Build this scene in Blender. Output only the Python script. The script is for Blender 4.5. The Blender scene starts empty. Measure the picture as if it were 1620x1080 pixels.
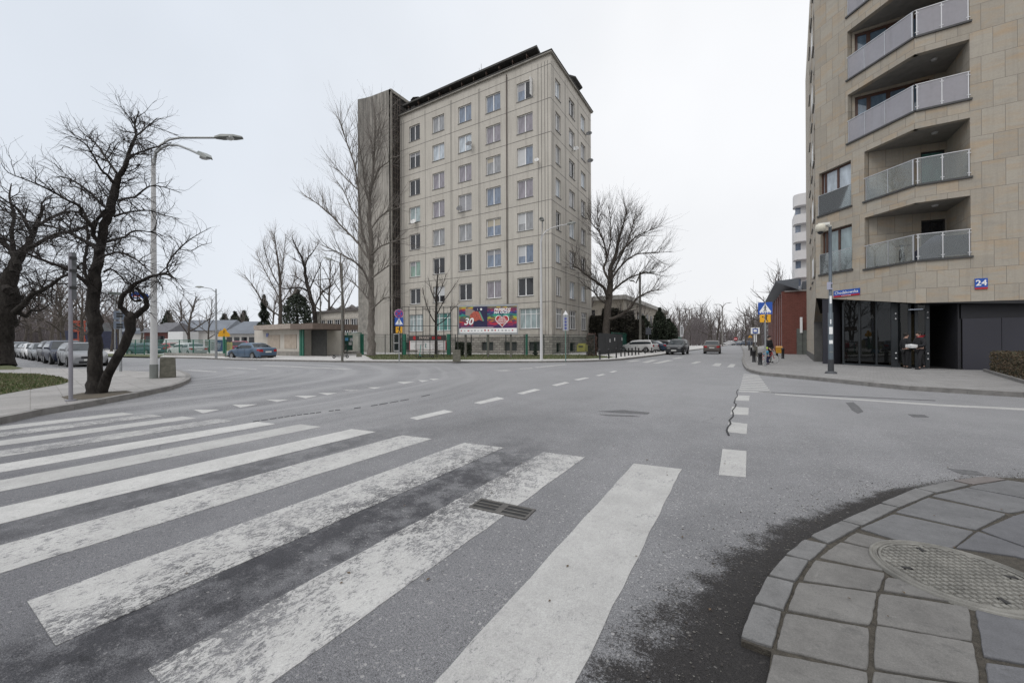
import bpy, bmesh, math, random
import numpy as np
from mathutils import Vector, Matrix
R = math.radians
scene = bpy.context.scene
COL = scene.collection
# ---------------------------------------------------------------- camera
CH = 1.4; FPX = 615.0
YAW = R(30.9); PITCH = 0.002; ROLL = 0.004
_F = Vector((-math.sin(YAW)*math.cos(PITCH), math.cos(YAW)*math.cos(PITCH), math.sin(PITCH)))
_R0 = Vector((math.cos(YAW), math.sin(YAW), 0)); _U0 = _R0.cross(_F)
_R = math.cos(ROLL)*_R0 - math.sin(ROLL)*_U0
_U = math.sin(ROLL)*_R0 + math.cos(ROLL)*_U0
EYE = Vector((0, 0, CH))
cam = bpy.data.cameras.new('camera'); cam.sensor_width = 36; cam.lens = FPX/1620*36
cam.clip_start = 0.05; cam.clip_end = 3000
camo = bpy.data.objects.new('camera', cam); COL.objects.link(camo)
m3 = Matrix((_R, _U, -_F)).transposed()
camo.matrix_world = Matrix.Translation(EYE) @ m3.to_4x4()
scene.camera = camo
# ---------------------------------------------------------------- world, sun, exposure
w = bpy.data.worlds.new('World'); scene.world = w; w.use_nodes = True
nt = w.node_tree; nt.nodes.clear(); N = nt.nodes.new; L = nt.links.new
SUN_EL, SUN_AZ = R(48), R(200)
sky = N('ShaderNodeTexSky'); sky.sky_type = 'NISHITA'; sky.sun_disc = False
sky.sun_elevation = SUN_EL; sky.sun_rotation = SUN_AZ; sky.air_density = 1.0; sky.dust_density = 2.0
tc = N('ShaderNodeTexCoord'); sep = N('ShaderNodeSeparateXYZ'); L(tc.outputs['Generated'], sep.inputs[0])
# overcast layer: a little brighter high up (cloud deck), soft cloud mottling, bluer to the west
ramp = N('ShaderNodeValToRGB'); L(sep.outputs['Z'], ramp.inputs[0])
e = ramp.color_ramp.elements
e[0].position = 0.0; e[0].color = (7.7, 7.78, 7.95, 1)
e[1].position = 0.68; e[1].color = (8.15, 8.25, 8.45, 1)
e2 = ramp.color_ramp.elements.new(1.0); e2.color = (22, 22.1, 22.4, 1)
nz = N('ShaderNodeTexNoise'); nz.inputs['Scale'].default_value = 1.6; nz.inputs['Detail'].default_value = 4
L(tc.outputs['Generated'], nz.inputs['Vector'])
mr = N('ShaderNodeMapRange'); mr.inputs[1].default_value = .3; mr.inputs[2].default_value = .7
mr.inputs[3].default_value = .93; mr.inputs[4].default_value = 1.05; L(nz.outputs[0], mr.inputs[0])
mul = N('ShaderNodeVectorMath'); mul.operation = 'MULTIPLY'
L(ramp.outputs[0], mul.inputs[0]); L(mr.outputs[0], mul.inputs[1])
# thinner, bluer cloud towards the upper west (left)
dotn = N('ShaderNodeVectorMath'); dotn.operation = 'DOT_PRODUCT'; L(tc.outputs['Generated'], dotn.inputs[0])
dotn.inputs[1].default_value = (-.86, .05, .50)
mr2 = N('ShaderNodeMapRange'); mr2.inputs[1].default_value = .5; mr2.inputs[2].default_value = 1.0
mr2.inputs[3].default_value = 0; mr2.inputs[4].default_value = .62; L(dotn.outputs['Value'], mr2.inputs[0])
tint = N('ShaderNodeMix'); tint.data_type = 'RGBA'; tint.blend_type = 'MULTIPLY'
L(mr2.outputs[0], tint.inputs[0]); L(mul.outputs[0], tint.inputs[6]); tint.inputs[7].default_value = (.72, .80, .90, 1)
mx = N('ShaderNodeMix'); mx.data_type = 'RGBA'; mx.inputs[0].default_value = .965
L(sky.outputs[0], mx.inputs[6]); L(tint.outputs[2], mx.inputs[7])
bg = N('ShaderNodeBackground'); bg.inputs[1].default_value = 0.118; L(mx.outputs[2], bg.inputs[0])
out = N('ShaderNodeOutputWorld'); L(bg.outputs[0], out.inputs[0])
sd = bpy.data.lights.new('sun', 'SUN'); sd.energy = 0.9; sd.angle = R(25); sd.color = (1, .97, .93)
so = bpy.data.objects.new('sun', sd); COL.objects.link(so)
_sv = Vector((math.sin(SUN_AZ)*math.cos(SUN_EL), math.cos(SUN_AZ)*math.cos(SUN_EL), math.sin(SUN_EL)))
so.rotation_euler = _sv.to_track_quat('Z', 'Y').to_euler(); so.location = (0, 0, 60)
vs = scene.view_settings; vs.view_transform = 'Standard'; vs.look = 'None'; vs.exposure = 0.0; vs.gamma = 1
vs.use_curve_mapping = False

scene.cycles.use_denoising = True; scene.cycles.denoising_prefilter = 'NONE'; scene.cycles.max_bounces = 6; scene.cycles.transparent_max_bounces = 24
# ---------------------------------------------------------------- measuring: pixel of the 1620x1080 photograph -> point in the place
def ray(px, py): return _F + (px-810)/FPX*_R - (py-540)/FPX*_U
def G(px, py, z=0.0):
    d = ray(px, py); t = (z-CH)/d.z; return EYE + d*t
def DP(px, py, D): return EYE + ray(px, py)*D
def ZAT(py, D, px=810): return DP(px, py, D).z
def onY(px, py, Y):
    d = ray(px, py); return EYE + d*(Y/d.y)
def onX(px, py, X):
    d = ray(px, py); return EYE + d*(X/d.x)

# ---------------------------------------------------------------- materials
MATS = {}
def newmat(name):
    m = bpy.data.materials.new(name); m.use_nodes = True; nt = m.node_tree; nt.nodes.clear()
    o = nt.nodes.new('ShaderNodeOutputMaterial'); b = nt.nodes.new('ShaderNodeBsdfPrincipled')
    nt.links.new(b.outputs[0], o.inputs[0]); MATS[name] = m
    return m, nt, b, o
def noise(nt, vec, scale, detail=4, rough=.55, dist=0):
    n = nt.nodes.new('ShaderNodeTexNoise'); n.inputs['Scale'].default_value = scale
    n.inputs['Detail'].default_value = detail; n.inputs['Roughness'].default_value = rough
    n.inputs['Distortion'].default_value = dist
    if vec is not None: nt.links.new(vec, n.inputs['Vector'])
    return n.outputs[0]
def mrange(nt, val, a, b, c=0., d=1., smooth=False):
    n = nt.nodes.new('ShaderNodeMapRange'); 
    if smooth: n.interpolation_type = 'SMOOTHSTEP'
    for i, v in enumerate((a, b, c, d)): n.inputs[i+1].default_value = v
    nt.links.new(val, n.inputs[0]); return n.outputs[0]
def math_(nt, op, a, b=None, clamp=False):
    n = nt.nodes.new('ShaderNodeMath'); n.operation = op; n.use_clamp = clamp
    for i, v in enumerate((a, b)):
        if v is None: continue
        if isinstance(v, (int, float)): n.inputs[i].default_value = v
        else: nt.links.new(v, n.inputs[i])
    return n.outputs[0]
def mixc(nt, f, a, b, mode='MIX'):
    n = nt.nodes.new('ShaderNodeMix'); n.data_type = 'RGBA'; n.blend_type = mode
    for i, v in ((0, f), (6, a), (7, b)):
        if isinstance(v, (int, float)): n.inputs[i].default_value = v
        elif isinstance(v, (tuple, list)): n.inputs[i].default_value = (*v[:3], 1)
        else: nt.links.new(v, n.inputs[i])
    return n.outputs[2]
def coords(nt, kind='Object', scale=None):
    t = nt.nodes.new('ShaderNodeTexCoord'); v = t.outputs[kind]
    if scale:
        m = nt.nodes.new('ShaderNodeMapping'); m.inputs['Scale'].default_value = scale; nt.links.new(v, m.inputs[0]); v = m.outputs[0]
    return v
def bump(nt, b, h, strength=.3, dist=.02):
    n = nt.nodes.new('ShaderNodeBump'); n.inputs['Strength'].default_value = strength; n.inputs['Distance'].default_value = dist
    nt.links.new(h, n.inputs['Height']); nt.links.new(n.outputs[0], b.inputs['Normal'])
def M(name, col, rough=.6, metal=0., var=.18, scale=3., bmp=.0, bscale=40., spec=.5, streak=0., alpha=None, coat=0.):
    if name in MATS: return MATS[name]
    m, nt, b, o = newmat(name)
    v = coords(nt)
    n = noise(nt, v, scale, 6, .6)
    f = mrange(nt, n, .3, .7)
    c = mixc(nt, f, tuple(x*(1-var) for x in col), tuple(min(1, x*(1+var)) for x in col))
    if streak:
        vs_ = coords(nt, 'Object', (1, 1, .12)); s = mrange(nt, noise(nt, vs_, 2.2, 6, .65), .52, .75)
        c = mixc(nt, math_(nt, 'MULTIPLY', s, streak), c, tuple(x*.45 for x in col))
    nt.links.new(c, b.inputs['Base Color']); b.inputs['Roughness'].default_value = rough
    b.inputs['Metallic'].default_value = metal; b.inputs['Specular IOR Level'].default_value = spec
    b.inputs['Coat Weight'].default_value = coat
    if bmp: bump(nt, b, noise(nt, v, bscale, 5, .6), bmp, .02)
    if alpha is not None: b.inputs['Alpha'].default_value = alpha
    return m
def glassmat(name, col, rough=.05, spec=.9, refl=None):
    """opaque-looking window pane: dark room under a glossy sheet"""
    if name in MATS: return MATS[name]
    m, nt, b, o = newmat(name)
    v = coords(nt, 'Object', (1, 1, .35)); f = mrange(nt, noise(nt, v, 2.5, 5, .6), .35, .65)
    c = mixc(nt, f, tuple(x*.7 for x in col), tuple(min(1, x*1.25) for x in col))
    nt.links.new(c, b.inputs['Base Color']); b.inputs['Roughness'].default_value = rough
    b.inputs['Specular IOR Level'].default_value = spec; b.inputs['IOR'].default_value = refl or 1.6
    return m
def clearglass(name, tint=(.8, .85, .85), amount=.35, rough=.02):
    if name in MATS: return MATS[name]
    m, nt, b, o = newmat(name); nt.nodes.remove(b)
    t = nt.nodes.new('ShaderNodeBsdfTransparent'); t.inputs[0].default_value = (*tint, 1)
    g = nt.nodes.new('ShaderNodeBsdfGlossy'); g.inputs['Roughness'].default_value = rough
    d = nt.nodes.new('ShaderNodeBsdfDiffuse'); d.inputs[0].default_value = (.55, .58, .59, 1)
    fr = nt.nodes.new('ShaderNodeFresnel'); fr.inputs[0].default_value = 1.5
    s1 = nt.nodes.new('ShaderNodeMixShader'); s2 = nt.nodes.new('ShaderNodeMixShader')
    s1.inputs[0].default_value = amount; nt.links.new(t.outputs[0], s1.inputs[1]); nt.links.new(d.outputs[0], s1.inputs[2])
    nt.links.new(fr.outputs[0], s2.inputs[0]); nt.links.new(s1.outputs[0], s2.inputs[1]); nt.links.new(g.outputs[0], s2.inputs[2])
    nt.links.new(s2.outputs[0], o.inputs[0]); return m

# ---------------------------------------------------------------- mesh builder
class MB:
    def __init__(s): s.v = []; s.f = []; s.m = []; s.sm = []
    def add(s, vs, fs, mi=0, smooth=False):
        b = len(s.v); s.v.extend([tuple(p) for p in vs])
        for f in fs: s.f.append([b+i for i in f]); s.m.append(mi); s.sm.append(smooth)
        return s
    def quad(s, a, b, c, d, mi=0): return s.add([a, b, c, d], [(0, 1, 2, 3)], mi)
    def poly(s, pts, mi=0): return s.add(pts, [tuple(range(len(pts)))], mi)
    def box(s, c, d, mi=0, rz=0., rot=None):
        x, y, z = d[0]/2, d[1]/2, d[2]/2
        P = [Vector((sx*x, sy*y, sz*z)) for sz in (-1, 1) for sy in (-1, 1) for sx in (-1, 1)]
        m = rot if rot is not None else Matrix.Rotation(rz, 3, 'Z')
        c = Vector(c); P = [m @ p + c for p in P]
        return s.add(P, [(0, 2, 3, 1), (4, 5, 7, 6), (0, 1, 5, 4), (2, 6, 7, 3), (0, 4, 6, 2), (1, 3, 7, 5)], mi)
    def bb(s, x0, x1, y0, y1, z0, z1, mi=0):
        return s.box(((x0+x1)/2, (y0+y1)/2, (z0+z1)/2), (abs(x1-x0), abs(y1-y0), abs(z1-z0)), mi)
    def prism(s, poly, z0, z1, mi=0, mside=None):
        n = len(poly); ms = mi if mside is None else mside
        a = sum(poly[i][0]*poly[(i+1) % n][1]-poly[(i+1) % n][0]*poly[i][1] for i in range(n))
        if a < 0: poly = list(reversed(poly))
        s.add([(p[0], p[1], z1) for p in poly], [tuple(range(n))], mi)
        s.add([(p[0], p[1], z0) for p in poly], [tuple(reversed(range(n)))], ms)
        s.add([(p[0], p[1], z) for z in (z0, z1) for p in poly],
              [(i, (i+1) % n, n+(i+1) % n, n+i) for i in range(n)], ms)
        return s
    def tube(s, pts, rad, n=6, mi=0, caps=True, smooth=True):
        pts = [Vector(p) for p in pts]; k = len(pts)
        if isinstance(rad, (int, float)): rad = [rad]*k
        V = []; ref = None
        for i, p in enumerate(pts):
            t = (pts[min(i+1, k-1)]-pts[max(i-1, 0)])
            if t.length < 1e-9: t = Vector((0, 0, 1))
            t.normalize()
            if ref is None: ref = t.orthogonal().normalized()
            ref = (ref - t*ref.dot(t))
            if ref.length < 1e-6: ref = t.orthogonal()
            ref.normalize(); bi = t.cross(ref)
            for j in range(n):
                a = 2*math.pi*j/n; V.append(p+(ref*math.cos(a)+bi*math.sin(a))*rad[i])
        F = [(i*n+j, i*n+(j+1) % n, (i+1)*n+(j+1) % n, (i+1)*n+j) for i in range(k-1) for j in range(n)]
        s.add(V, F, mi, smooth)
        if caps:
            s.add(V[:n], [tuple(reversed(range(n)))], mi); s.add(V[-n:], [tuple(range(n))], mi)
        return s
    def lathe(s, prof, c=(0, 0, 0), n=16, mi=0, axis='Z', smooth=True):
        V = []
        for r, h in prof:
            for j in range(n):
                a = 2*math.pi*j/n; x, y = r*math.cos(a), r*math.sin(a)
                V.append({'Z': (c[0]+x, c[1]+y, c[2]+h), 'Y': (c[0]+x, c[1]+h, c[2]+y), 'X': (c[0]+h, c[1]+x, c[2]+y)}[axis])
        F = [(i*n+j, i*n+(j+1) % n, (i+1)*n+(j+1) % n, (i+1)*n+j) for i in range(len(prof)-1) for j in range(n)]
        return s.add(V, F, mi, smooth)
    def sphere(s, c, r, mi=0, n=10, sc=(1, 1, 1)):
        V = []; k = n//2+1
        for i in range(k+1):
            t = math.pi*i/k
            for j in range(n):
                a = 2*math.pi*j/n
                V.append((c[0]+r*sc[0]*math.sin(t)*math.cos(a), c[1]+r*sc[1]*math.sin(t)*math.sin(a), c[2]+r*sc[2]*math.cos(t)))
        return s.add(V, [(i*n+j, (i+1)*n+j, (i+1)*n+(j+1) % n, i*n+(j+1) % n) for i in range(k) for j in range(n)], mi, True)
    def mesh(s, name, mats):
        me = bpy.data.meshes.new(name); me.from_pydata(s.v, [], s.f)
        for m in (mats if isinstance(mats, (list, tuple)) else [mats]): me.materials.append(m)
        me.polygons.foreach_set('material_index', s.m); me.polygons.foreach_set('use_smooth', s.sm)
        me.update(); return me
    def build(s, name, mats, parent=None, mw=None, bevel=0):
        me = s.mesh(name, mats)
        if bevel:
            b = bmesh.new(); b.from_mesh(me); bmesh.ops.remove_doubles(b, verts=b.verts, dist=1e-5)
            bmesh.ops.bevel(b, geom=b.edges[:], offset=bevel, segments=2, affect='EDGES', clamp_overlap=True); b.to_mesh(me); b.free()
        o = bpy.data.objects.new(name, me); COL.objects.link(o)
        if parent is not None: o.parent = parent
        if mw is not None: o.matrix_basis = mw
        return o
def thing(name, label, cat, loc=(0, 0, 0), rz=0., group=None):
    o = bpy.data.objects.new(name, None); COL.objects.link(o); o.location = loc; o.rotation_euler = (0, 0, rz)
    o.empty_display_size = .3
    return tag(o, label, cat, group)
def tag(o, label, cat, group=None):
    o['label'] = label; o['category'] = cat
    if group: o['group'] = group
    return o
def struct(o): o['kind'] = 'structure'; return o
def frame(P0, P1, org=(0, 0, 0)):
    """local x runs P0->P1, local y points away from the viewer side, z up; relative to a parent at org"""
    x = Vector((P1[0]-P0[0], P1[1]-P0[1], 0)).normalized(); z = Vector((0, 0, 1)); y = z.cross(x)
    m = Matrix((x, y, z)).transposed().to_4x4(); m.translation = Vector((P0[0], P0[1], P0[2] if len(P0) > 2 else 0))-Vector(org)
    return m
def copytree(o, parent=None):
    c = o.copy(); COL.objects.link(c)
    if parent is not None: c.parent = parent
    for ch in list(o.children): copytree(ch, c)
    return c
def text_mesh(txt, size, mat, name='lettering', parent=None, mw=None, extrude=.004, align='CENTER', bold=0., shear=0.):
    cu = bpy.data.curves.new(name, 'FONT'); cu.body = txt; cu.size = size; cu.extrude = extrude; cu.align_x = align; cu.align_y = 'CENTER'
    cu.offset = bold; cu.shear = shear; cu.resolution_u = 3
    t = bpy.data.objects.new(name, cu); COL.objects.link(t)
    dg = bpy.context.evaluated_depsgraph_get(); me = bpy.data.meshes.new_from_object(t.evaluated_get(dg))
    bpy.data.objects.remove(t); bpy.data.curves.remove(cu)
    me.materials.clear(); me.materials.append(mat); me.name = name
    o = bpy.data.objects.new(name, me); COL.objects.link(o)
    if parent is not None: o.parent = parent
    if mw is not None: o.matrix_basis = mw
    return o
# sign-local frame: x right, z up, facing -y; text is laid in xy, so turn it up
UPR = Matrix.Rotation(R(90), 4, 'X')
def TM(x, y, z): return Matrix.Translation((x, y, z)) @ UPR

# ---------------------------------------------------------------- ground materials
def asphalt_nodes(nt, b, light=1.0):
    v = coords(nt)
    big = mrange(nt, noise(nt, v, .16, 5, .55, .6), .32, .68)
    mid = mrange(nt, noise(nt, v, 1.3, 8, .7, .3), .32, .68)
    va = coords(nt, 'Object', (1.0, .16, 1)); trk = mrange(nt, noise(nt, va, .7, 5, .6), .35, .65)
    fine = noise(nt, v, 190, 3, .85); fine2 = noise(nt, v, 75, 3, .8)
    vo = nt.nodes.new('ShaderNodeTexVoronoi'); vo.inputs['Scale'].default_value = 88; nt.links.new(v, vo.inputs['Vector'])
    c = mixc(nt, big, (.122*light, .123*light, .128*light), (.205*light, .204*light, .209*light))
    c = mixc(nt, math_(nt, 'MULTIPLY', mid, .5), c, (.085, .085, .09))
    c = mixc(nt, math_(nt, 'MULTIPLY', trk, .25), c, (.30, .30, .31))
    g = mrange(nt, fine, .38, .62, .35, 1.65); g2 = mrange(nt, fine2, .33, .67, .72, 1.28)
    c = mixc(nt, 1.0, c, g, 'MULTIPLY'); c = mixc(nt, 1.0, c, g2, 'MULTIPLY')
    sp = mrange(nt, vo.outputs['Color'], .80, .92)  # pale aggregate chips
    c = mixc(nt, math_(nt, 'MULTIPLY', sp, .5), c, (.42, .41, .40))
    dk_ = mrange(nt, vo.outputs['Color'], .20, .08); c = mixc(nt, math_(nt, 'MULTIPLY', dk_, .6), c, (.06, .06, .065))
    # blots of old wear and thin cracks
    bl = math_(nt, 'MULTIPLY', mrange(nt, noise(nt, v, 6.5, 12, .86), .565, .61), mrange(nt, noise(nt, v, .42, 2), .48, .60))
    c = mixc(nt, math_(nt, 'MULTIPLY', bl, .62), c, (.055, .055, .06))
    vc = nt.nodes.new('ShaderNodeTexVoronoi'); vc.feature = 'DISTANCE_TO_EDGE'; vc.inputs['Scale'].default_value = .22
    wv = nt.nodes.new('ShaderNodeVectorMath'); wv.operation = 'ADD'; nn = nt.nodes.new('ShaderNodeTexNoise'); nn.inputs['Scale'].default_value = .9; nn.inputs['Detail'].default_value = 8
    nt.links.new(v, nn.inputs['Vector']); nt.links.new(v, wv.inputs[0]); nt.links.new(nn.outputs['Color'], wv.inputs[1]); nt.links.new(wv.outputs[0], vc.inputs['Vector'])
    cr = math_(nt, 'MULTIPLY', mrange(nt, vc.outputs[0], .0, .0035, 1, 0), mrange(nt, noise(nt, v, .23, 3), .52, .6))
    c = mixc(nt, math_(nt, 'MULTIPLY', cr, .6), c, (.06, .06, .06))
    # paler curved tyre tracks where traffic turns round the left island
    s0 = nt.nodes.new('ShaderNodeSeparateXYZ'); nt.links.new(v, s0.inputs[0])
    tx_, ty_ = math_(nt, 'SUBTRACT', s0.outputs[0], -24.5), math_(nt, 'SUBTRACT', s0.outputs[1], 3.0)
    td = math_(nt, 'SQRT', math_(nt, 'ADD', math_(nt, 'MULTIPLY', tx_, tx_), math_(nt, 'MULTIPLY', ty_, ty_)))
    nw = nt.nodes.new('ShaderNodeTexNoise'); nw.noise_dimensions = '1D'; nw.inputs['Scale'].default_value = 1.1; nw.inputs['Detail'].default_value = 4; nt.links.new(math_(nt, 'ADD', td, mrange(nt, noise(nt, v, .12, 2), 0, 1, -1, 1)), nw.inputs['W'])
    tf = math_(nt, 'MULTIPLY', mrange(nt, nw.outputs[0], .42, .66), math_(nt, 'MULTIPLY', mrange(nt, td, 5.5, 8, 0, 1, True), mrange(nt, td, 15, 22, 1, 0, True)))
    c = mixc(nt, math_(nt, 'MULTIPLY', tf, .55), c, (.30, .30, .30))
    # paler from the middle of the junction on, darker at the near left
    c = mixc(nt, math_(nt, 'MULTIPLY', mrange(nt, math_(nt, 'ADD', s0.outputs[1], mrange(nt, noise(nt, v, .3, 4, .6), 0, 1, -4, 4)), 4.5, 12, 0, .45, True), 1.0), c, (.255, .255, .26))
    nr = math_(nt, 'MULTIPLY', mrange(nt, math_(nt, 'ADD', s0.outputs[1], mrange(nt, noise(nt, v, .5, 5, .65), 0, 1, -2, 2)), .0, 4.2, .62, 0, True), mrange(nt, s0.outputs[0], -.6, -2.0, 0, 1, True))
    c = mixc(nt, nr, c, (.42, .42, .45), 'MULTIPLY')
    # traffic film: in the wheel tracks of the near lane between the zebra bars
    sp_ = nt.nodes.new('ShaderNodeSeparateXYZ'); nt.links.new(v, sp_.inputs[0])
    X, Y = sp_.outputs[0], sp_.outputs[1]
    def band(cx, wd, lim=(-8, 5.5)):
        d = math_(nt, 'ABSOLUTE', math_(nt, 'SUBTRACT', math_(nt, 'ADD', X, mrange(nt, noise(nt, v, .5, 3), 0, 1, -.35, .35)), cx))
        f = mrange(nt, d, wd*.45, wd, 1, 0, True)
        f = math_(nt, 'MULTIPLY', f, mrange(nt, Y, lim[1]-2.2, lim[1], 1, 0, True)); return f
    st = math_(nt, 'MAXIMUM', band(-2.55, .62), math_(nt, 'MULTIPLY', band(-4.75, .5), .6))
    st = math_(nt, 'MULTIPLY', st, mrange(nt, math_(nt, 'ADD', math_(nt, 'MULTIPLY', noise(nt, v, 3.2, 6, .7), .45), math_(nt, 'MULTIPLY', noise(nt, v, 75, 5, .92), .55)), .465, .515))
    c = mixc(nt, math_(nt, 'MULTIPLY', st, .95), c, (.27, .27, .29), 'MULTIPLY')
    # damp, gritty gutter round the foreground kerb (circle through the kerb arc)
    dx = math_(nt, 'SUBTRACT', X, KC[0]); dy = math_(nt, 'SUBTRACT', Y, KC[1])
    dd = math_(nt, 'SQRT', math_(nt, 'ADD', math_(nt, 'MULTIPLY', dx, dx), math_(nt, 'MULTIPLY', dy, dy)))
    dd = math_(nt, 'SUBTRACT', dd, KC[2])
    # wide towards the camera, thin further round
    wid = mrange(nt, Y, 1.6, 4.4, .66, .18)
    q = math_(nt, 'DIVIDE', dd, wid); q = math_(nt, 'ADD', q, math_(nt, 'ADD', mrange(nt, noise(nt, v, 5, 6, .7), .3, .7, -.3, .3), mrange(nt, noise(nt, v, 70, 5, .9), .3, .7, -.42, .42)))
    wet = mrange(nt, q, .45, .85, 1, 0, True); wet = math_(nt, 'MULTIPLY', wet, mrange(nt, Y, 5.0, 6.2, 1, 0))
    c = mixc(nt, math_(nt, 'MULTIPLY', wet, 1.0), c, (.15, .14, .135), 'MULTIPLY')
    sp2 = mrange(nt, vo.outputs['Color'], .93, .97); c = mixc(nt, math_(nt, 'MULTIPLY', sp2, .25), c, (.4, .39, .37))
    hh = math_(nt, 'ADD', fine, math_(nt, 'MULTIPLY', fine2, .8))
    bump(nt, b, hh, .55, .006)
    b.inputs['Roughness'].default_value = .7; b.inputs['Specular IOR Level'].default_value = .22
    return c, v, X, Y
# circle of the foreground kerb
def circ(a, b, c):
    A = np.array([[2*(b[0]-a[0]), 2*(b[1]-a[1])], [2*(c[0]-a[0]), 2*(c[1]-a[1])]])
    B = np.array([b[0]**2+b[1]**2-a[0]**2-a[1]**2, c[0]**2+c[1]**2-a[0]**2-a[1]**2])
    x, y = np.linalg.solve(A, B); return float(x), float(y), float(math.hypot(a[0]-x, a[1]-y))
def CR(cx, cy, z=.05): return G(cx/2.843+1150, cy/2.843+700, z)
KC = circ(CR(62, 858), CR(350, 425), CR(850, 198))
def asphalt():
    m, nt, b, o = newmat('asphalt'); c, v, X, Y = asphalt_nodes(nt, b); nt.links.new(c, b.inputs['Base Color']); return m
def paint(name, wear, tone=.62, bands=False):
    """thermoplastic: crisp flakes worn off down to the asphalt, denser in patches; scratches run with the traffic"""
    m, nt, b, o = newmat(name); c, v, X, Y = asphalt_nodes(nt, b)
    vs_ = coords(nt, 'Object', (1, .55, 1)); hi = noise(nt, vs_, 42, 8, .88, .6); md = noise(nt, v, 7, 6, .75, .5); lo = noise(nt, v, 1.1, 3, .6); n3 = noise(nt, v, 150, 3, .85)
    k = math_(nt, 'ADD', math_(nt, 'MULTIPLY', hi, .68), math_(nt, 'MULTIPLY', md, .32))
    thr = math_(nt, 'ADD', mrange(nt, lo, .35, .65, -.035, .035), .66-wear*.155)
    if bands:
        d = math_(nt, 'ABSOLUTE', math_(nt, 'SUBTRACT', math_(nt, 'ADD', X, mrange(nt, noise(nt, v, .5, 2), 0, 1, -.25, .25)), -2.45))
        thr = math_(nt, 'SUBTRACT', thr, mrange(nt, d, .1, .95, .05, 0, True))
    f = mrange(nt, math_(nt, 'SUBTRACT', math_(nt, 'ADD', k, math_(nt, 'MULTIPLY', math_(nt, 'SUBTRACT', n3, .5), .22)), thr), -.014, .014, .94, .10)
    pc = mixc(nt, mrange(nt, noise(nt, v, 2.4, 8, .75), .3, .7), (tone*.78, tone*.77, tone*.75), (tone*1.06, tone*1.05, tone*1.02))
    pc = mixc(nt, 1.0, pc, mrange(nt, n3, .35, .65, .78, 1.12), 'MULTIPLY'); pc = mixc(nt, math_(nt, 'MULTIPLY', mrange(nt, hi, .5, .62), .35), pc, (.25, .245, .235))
    nt.links.new(mixc(nt, f, c, pc), b.inputs['Base Color']); b.inputs['Roughness'].default_value = .7
    return m
def paving(name, bw, bh, c1, c2, mortar, ms=.006, angle=0., offset=.5):
    m, nt, b, o = newmat(name); v = coords(nt)
    mp = nt.nodes.new('ShaderNodeMapping'); mp.inputs['Rotation'].default_value = (0, 0, angle); nt.links.new(v, mp.inputs[0])
    br = nt.nodes.new('ShaderNodeTexBrick'); br.offset = offset; br.inputs['Scale'].default_value = 1
    br.inputs['Brick Width'].default_value = bw; br.inputs['Row Height'].default_value = bh; br.inputs['Mortar Size'].default_value = ms
    br.inputs['Mortar Smooth'].default_value = .3
    for i, cc in (('Color1', c1), ('Color2', c2), ('Mortar', mortar)): br.inputs[i].default_value = (*cc, 1)
    nt.links.new(mp.outputs[0], br.inputs['Vector'])
    c = mixc(nt, mrange(nt, noise(nt, v, .8, 6, .65), .3, .7), br.outputs[0], tuple(x*1.25 for x in c2))
    c = mixc(nt, .55, c, br.outputs[0])
    c = mixc(nt, 1.0, c, mrange(nt, noise(nt, v, 45, 6, .75), .3, .7, .8, 1.18), 'MULTIPLY')
    c = mixc(nt, math_(nt, 'MULTIPLY', mrange(nt, noise(nt, v, 1.9, 8, .75), .58, .7), .45), c, tuple(x*.45 for x in c1))
    nt.links.new(c, b.inputs['Base Color']); b.inputs['Roughness'].default_value = .85
    bump(nt, b, math_(nt, 'SUBTRACT', noise(nt, v, 60, 4, .7), math_(nt, 'MULTIPLY', br.outputs['Fac'], 1.5)), .35, .008)
    return m
ASPH = asphalt()
# ================================================================ THE SETTING: ground, road, pavements
SOIL = M('soil', (.075, .062, .045), .95, var=.35, scale=1.5, bmp=.6, bscale=30)
GRASSY = None
def grassmat():
    m, nt, b, o = newmat('winter_grass'); v = coords(nt)
    c = mixc(nt, mrange(nt, noise(nt, v, 1.2, 8, .7), .35, .65), (.045, .060, .018), (.11, .095, .045))
    c = mixc(nt, mrange(nt, noise(nt, v, 28, 6, .8), .35, .65), c, (.055, .075, .022))
    c = mixc(nt, mrange(nt, noise(nt, v, 60, 3, .8), .60, .66), c, (.20, .19, .15))
    nt.links.new(c, b.inputs['Base Color']); b.inputs['Roughness'].default_value = .95
    bump(nt, b, noise(nt, v, 70, 4, .8), .9, .03); return m
GRASSY = grassmat()
CONC = M('concrete', (.27, .26, .24), .88, var=.22, scale=4, bmp=.35, bscale=35, streak=.35)
CONC_D = M('dark concrete', (.12, .115, .10), .9, var=.3, scale=3, bmp=.4, bscale=30, streak=.5)
g = MB(); S = 1600
g.quad((-S, -S, -.03), (S, -S, -.03), (S, S, -.03), (-S, S, -.03)); struct(g.build('ground', SOIL))
g = MB(); pts = []
g.quad((-170, -30, 0), (60, -30, 0), (60, 330, 0), (-170, 330, 0)); struct(g.build('road', ASPH))

def strip(name, px, mat, z=.004, kind='structure', group=None):
    """flat painted patches, each given by its corners as measured on the road"""
    b = MB()
    for q in px: b.prism([tuple(G(x, y, 0)[:2]) for x, y in q], -.01, z)
    o = b.build(name, mat); struct(o); return o
PW1 = paint('road paint worn', .80, .46, bands=True); PW2 = paint('road paint', .45, .42); PW3 = paint('road paint faded', .98, .42); PW4 = paint('road paint fresh', .48, .49)
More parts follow.
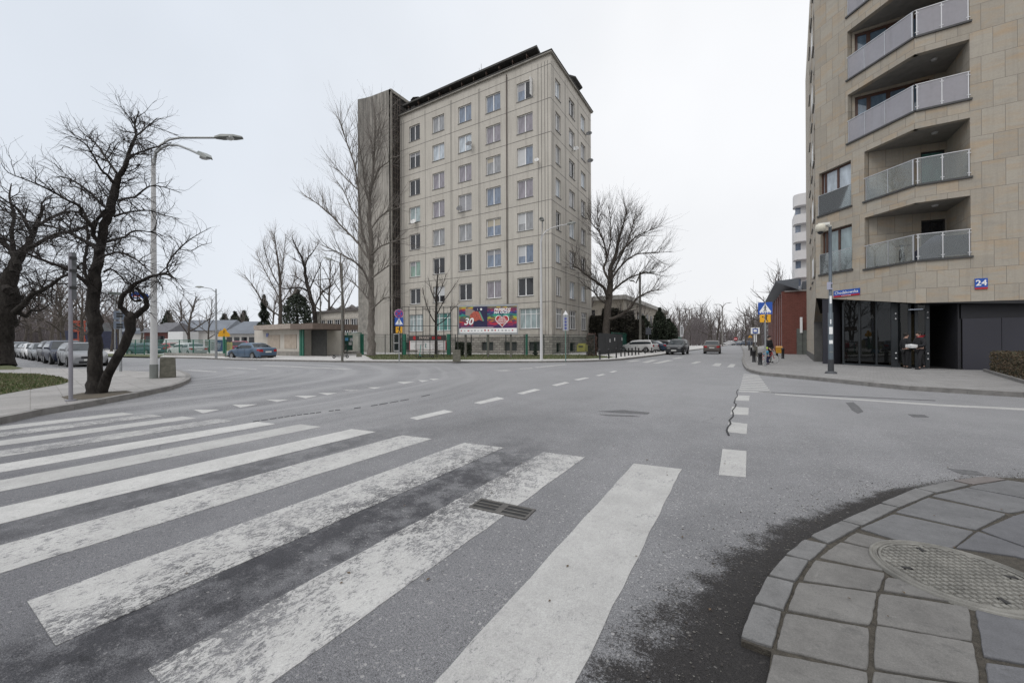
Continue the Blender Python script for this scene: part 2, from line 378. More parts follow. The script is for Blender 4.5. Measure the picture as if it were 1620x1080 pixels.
# zebra crossing: bars run with the side street, tips as measured
tips = [(1078, 742), (925, 723), (797, 708), (683, 694), (594, 683), (508, 675), (436, 670.5), (370, 665.5), (311, 661.5), (257, 658), (212, 655)]
wid = [.50, .53, .61, .54, .50, .50, .48, .48, .46, .46, .46]
wear = [PW2, PW1, PW1, PW1, PW4, PW2, PW4, PW3, PW2, PW3, PW2]
bymat = {}
for i, (tx, ty) in enumerate(tips):
    p = G(tx, ty); x1 = p.x; x0 = x1-wid[i]; y1 = p.y; y0 = .46-(i-2)*.17 if i != 0 else .2
    bymat.setdefault(wear[i], MB())
    mb = bymat[wear[i]]; NS = 24; rr = random.Random(i)
    # edges waver by a few millimetres like real thermoplastic
    a = [(x0+rr.uniform(-.006, .006), y0+(y1-y0)*k/NS, .004) for k in range(NS+1)]
    c = [(x1+rr.uniform(-.006, .006), y0+(y1-y0)*k/NS, .004) for k in range(NS+1)]
    a[-1] = (x0, y1-.06, .004)
    mb.add(a+c, [(k, NS+1+k, NS+2+k, k+1) for k in range(NS)])
    aa_ = [(q[0], q[1], -.01) for q in a]; cc_ = [(q[0], q[1], -.01) for q in c]; mb.add(a+aa_, [(k, k+1, NS+2+k, NS+1+k) for k in range(NS)]); mb.add(c+cc_, [(k, NS+1+k, NS+2+k, k+1) for k in range(NS)]); mb.quad(a[-1], c[-1], cc_[-1], aa_[-1]); mb.quad(c[0], a[0], aa_[0], cc_[0])
for m, mb in bymat.items(): struct(mb.build('zebra_crossing', m))
strip('centre_line', [[(648.7, 661), (659.7, 664), (716.8, 651), (703, 648.3)], [(750, 637), (760, 639), (798, 630.5), (787, 628)],
    [(818, 622), (827, 623.5), (855, 616.5), (846, 615)], [(873, 609), (881, 610.3), (901, 605.2), (894, 604)],
    [(908, 600.3), (915, 601.5), (932, 598), (926, 597)], [(942, 593.8), (948, 594.6), (958, 592.2), (953, 591.3)],
    [(964, 588.3), (969, 589), (977, 587), (972, 586.3)]], PW4)
strip('edge_line', [[(1143, 710), (1181, 713.5), (1180, 755), (1137, 751)], [(1153, 667), (1182.5, 670.5), (1181, 686.5), (1149, 683)],
    [(1158, 643), (1184.5, 645), (1184, 656.5), (1155.5, 655)], [(1166, 625), (1186, 626), (1185, 634), (1162, 633)]], PW2)
gw = [[(306, 648), (347, 648), (321, 653.5)], [(367.6, 640), (407, 639.5), (380, 644.7)], [(421, 632), (456, 632), (438.5, 635.5)],
    [(466, 626), (502, 625.7), (483.5, 630)], [(504, 621.5), (533.6, 621.5), (518, 624.6)], [(582, 612.5), (603, 612.5), (592, 614.7)],
    [(628.6, 604), (656, 604), (639, 607)], [(661.5, 601.2), (679, 601.5), (668, 604)], [(679, 599), (696, 599), (686, 601.3)]]
strip('give_way_line', gw, PW4)
strip('give_way_line', [[(542, 616), (568, 616.3), (555, 619)]], PW3)
# far crossings and worn lines
far = [[(286, 585.6), (300, 584.6), (344, 587.2), (340, 588.4)], [(352, 582.2), (362, 581.2), (408, 583.2), (404, 584.4)],
    [(408, 578.2), (420, 577.4), (560, 583.4), (552, 584.6)], [(780, 585.8), (800, 584.9), (812, 586.6), (792, 587.4)], [(819, 582.8), (840, 581.8), (845, 583), (825, 584)],
    [(845, 580.8), (893, 575.8), (897, 577), (850, 582)]]
strip('crossing_bars', far, PW3)
zb = [[(990, 571.6), (1000, 572.2), (1014, 570.2), (1006, 569.6)], [(1015, 573.2), (1024, 573.8), (1041, 569.6), (1032, 569.2)],
    [(1032, 574.4), (1042, 574.8), (1066, 570), (1056, 569.4)], [(1062, 567), (1069, 567.4), (1082, 565.6), (1074, 565)],
    [(1092, 574.8), (1100, 575.2), (1110, 572), (1102, 571.6)], [(1126, 578.6), (1138, 579.2), (1142, 574.8), (1132, 574.4)],
    [(1150, 580.6), (1160, 580.8), (1164, 576), (1156, 575.6)]]
strip('crossing_bars', zb, PW2)
side = []
y = 591.5; k = 0
while y < 621:
    h = .9+(y-591)*.035; xl = 1176.5-(y-591)*.28; xr = 1200+(y-591)*.75
    side.append([(xl, y), (xr, y+1.6), (xr, y+1.6+h), (xl, y+h)]); y += h*2.05
strip('side_crossing', side, PW2)
strip('edge_line', [[(1226, 623), (1344, 630.2), (1485, 639.5), (1690, 649), (1690, 652.4), (1485, 642), (1344, 632), (1226, 624.2)]], PW2)
SEAM = M('road seam', (.075, .075, .08), .9, var=.3)
strip('road_seam', [[(1200, 619.2), (1344, 626.6), (1480, 633), (1480, 634), (1344, 627.7), (1200, 619.8)]], SEAM)
strip('road_patch', [[(946, 650.5), (985, 648.5), (1028, 652.5), (1024, 655), (980, 653)], [(948, 655.5), (1000, 657), (1012, 659), (960, 657.5)], [(1338, 637), (1350, 636), (1359, 643), (1366, 651), (1357, 654), (1347, 648), (1343, 642)], [(1436, 655), (1462, 656), (1470, 660), (1444, 659.5)], [(1500, 741), (1545, 745), (1560, 752), (1520, 750)]], M('dark road patch', (.085, .085, .088), .9, var=.4, scale=20))
# crack beside the edge line, old patch lines on the left
cr = []
rr = random.Random(4); yy = 616.; x = 1168.
while yy < 686:
    ny = yy+rr.uniform(1.5, 4)*(1+(yy-616)/60); nx = 1168-(ny-616)*.24+rr.uniform(-2, 2)*(1+(yy-616)/80)
    wv = .5+(yy-616)/60
    cr.append([(x-wv, yy), (x+wv, yy), (nx+wv, ny), (nx-wv, ny)]); x, yy = nx, ny
CRK = M('crack', (.025, .025, .027), .95)
strip('road_crack', cr, CRK, .009)
cr = []
pl = [(400, 667), (440, 661), (470, 656.5), (500, 653), (530, 649), (560, 646), (600, 640), (650, 631), (700, 620)]
for (xa, ya), (xb, yb) in zip(pl[:-1], pl[1:]):
    for t in range(3):
        if rr.random() < .3: continue
        u0, u1 = t/3, (t+.8)/3; cr.append([(xa+(xb-xa)*u0, ya+(yb-ya)*u0-.35), (xa+(xb-xa)*u1, ya+(yb-ya)*u1-.35), (xa+(xb-xa)*u1, ya+(yb-ya)*u1+.35), (xa+(xb-xa)*u0, ya+(yb-ya)*u0+.35)])
strip('road_crack', cr, SEAM, .009)

PAVE_L = paving('left paving', .5, .5, (.20, .193, .185), (.26, .25, .24), (.13, .12, .11), .008, R(8))
PAVE_B = paving('block paving', .2, .1, (.165, .16, .157), (.225, .22, .215), (.12, .115, .11), .006, R(12))
PAVE_F = paving('far paving', .5, .5, (.36, .35, .335), (.42, .41, .40), (.24, .23, .22), .01, R(25))
KERB = M('kerb stone', (.18, .173, .165), .85, var=.25, scale=5, bmp=.3)
def pavement(name, edge, back, mat, z=.12, kerbw=.14, kz=.0):
    """edge: kerb line (pixels on the road); back: rest of the outline. Kerb stones are a separate strip with joints"""
    E = [G(x, y, 0) for x, y in edge]; B = [Vector(p) if len(p) == 3 else G(p[0], p[1], z) for p in back]
    poly = [(p.x, p.y) for p in E]+[(p.x, p.y) for p in B]
    m = MB(); m.prism(poly, -.02, z, 0, 0); struct(m.build(name, mat))
    k = MB(); cen = Vector((sum(p[0] for p in poly)/len(poly), sum(p[1] for p in poly)/len(poly), 0))
    acc = 0
    for a, b in zip(E[:-1], E[1:]):
        d = (b-a); ln = d.length; d.normalize(); nrm = Vector((-d.y, d.x, 0))
        if nrm.dot(cen-(a+b)/2) < 0: nrm = -nrm
        n = max(1, int(ln/1.0))
        for i in range(n):
            p = a+d*(ln*i/n+.004); q = a+d*(ln*(i+1)/n-.004); jj = random.Random(int(p.x*97+p.y*31)).uniform(-.004, .004)
            o = -nrm*.012
            k.prism([(p+o)[:2], (q+o)[:2], (q+nrm*kerbw)[:2], (p+nrm*kerbw)[:2]], -.02, z+.006+jj+kz)
    struct(k.build('kerb', KERB))
kl = [(-260, 745), (-120, 702), (0, 671), (65, 656.7), (117, 648), (166, 638.6), (220, 628), (270, 617), (287, 611), (297, 606), (301.5, 602), (300, 596), (292, 592), (281, 589)]
pavement('left_pavement', kl, [(243, 588), (200, 586), (150, 584), (80, 582), (0, 580), (-300, 590), (-600, 640)], PAVE_L)
kf = [(-60, 561), (150, 563.5), (250, 566), (320, 567.5), (370, 570), (440, 571.2), (530, 573), (640, 573.8), (780, 574), (860, 573.6), (920, 572.6), (960, 571.3), (985, 569.5), (1010, 566.5), (1040, 562.8), (1062, 559.5), (1085, 556), (1105, 553), (1130, 549.4), (1150, 546.5)]
bk = [G(1152, 546.2, 0)+Vector((-1, 60, 0)), Vector((-60, 200, 0)), Vector((-160, 120, 0)), Vector((-160, 40, 0))]
pavement('far_pavement', kf, [(*p[:2], 0) for p in bk], PAVE_F)
kr = [(1170, 544), (1172.5, 548), (1175, 554), (1176, 562), (1174, 570), (1175, 576), (1177, 581), (1181, 586), (1190, 590), (1206, 593.5), (1292.6, 602), (1376, 611), (1440, 617.5), (1530, 623), (1620, 628.5), (1900, 644)]
pavement('right_pavement', kr, [(50, 20, 0), (50, 120, 0), (3.2, 160, 0)], PAVE_B)
# grass, soil, worn path
def patch(name, px, mat, z, kind='structure', extra=0):
    m = MB(); m.poly([(*G(x, y, z)[:2], z) for x, y in px]); o = m.build(name, mat); o['kind'] = kind; return o
patch('lawn', [(-260, 592), (0, 590), (60, 591.5), (98, 597), (112, 602.5), (100, 607), (45, 616), (0, 624), (-220, 668)], GRASSY, .125)
patch('lawn', [(-260, 575), (0, 577.2), (18, 578), (37, 582.6), (20, 584.5), (-260, 586)], GRASSY, .125)
patch('soil', [(97, 627.5), (130, 621), (200, 617.5), (214, 621), (190, 626), (112, 633)], SOIL, .128)
patch('lawn', [(575, 561), (640, 560), (935, 561), (975, 565), (930, 567.5), (860, 568), (700, 569), (590, 568.5)], GRASSY, .125)
patch('lawn', [(-60, 556.6), (60, 557), (262, 561), (250, 564.5), (150, 562.5), (-60, 560)], GRASSY, .125)
# grass blades over the nearer lawn (uncountable)
def blades(name, px, n, h, seed):
    P = [G(x, y, .125) for x, y in px]; x0, x1 = min(p.x for p in P), max(p.x for p in P); y0, y1 = min(p.y for p in P), max(p.y for p in P)
    rr = random.Random(seed); b = MB(); c = 0
    def inside(x, y):
        r = False; j = len(P)-1
        for i in range(len(P)):
            if (P[i].y > y) != (P[j].y > y) and x < (P[j].x-P[i].x)*(y-P[i].y)/(P[j].y-P[i].y)+P[i].x: r = not r
            j = i
        return r
    while c < n:
        x, y = rr.uniform(x0, x1), rr.uniform(y0, y1)
        if not inside(x, y): continue
        a = rr.uniform(0, 6.28); s = rr.uniform(.01, .02); hh = h*rr.uniform(.4, 1.2); lx, ly = rr.uniform(-.03, .03), rr.uniform(-.03, .03)
        b.add([(x-s*math.cos(a), y-s*math.sin(a), .12), (x+s*math.cos(a), y+s*math.sin(a), .12), (x+lx, y+ly, .125+hh)], [(0, 1, 2)], 0 if rr.random() < .65 else 1); c += 1
    o = b.build(name, [M('grass blade', (.06, .085, .022), .8, var=.3), M('dry grass blade', (.16, .14, .08), .8, var=.3)]); o['kind'] = 'stuff'; return o
tag(blades('grass', [(-100, 600), (0, 590), (60, 591.5), (98, 597), (112, 602.5), (100, 607), (45, 616), (0, 624), (-100, 640)], 9000, .06, 2), 'short winter grass beside the left pavement', 'grass')
tag(blades('grass', [(575, 561), (640, 560), (935, 561), (975, 565), (930, 567.5), (860, 568), (700, 569), (590, 568.5)], 9000, .12, 3), 'patchy brown and green grass in front of the green fence', 'grass')

# ---------------------------------------------------------------- foreground pavement of old slabs, traced in plan, real 5 cm blocks with open joints
def slabmat(name, c1, c2, warm=0):
    m, nt, b, o = newmat(name); v = coords(nt)
    c1 = (c1[0]*.56, c1[1]*.57, c1[2]*.60); c2 = (c2[0]*.66, c2[1]*.67, c2[2]*.70)
    c = mixc(nt, mrange(nt, noise(nt, v, 2.2, 8, .7), .3, .7), c1, c2)
    c = mixc(nt, 1.0, c, mrange(nt, noise(nt, v, 160, 3, .85), .3, .7, .72, 1.25), 'MULTIPLY')
    c = mixc(nt, 1.0, c, mrange(nt, noise(nt, v, 14, 8, .75), .3, .7, .84, 1.14), 'MULTIPLY')
    c = mixc(nt, math_(nt, 'MULTIPLY', mrange(nt, noise(nt, v, 6, 12, .88), .54, .64), .6), c, (.04, .04, .04))
    c = mixc(nt, math_(nt, 'MULTIPLY', mrange(nt, noise(nt, v, 9, 9, .7, 1.5), .60, .72), .35), c, tuple(x*1.6 for x in c2))
    nt.links.new(c, b.inputs['Base Color']); b.inputs['Roughness'].default_value = .8
    bump(nt, b, math_(nt, 'ADD', noise(nt, v, 150, 4, .8), math_(nt, 'MULTIPLY', noise(nt, v, 10, 8, .8), 1.5)), .35, .003); return m
SL1 = slabmat('slab warm grey', (.17, .16, .145), (.225, .215, .195)); SL2 = slabmat('slab grey', (.15, .148, .146), (.195, .193, .19)); SL3 = slabmat('slab dark', (.125, .124, .128), (.165, .164, .168))
SL4 = slabmat('slab reddish', (.19, .155, .14), (.21, .19, .175)); SLK = slabmat('kerb slab', (.175, .17, .16), (.23, .225, .215))
JOINT = M('gritty joint', (.055, .048, .038), .95, var=.4, scale=30, bmp=.8, bscale=120)
kq = [([(62, 858), (118, 712), (245, 745), (205, 905)], SLK), ([(122, 706), (182, 590), (302, 620), (255, 740)], SLK), ([(188, 584), (262, 500), (368, 522), (305, 612)], SLK),
    ([(266, 490), (350, 425), (452, 448), (375, 518)], SLK), ([(378, 410), (515, 345), (600, 368), (455, 443)], SLK), ([(520, 342), (690, 268), (770, 285), (608, 364)], SLK),
    ([(695, 262), (850, 198), (932, 219), (775, 282)], SLK), ([(858, 200), (1010, 165), (1090, 183), (945, 218)], SLK), ([(1020, 162), (1160, 145), (1255, 158), (1110, 180)], SL4)]
sq = [([(205, 930), (635, 1015), (632, 1210), (150, 1210)], SL1), ([(262, 748), (640, 815), (635, 1003), (222, 908)], SL1), ([(320, 615), (675, 664), (645, 805), (272, 738)], SL1),
    ([(395, 515), (712, 575), (680, 655), (340, 605)], SL1), ([(508, 434), (712, 480), (705, 562), (415, 502)], SL1), ([(578, 392), (834, 454), (820, 472), (722, 478), (522, 430)], SL1),
    ([(750, 310), (1110, 387), (1018, 462), (842, 450), (598, 376)], SL2), ([(903, 239), (1255, 312), (1122, 382), (758, 302)], SL2), ([(1078, 195), (1420, 260), (1345, 296), (1268, 306), (920, 230)], SL2),
    ([(1115, 184), (1262, 160), (1520, 195), (1425, 255), (1085, 193)], SL2), ([(655, 1008), (1145, 1088), (1160, 1210), (650, 1210)], SL1), ([(668, 808), (1108, 888), (1140, 1075), (662, 995)], SL1),
    ([(685, 662), (1088, 724), (1108, 875), (672, 798)], SL1), ([(718, 592), (800, 606), (960, 674), (1060, 708), (702, 652)], SL1), ([(1118, 727), (1500, 732), (1520, 1010), (1152, 943)], SL3),
    ([(1162, 966), (1530, 1030), (1560, 1210), (1195, 1210)], SL3), ([(1027, 462), (1128, 388), (1288, 442), (1500, 520), (1500, 556), (1300, 500), (1150, 478)], SL3),
    ([(1142, 383), (1300, 318), (1345, 308), (1560, 350), (1500, 508), (1290, 438)], SL3), ([(1352, 300), (1430, 262), (1700, 310), (1570, 345)], SL3)]
# more slabs of the same pavement beyond the frame
_b = MB(); _b.prism([CR(190, 1000)[:2], CR(200, 915)[:2], CR(64, 866)[:2], CR(118, 716)[:2], CR(180, 588)[:2], CR(262, 497)[:2], CR(348, 424)[:2], CR(515, 344)[:2], CR(690, 267)[:2], CR(850, 197)[:2], CR(1010, 164)[:2], CR(1160, 144)[:2], CR(1350, 150)[:2], (3.4, 6.3), (9, 6.6), (9, -4), (-.1, -4), CR(165, 1200)[:2]], -.02, .027)
struct(_b.build('pavement_bed', JOINT))
fm = {}
rr = random.Random(9)
MHC = (1.061, 3.278); MHR = .352
def cut_manhole(poly):
    return poly
def slab(px, mat, z1=.036):
    P = [CR(*p) for p in px]; P = [Vector((p.x, p.y, 0)) for p in P]
    c = sum(P, Vector())/len(P); P = [c+(p-c)*1.001 for p in P]
    tz = rr.uniform(-.002, .003); ax, ay = rr.uniform(-.006, .006), rr.uniform(-.006, .006)
    # wander the edges a little: worn corners
    Q = []
    for i, p in enumerate(P):
        q = P[(i+1) % len(P)]; n = max(2, int((q-p).length/.045))
        for k in range(n):
            t = k/n; j = .0022 if k else .001
            v = p.lerp(q, t); 
            if k == 0: v = v+(c-v).normalized()*.005
            Q.append(v+Vector((rr.uniform(-j, j), rr.uniform(-j, j), 0)))
    area = sum(Q[i].x*Q[(i+1) % len(Q)].y-Q[(i+1) % len(Q)].x*Q[i].y for i in range(len(Q)))
    if area < 0: Q.reverse()
    n = len(Q); zf = lambda v: z1+tz+(v.x-c.x)*ax+(v.y-c.y)*ay
    inn = [v+(c-v).normalized()*.0035 for v in Q]
    m = fm.setdefault(mat, MB())
    m.add([(v.x, v.y, 0) for v in Q]+[(v.x, v.y, zf(v)-.004) for v in Q]+[(v.x, v.y, zf(v)) for v in inn],
          [(i, (i+1) % n, n+(i+1) % n, n+i) for i in range(n)]+[(n+i, n+(i+1) % n, 2*n+(i+1) % n, 2*n+i) for i in range(n)]+[tuple(range(2*n, 3*n))])
for px, mt in kq: slab(px, mt, .040)
for px, mt in sq: slab(px, mt)
for mt, m in fm.items(): struct(m.build('paving_slabs', mt))
# slabs continue off to the right and behind
m = MB()
for i in range(5):
    for j in range(9):
        x = 2.35+i*.52; y = 5.2-j*.66
        if x*x+y*y > 60: continue
        m.prism([(x, y), (x+.5, y+.03), (x+.52, y+.65), (x+.02, y+.62)], 0, .036)
struct(m.build('paving_slabs', SL2))
# grit and bits of dead leaf swept into the gutter (nobody could count them)
rr = random.Random(41); m = MB()
for k in range(5200):
    a = rr.uniform(R(95), R(205)); off = abs(rr.gauss(0, 1))*(.10 if a < R(140) else .24)
    x, y = KC[0]+(KC[2]+off+.01)*math.cos(a), KC[1]+(KC[2]+off+.01)*math.sin(a)
    if y < .6 or y > 6.6: continue
    s = rr.uniform(.0015, .0048) if rr.random() < .93 else rr.uniform(.005, .009); z = s*.5
    m.add([(x-s, y, z), (x, y-s*rr.uniform(.6, 1), z), (x+s, y, z), (x, y+s*rr.uniform(.6, 1), z), (x, y, z+s*.8), (x, y, 0)], [(0, 1, 4), (1, 2, 4), (2, 3, 4), (3, 0, 4), (1, 0, 5), (2, 1, 5), (3, 2, 5), (0, 3, 5)], rr.choice([0, 0, 0, 1, 1]))
for k in range(90):
    x, y = rr.uniform(-3, 3), rr.uniform(1, 8); s = rr.uniform(.006, .016); a = rr.uniform(0, 6.28); z = .008; c_, s_ = math.cos(a)*s, math.sin(a)*s
    if x > .0 and math.hypot(x-KC[0], y-KC[1]) < KC[2]: z = .045
    m.add([(x-c_, y-s_, z), (x+s_*.5, y-c_*.5, z+.004), (x+c_, y+s_, z), (x-s_*.5, y+c_*.5, z+.003)], [(0, 1, 2, 3)], 3)
o = m.build('gutter_grit', [M('grit dark', (.05, .045, .04), .9), M('grit grey', (.12, .115, .105), .9), M('grit pale', (.33, .32, .30), .9), M('dead leaf', (.09, .06, .035), .9)]); o['kind'] = 'stuff'; tag(o, 'loose grit and crumbs of leaf along the near kerb', 'grit')
# ---------------------------------------------------------------- manhole cover
IRON = M('cast iron', (.17, .165, .15), .62, .25, var=.3, scale=9, bmp=.4, bscale=90)
t = thing('manhole_cover', 'round cast iron manhole cover among the paving slabs at lower right', 'manhole cover', (MHC[0], MHC[1], -.016))
r = MHR
m = MB(); m.lathe([(r*1.09, .0), (r*1.09, .062), (r*1.05, .066), (r*1.045, .058), (r*1.005, .056), (r*1.0, .064), (r*.985, .066), (r*.98, .045)], n=72)
m.build('rim', IRON, t)
m = MB(); m.lathe([(r*.965, .03), (r*.965, .062), (r*.93, .064), (r*.925, .060)], n=72); m.poly([(r*.925*math.cos(6.2832*k/72), r*.925*math.sin(6.2832*k/72), .057) for k in range(72)])
s = .036; aa = R(28)
for i in range(-11, 12):
    for j in range(-11, 12):
        x, y = i*s, j*s
        if math.hypot(x, y) > r*.88 or abs(i*i+j*j-40) < 3 and (i+j) % 5 == 0: continue
        X = x*math.cos(aa)-y*math.sin(aa); Y = x*math.sin(aa)+y*math.cos(aa)
        m.add([(X+dx*math.cos(aa)-dy*math.sin(aa), Y+dx*math.sin(aa)+dy*math.cos(aa), z) for z, k in ((.056, 1.1), (.0665, .8)) for dx, dy in ((-.0135*k, -.0135*k), (.0135*k, -.0135*k), (.0135*k, .0135*k), (-.0135*k, .0135*k))],
              [(0, 1, 5, 4), (1, 2, 6, 5), (2, 3, 7, 6), (3, 0, 4, 7), (4, 5, 6, 7)])
m.build('cover', IRON, t)
BLK = M('black', (.012, .012, .012), .7, var=.2)
for a in (20, 110, 200, 290):
    m = MB(); m.box((r*.72*math.cos(R(a)), r*.72*math.sin(R(a)), .0665), (.05, .022, .004), rz=R(a)); m.build('keyhole', BLK, t)
# ---------------------------------------------------------------- street drain in the zebra
_p, _q, _r = G(760, 790.5), G(840, 807), G(749, 802.5); _x = (_q-_p); _y = (_r-_p); wx = _x.length/2; wy = _y.length/2
c = _p+_x/2+_y/2
t = thing('drain_grate', 'black slotted cast iron drain grate set in the worn zebra bar', 'drain grate', (c.x, c.y, 0), math.atan2(_x.y, _x.x))
m = MB()
for a in ((-wx-.02, wx+.02, -wy-.02, -wy), (-wx-.02, wx+.02, wy, wy+.02), (-wx-.02, -wx, -wy, wy), (wx, wx+.02, -wy, wy)): m.bb(a[0], a[1], a[2], a[3], -.005, .009)
m.build('frame', M('drain iron', (.09, .085, .08), .6, .3, var=.3, scale=12, bmp=.3), t)
m = MB(); m.bb(-wx, wx, -wy, wy, .0045, .0055); m.build('shaft', BLK, t)
m = MB()
for k in range(4): y = -wy+2*wy*k/3; m.bb(-wx, wx, max(-wy, y-.008), min(wy, y+.008), .006, .0085)
m.bb(-.03, .03, -wy, wy, .0062, .0095); m.build('bars', MATS['drain iron'], t)
# ================================================================ BUILDINGS
# ---- glass kinds
GL_SKY = glassmat('pane painted bright sky', (.13, .19, .26), .03)  # bright sky reflection painted into the pane colour
GL_DARK = glassmat('pane dark', (.018, .02, .025), .05, .45); GL_BLUE = glassmat('pane painted sky', (.13, .17, .24), .04); GL_GREY = glassmat('pane net curtain', (.22, .225, .235))  # GL_BLUE: reflected sky is put into its base colour
GL_LILAC = glassmat('pane lilac curtain', (.20, .18, .21)); GL_PALE = glassmat('pane pale blind', (.40, .45, .50)); GL_TEAL = glassmat('pane teal film', (.08, .22, .20)); GL_GREEN = glassmat('pane green blind', (.17, .27, .22))
GL_FROST = glassmat('pane frosted', (.30, .37, .38), .3)
WHITE = M('white frame', (.78, .78, .78), .5, var=.06); SILL = M('zinc sill', (.20, .20, .20), .5, .4, var=.2); RUST = M('dark rust', (.07, .045, .035), .8, var=.3)
def plaster():
    m, nt, b, o = newmat('office plaster'); v = coords(nt)
    c = mixc(nt, mrange(nt, noise(nt, v, .25, 6, .6), .3, .7), (.45, .425, .38), (.53, .50, .45))
    c = mixc(nt, 1.0, c, mrange(nt, noise(nt, v, 6, 8, .7), .3, .7, .9, 1.1), 'MULTIPLY')
    vs_ = coords(nt, 'Object', (1.6, 1.6, .07)); s = mrange(nt, noise(nt, vs_, 1.6, 7, .7), .50, .72)
    sp = nt.nodes.new('ShaderNodeSeparateXYZ'); nt.links.new(v, sp.inputs[0])
    # soot: some everywhere in runs, dirt splash low down
    low = mrange(nt, sp.outputs[2], 9.5, 2.5, 0, .55)
    c = mixc(nt, math_(nt, 'MULTIPLY', s, .42), c, (.19, .17, .15))
    c = mixc(nt, math_(nt, 'MULTIPLY', low, mrange(nt, noise(nt, v, .9, 7, .7), .4, .65)), c, (.27, .225, .19))
    nt.links.new(c, b.inputs['Base Color']); b.inputs['Roughness'].default_value = .9; bump(nt, b, noise(nt, v, 30, 5, .7), .25, .02); return m
PLAS = plaster(); JT = M('panel joint', (.16, .15, .14), .9, var=.35, scale=.8)
RUBBLE = paving('rubble stone', .62, .28, (.20, .185, .165), (.34, .315, .28), (.12, .105, .09), .03)
def rubble():
    m, nt, b, o = newmat('rubble plinth'); v = coords(nt)
    sp = nt.nodes.new('ShaderNodeSeparateXYZ'); nt.links.new(v, sp.inputs[0]); cb = nt.nodes.new('ShaderNodeCombineXYZ')
    nt.links.new(math_(nt, 'ADD', sp.outputs[0], sp.outputs[1]), cb.inputs[0]); nt.links.new(sp.outputs[2], cb.inputs[1])
    br = nt.nodes.new('ShaderNodeTexBrick'); br.inputs['Scale'].default_value = 1; br.inputs['Brick Width'].default_value = .6; br.inputs['Row Height'].default_value = .27; br.inputs['Mortar Size'].default_value = .025
    br.inputs['Color1'].default_value = (.19, .175, .155, 1); br.inputs['Color2'].default_value = (.34, .315, .28, 1); br.inputs['Mortar'].default_value = (.11, .10, .09, 1)
    nt.links.new(cb.outputs[0], br.inputs['Vector'])
    c = mixc(nt, 1.0, br.outputs[0], mrange(nt, noise(nt, v, 7, 7, .75), .3, .7, .7, 1.25), 'MULTIPLY')
    nt.links.new(c, b.inputs['Base Color']); b.inputs['Roughness'].default_value = .95; bump(nt, b, c, .5, .05); return m
RUB = rubble()
OX, OY = -17.45, 37.31; FL = 22.45; SDL = 12.5        # corner, front length, side length
ZB = 2.05; ZT = 31.85; S0 = 5.70; SP = 3.585
office = thing('office_block', 'eight storey beige panel office block with billboard in front of its plinth', 'office building', (OX, OY, 0))
def holes_wall(mb, u0, u1, z0, z1, holes, dep, mi=0, mr=0, zfun=None, skip=()):
    """front skin at y=0 with rectangular holes and reveals dep deep (local frame: x along, y inwards)"""
    us = sorted({u0, u1, *[h[0] for h in holes], *[h[1] for h in holes]}); zs = sorted({z0, z1, *[h[2] for h in holes], *[h[3] for h in holes]})
    zl = lambda u, z: (zfun(u) if (zfun and z == z0) else z)
    for a, b in zip(us[:-1], us[1:]):
        for c, d in zip(zs[:-1], zs[1:]):
            mu, mz = (a+b)/2, (c+d)/2
            if any(h[0] < mu < h[1] and h[2] < mz < h[3] for h in holes): continue
            mb.quad((a, 0, zl(a, c)), (b, 0, zl(b, c)), (b, 0, zl(b, d)), (a, 0, zl(a, d)), mi)
    for h in holes:
        a, b, c, d = h[:4]
        if a not in skip: mb.quad((a, 0, c), (a, dep, c), (a, dep, d), (a, 0, d), mr)
        if b not in skip: mb.quad((b, dep, c), (b, 0, c), (b, 0, d), (b, dep, d), mr)
        mb.quad((a, 0, d), (a, dep, d), (b, dep, d), (b, 0, d), mr); mb.quad((a, dep, c), (a, 0, c), (b, 0, c), (b, dep, c), mr)
_wc = {}
def window(parent, fr, u0, u1, z0, z1, pane, dep=.16, mull=(.5,), trans=(), fm=None, sill=True, fw=.095, name='window'):
    """frame mesh with a sill, panes as its child"""
    fm = fm or WHITE; m = MB(); w_, h_ = u1-u0, z1-z0
    m.bb(0, fw, 0, .07, 0, h_); m.bb(w_-fw, w_, 0, .07, 0, h_); m.bb(fw, w_-fw, 0, .07, 0, fw); m.bb(fw, w_-fw, 0, .07, h_-fw, h_)
    for k in mull: m.bb(w_*k-fw*.6, w_*k+fw*.6, .001, .069, fw, h_-fw)
    for k in trans: m.bb(fw, w_-fw, .003, .067, h_*k-fw*.5, h_*k+fw*.5)
    if sill: m.bb(-.05, w_+.05, -dep-.07, .0, -.05, -.003, 1)
    M4 = fr @ Matrix.Translation((u0, dep, z0))
    f = m.build(name, [fm, SILL], parent, M4)
    p = MB(); p.quad((.01, .04, .01), (w_-.01, .04, .01), (w_-.01, .04, h_-.01), (.01, .04, h_-.01)); p.build('pane', pane, f)
    return f
org = (OX, OY, 0)
FF = frame((OX-FL, OY, 0), (OX, OY, 0), org)       # front: u from left end to corner
FS = frame((OX, OY, 0), (OX, OY+SDL, 0), org)      # side: u from corner away
cw = [(1.76, 3.70), (5.85, 7.82), (10.03, 12.03), (14.12, 16.15), (18.30, 20.30)]
rows = [(S0+SP*k+.76, S0+SP*k+2.80) for k in range(7)]
hf = [(a, b, c, d) for a, b in cw for c, d in rows]
gwn = [(1.60, 4.2), (6.15, 8.8), (10.0, 12.8), (14.0, 16.8), (18.55, 21.25)]
hf += [(a, b, 2.88, 5.10) for a, b in gwn]
base = [(.8+k*3.15, .8+k*3.15+1.65, .45, 1.45) for k in range(7)]
m = MB(); holes_wall(m, 0, FL, ZB, ZT, hf, .2); m.build('wall', PLAS, office, FF)
m = MB(); holes_wall(m, 0, FL, -.05, ZB, base, .3); m.build('plinth', RUB, office, FF @ Matrix.Translation((0, .0, 0)))
sw = [(1.20, 2.55), (5.0, 6.75), (8.8, 10.4)]
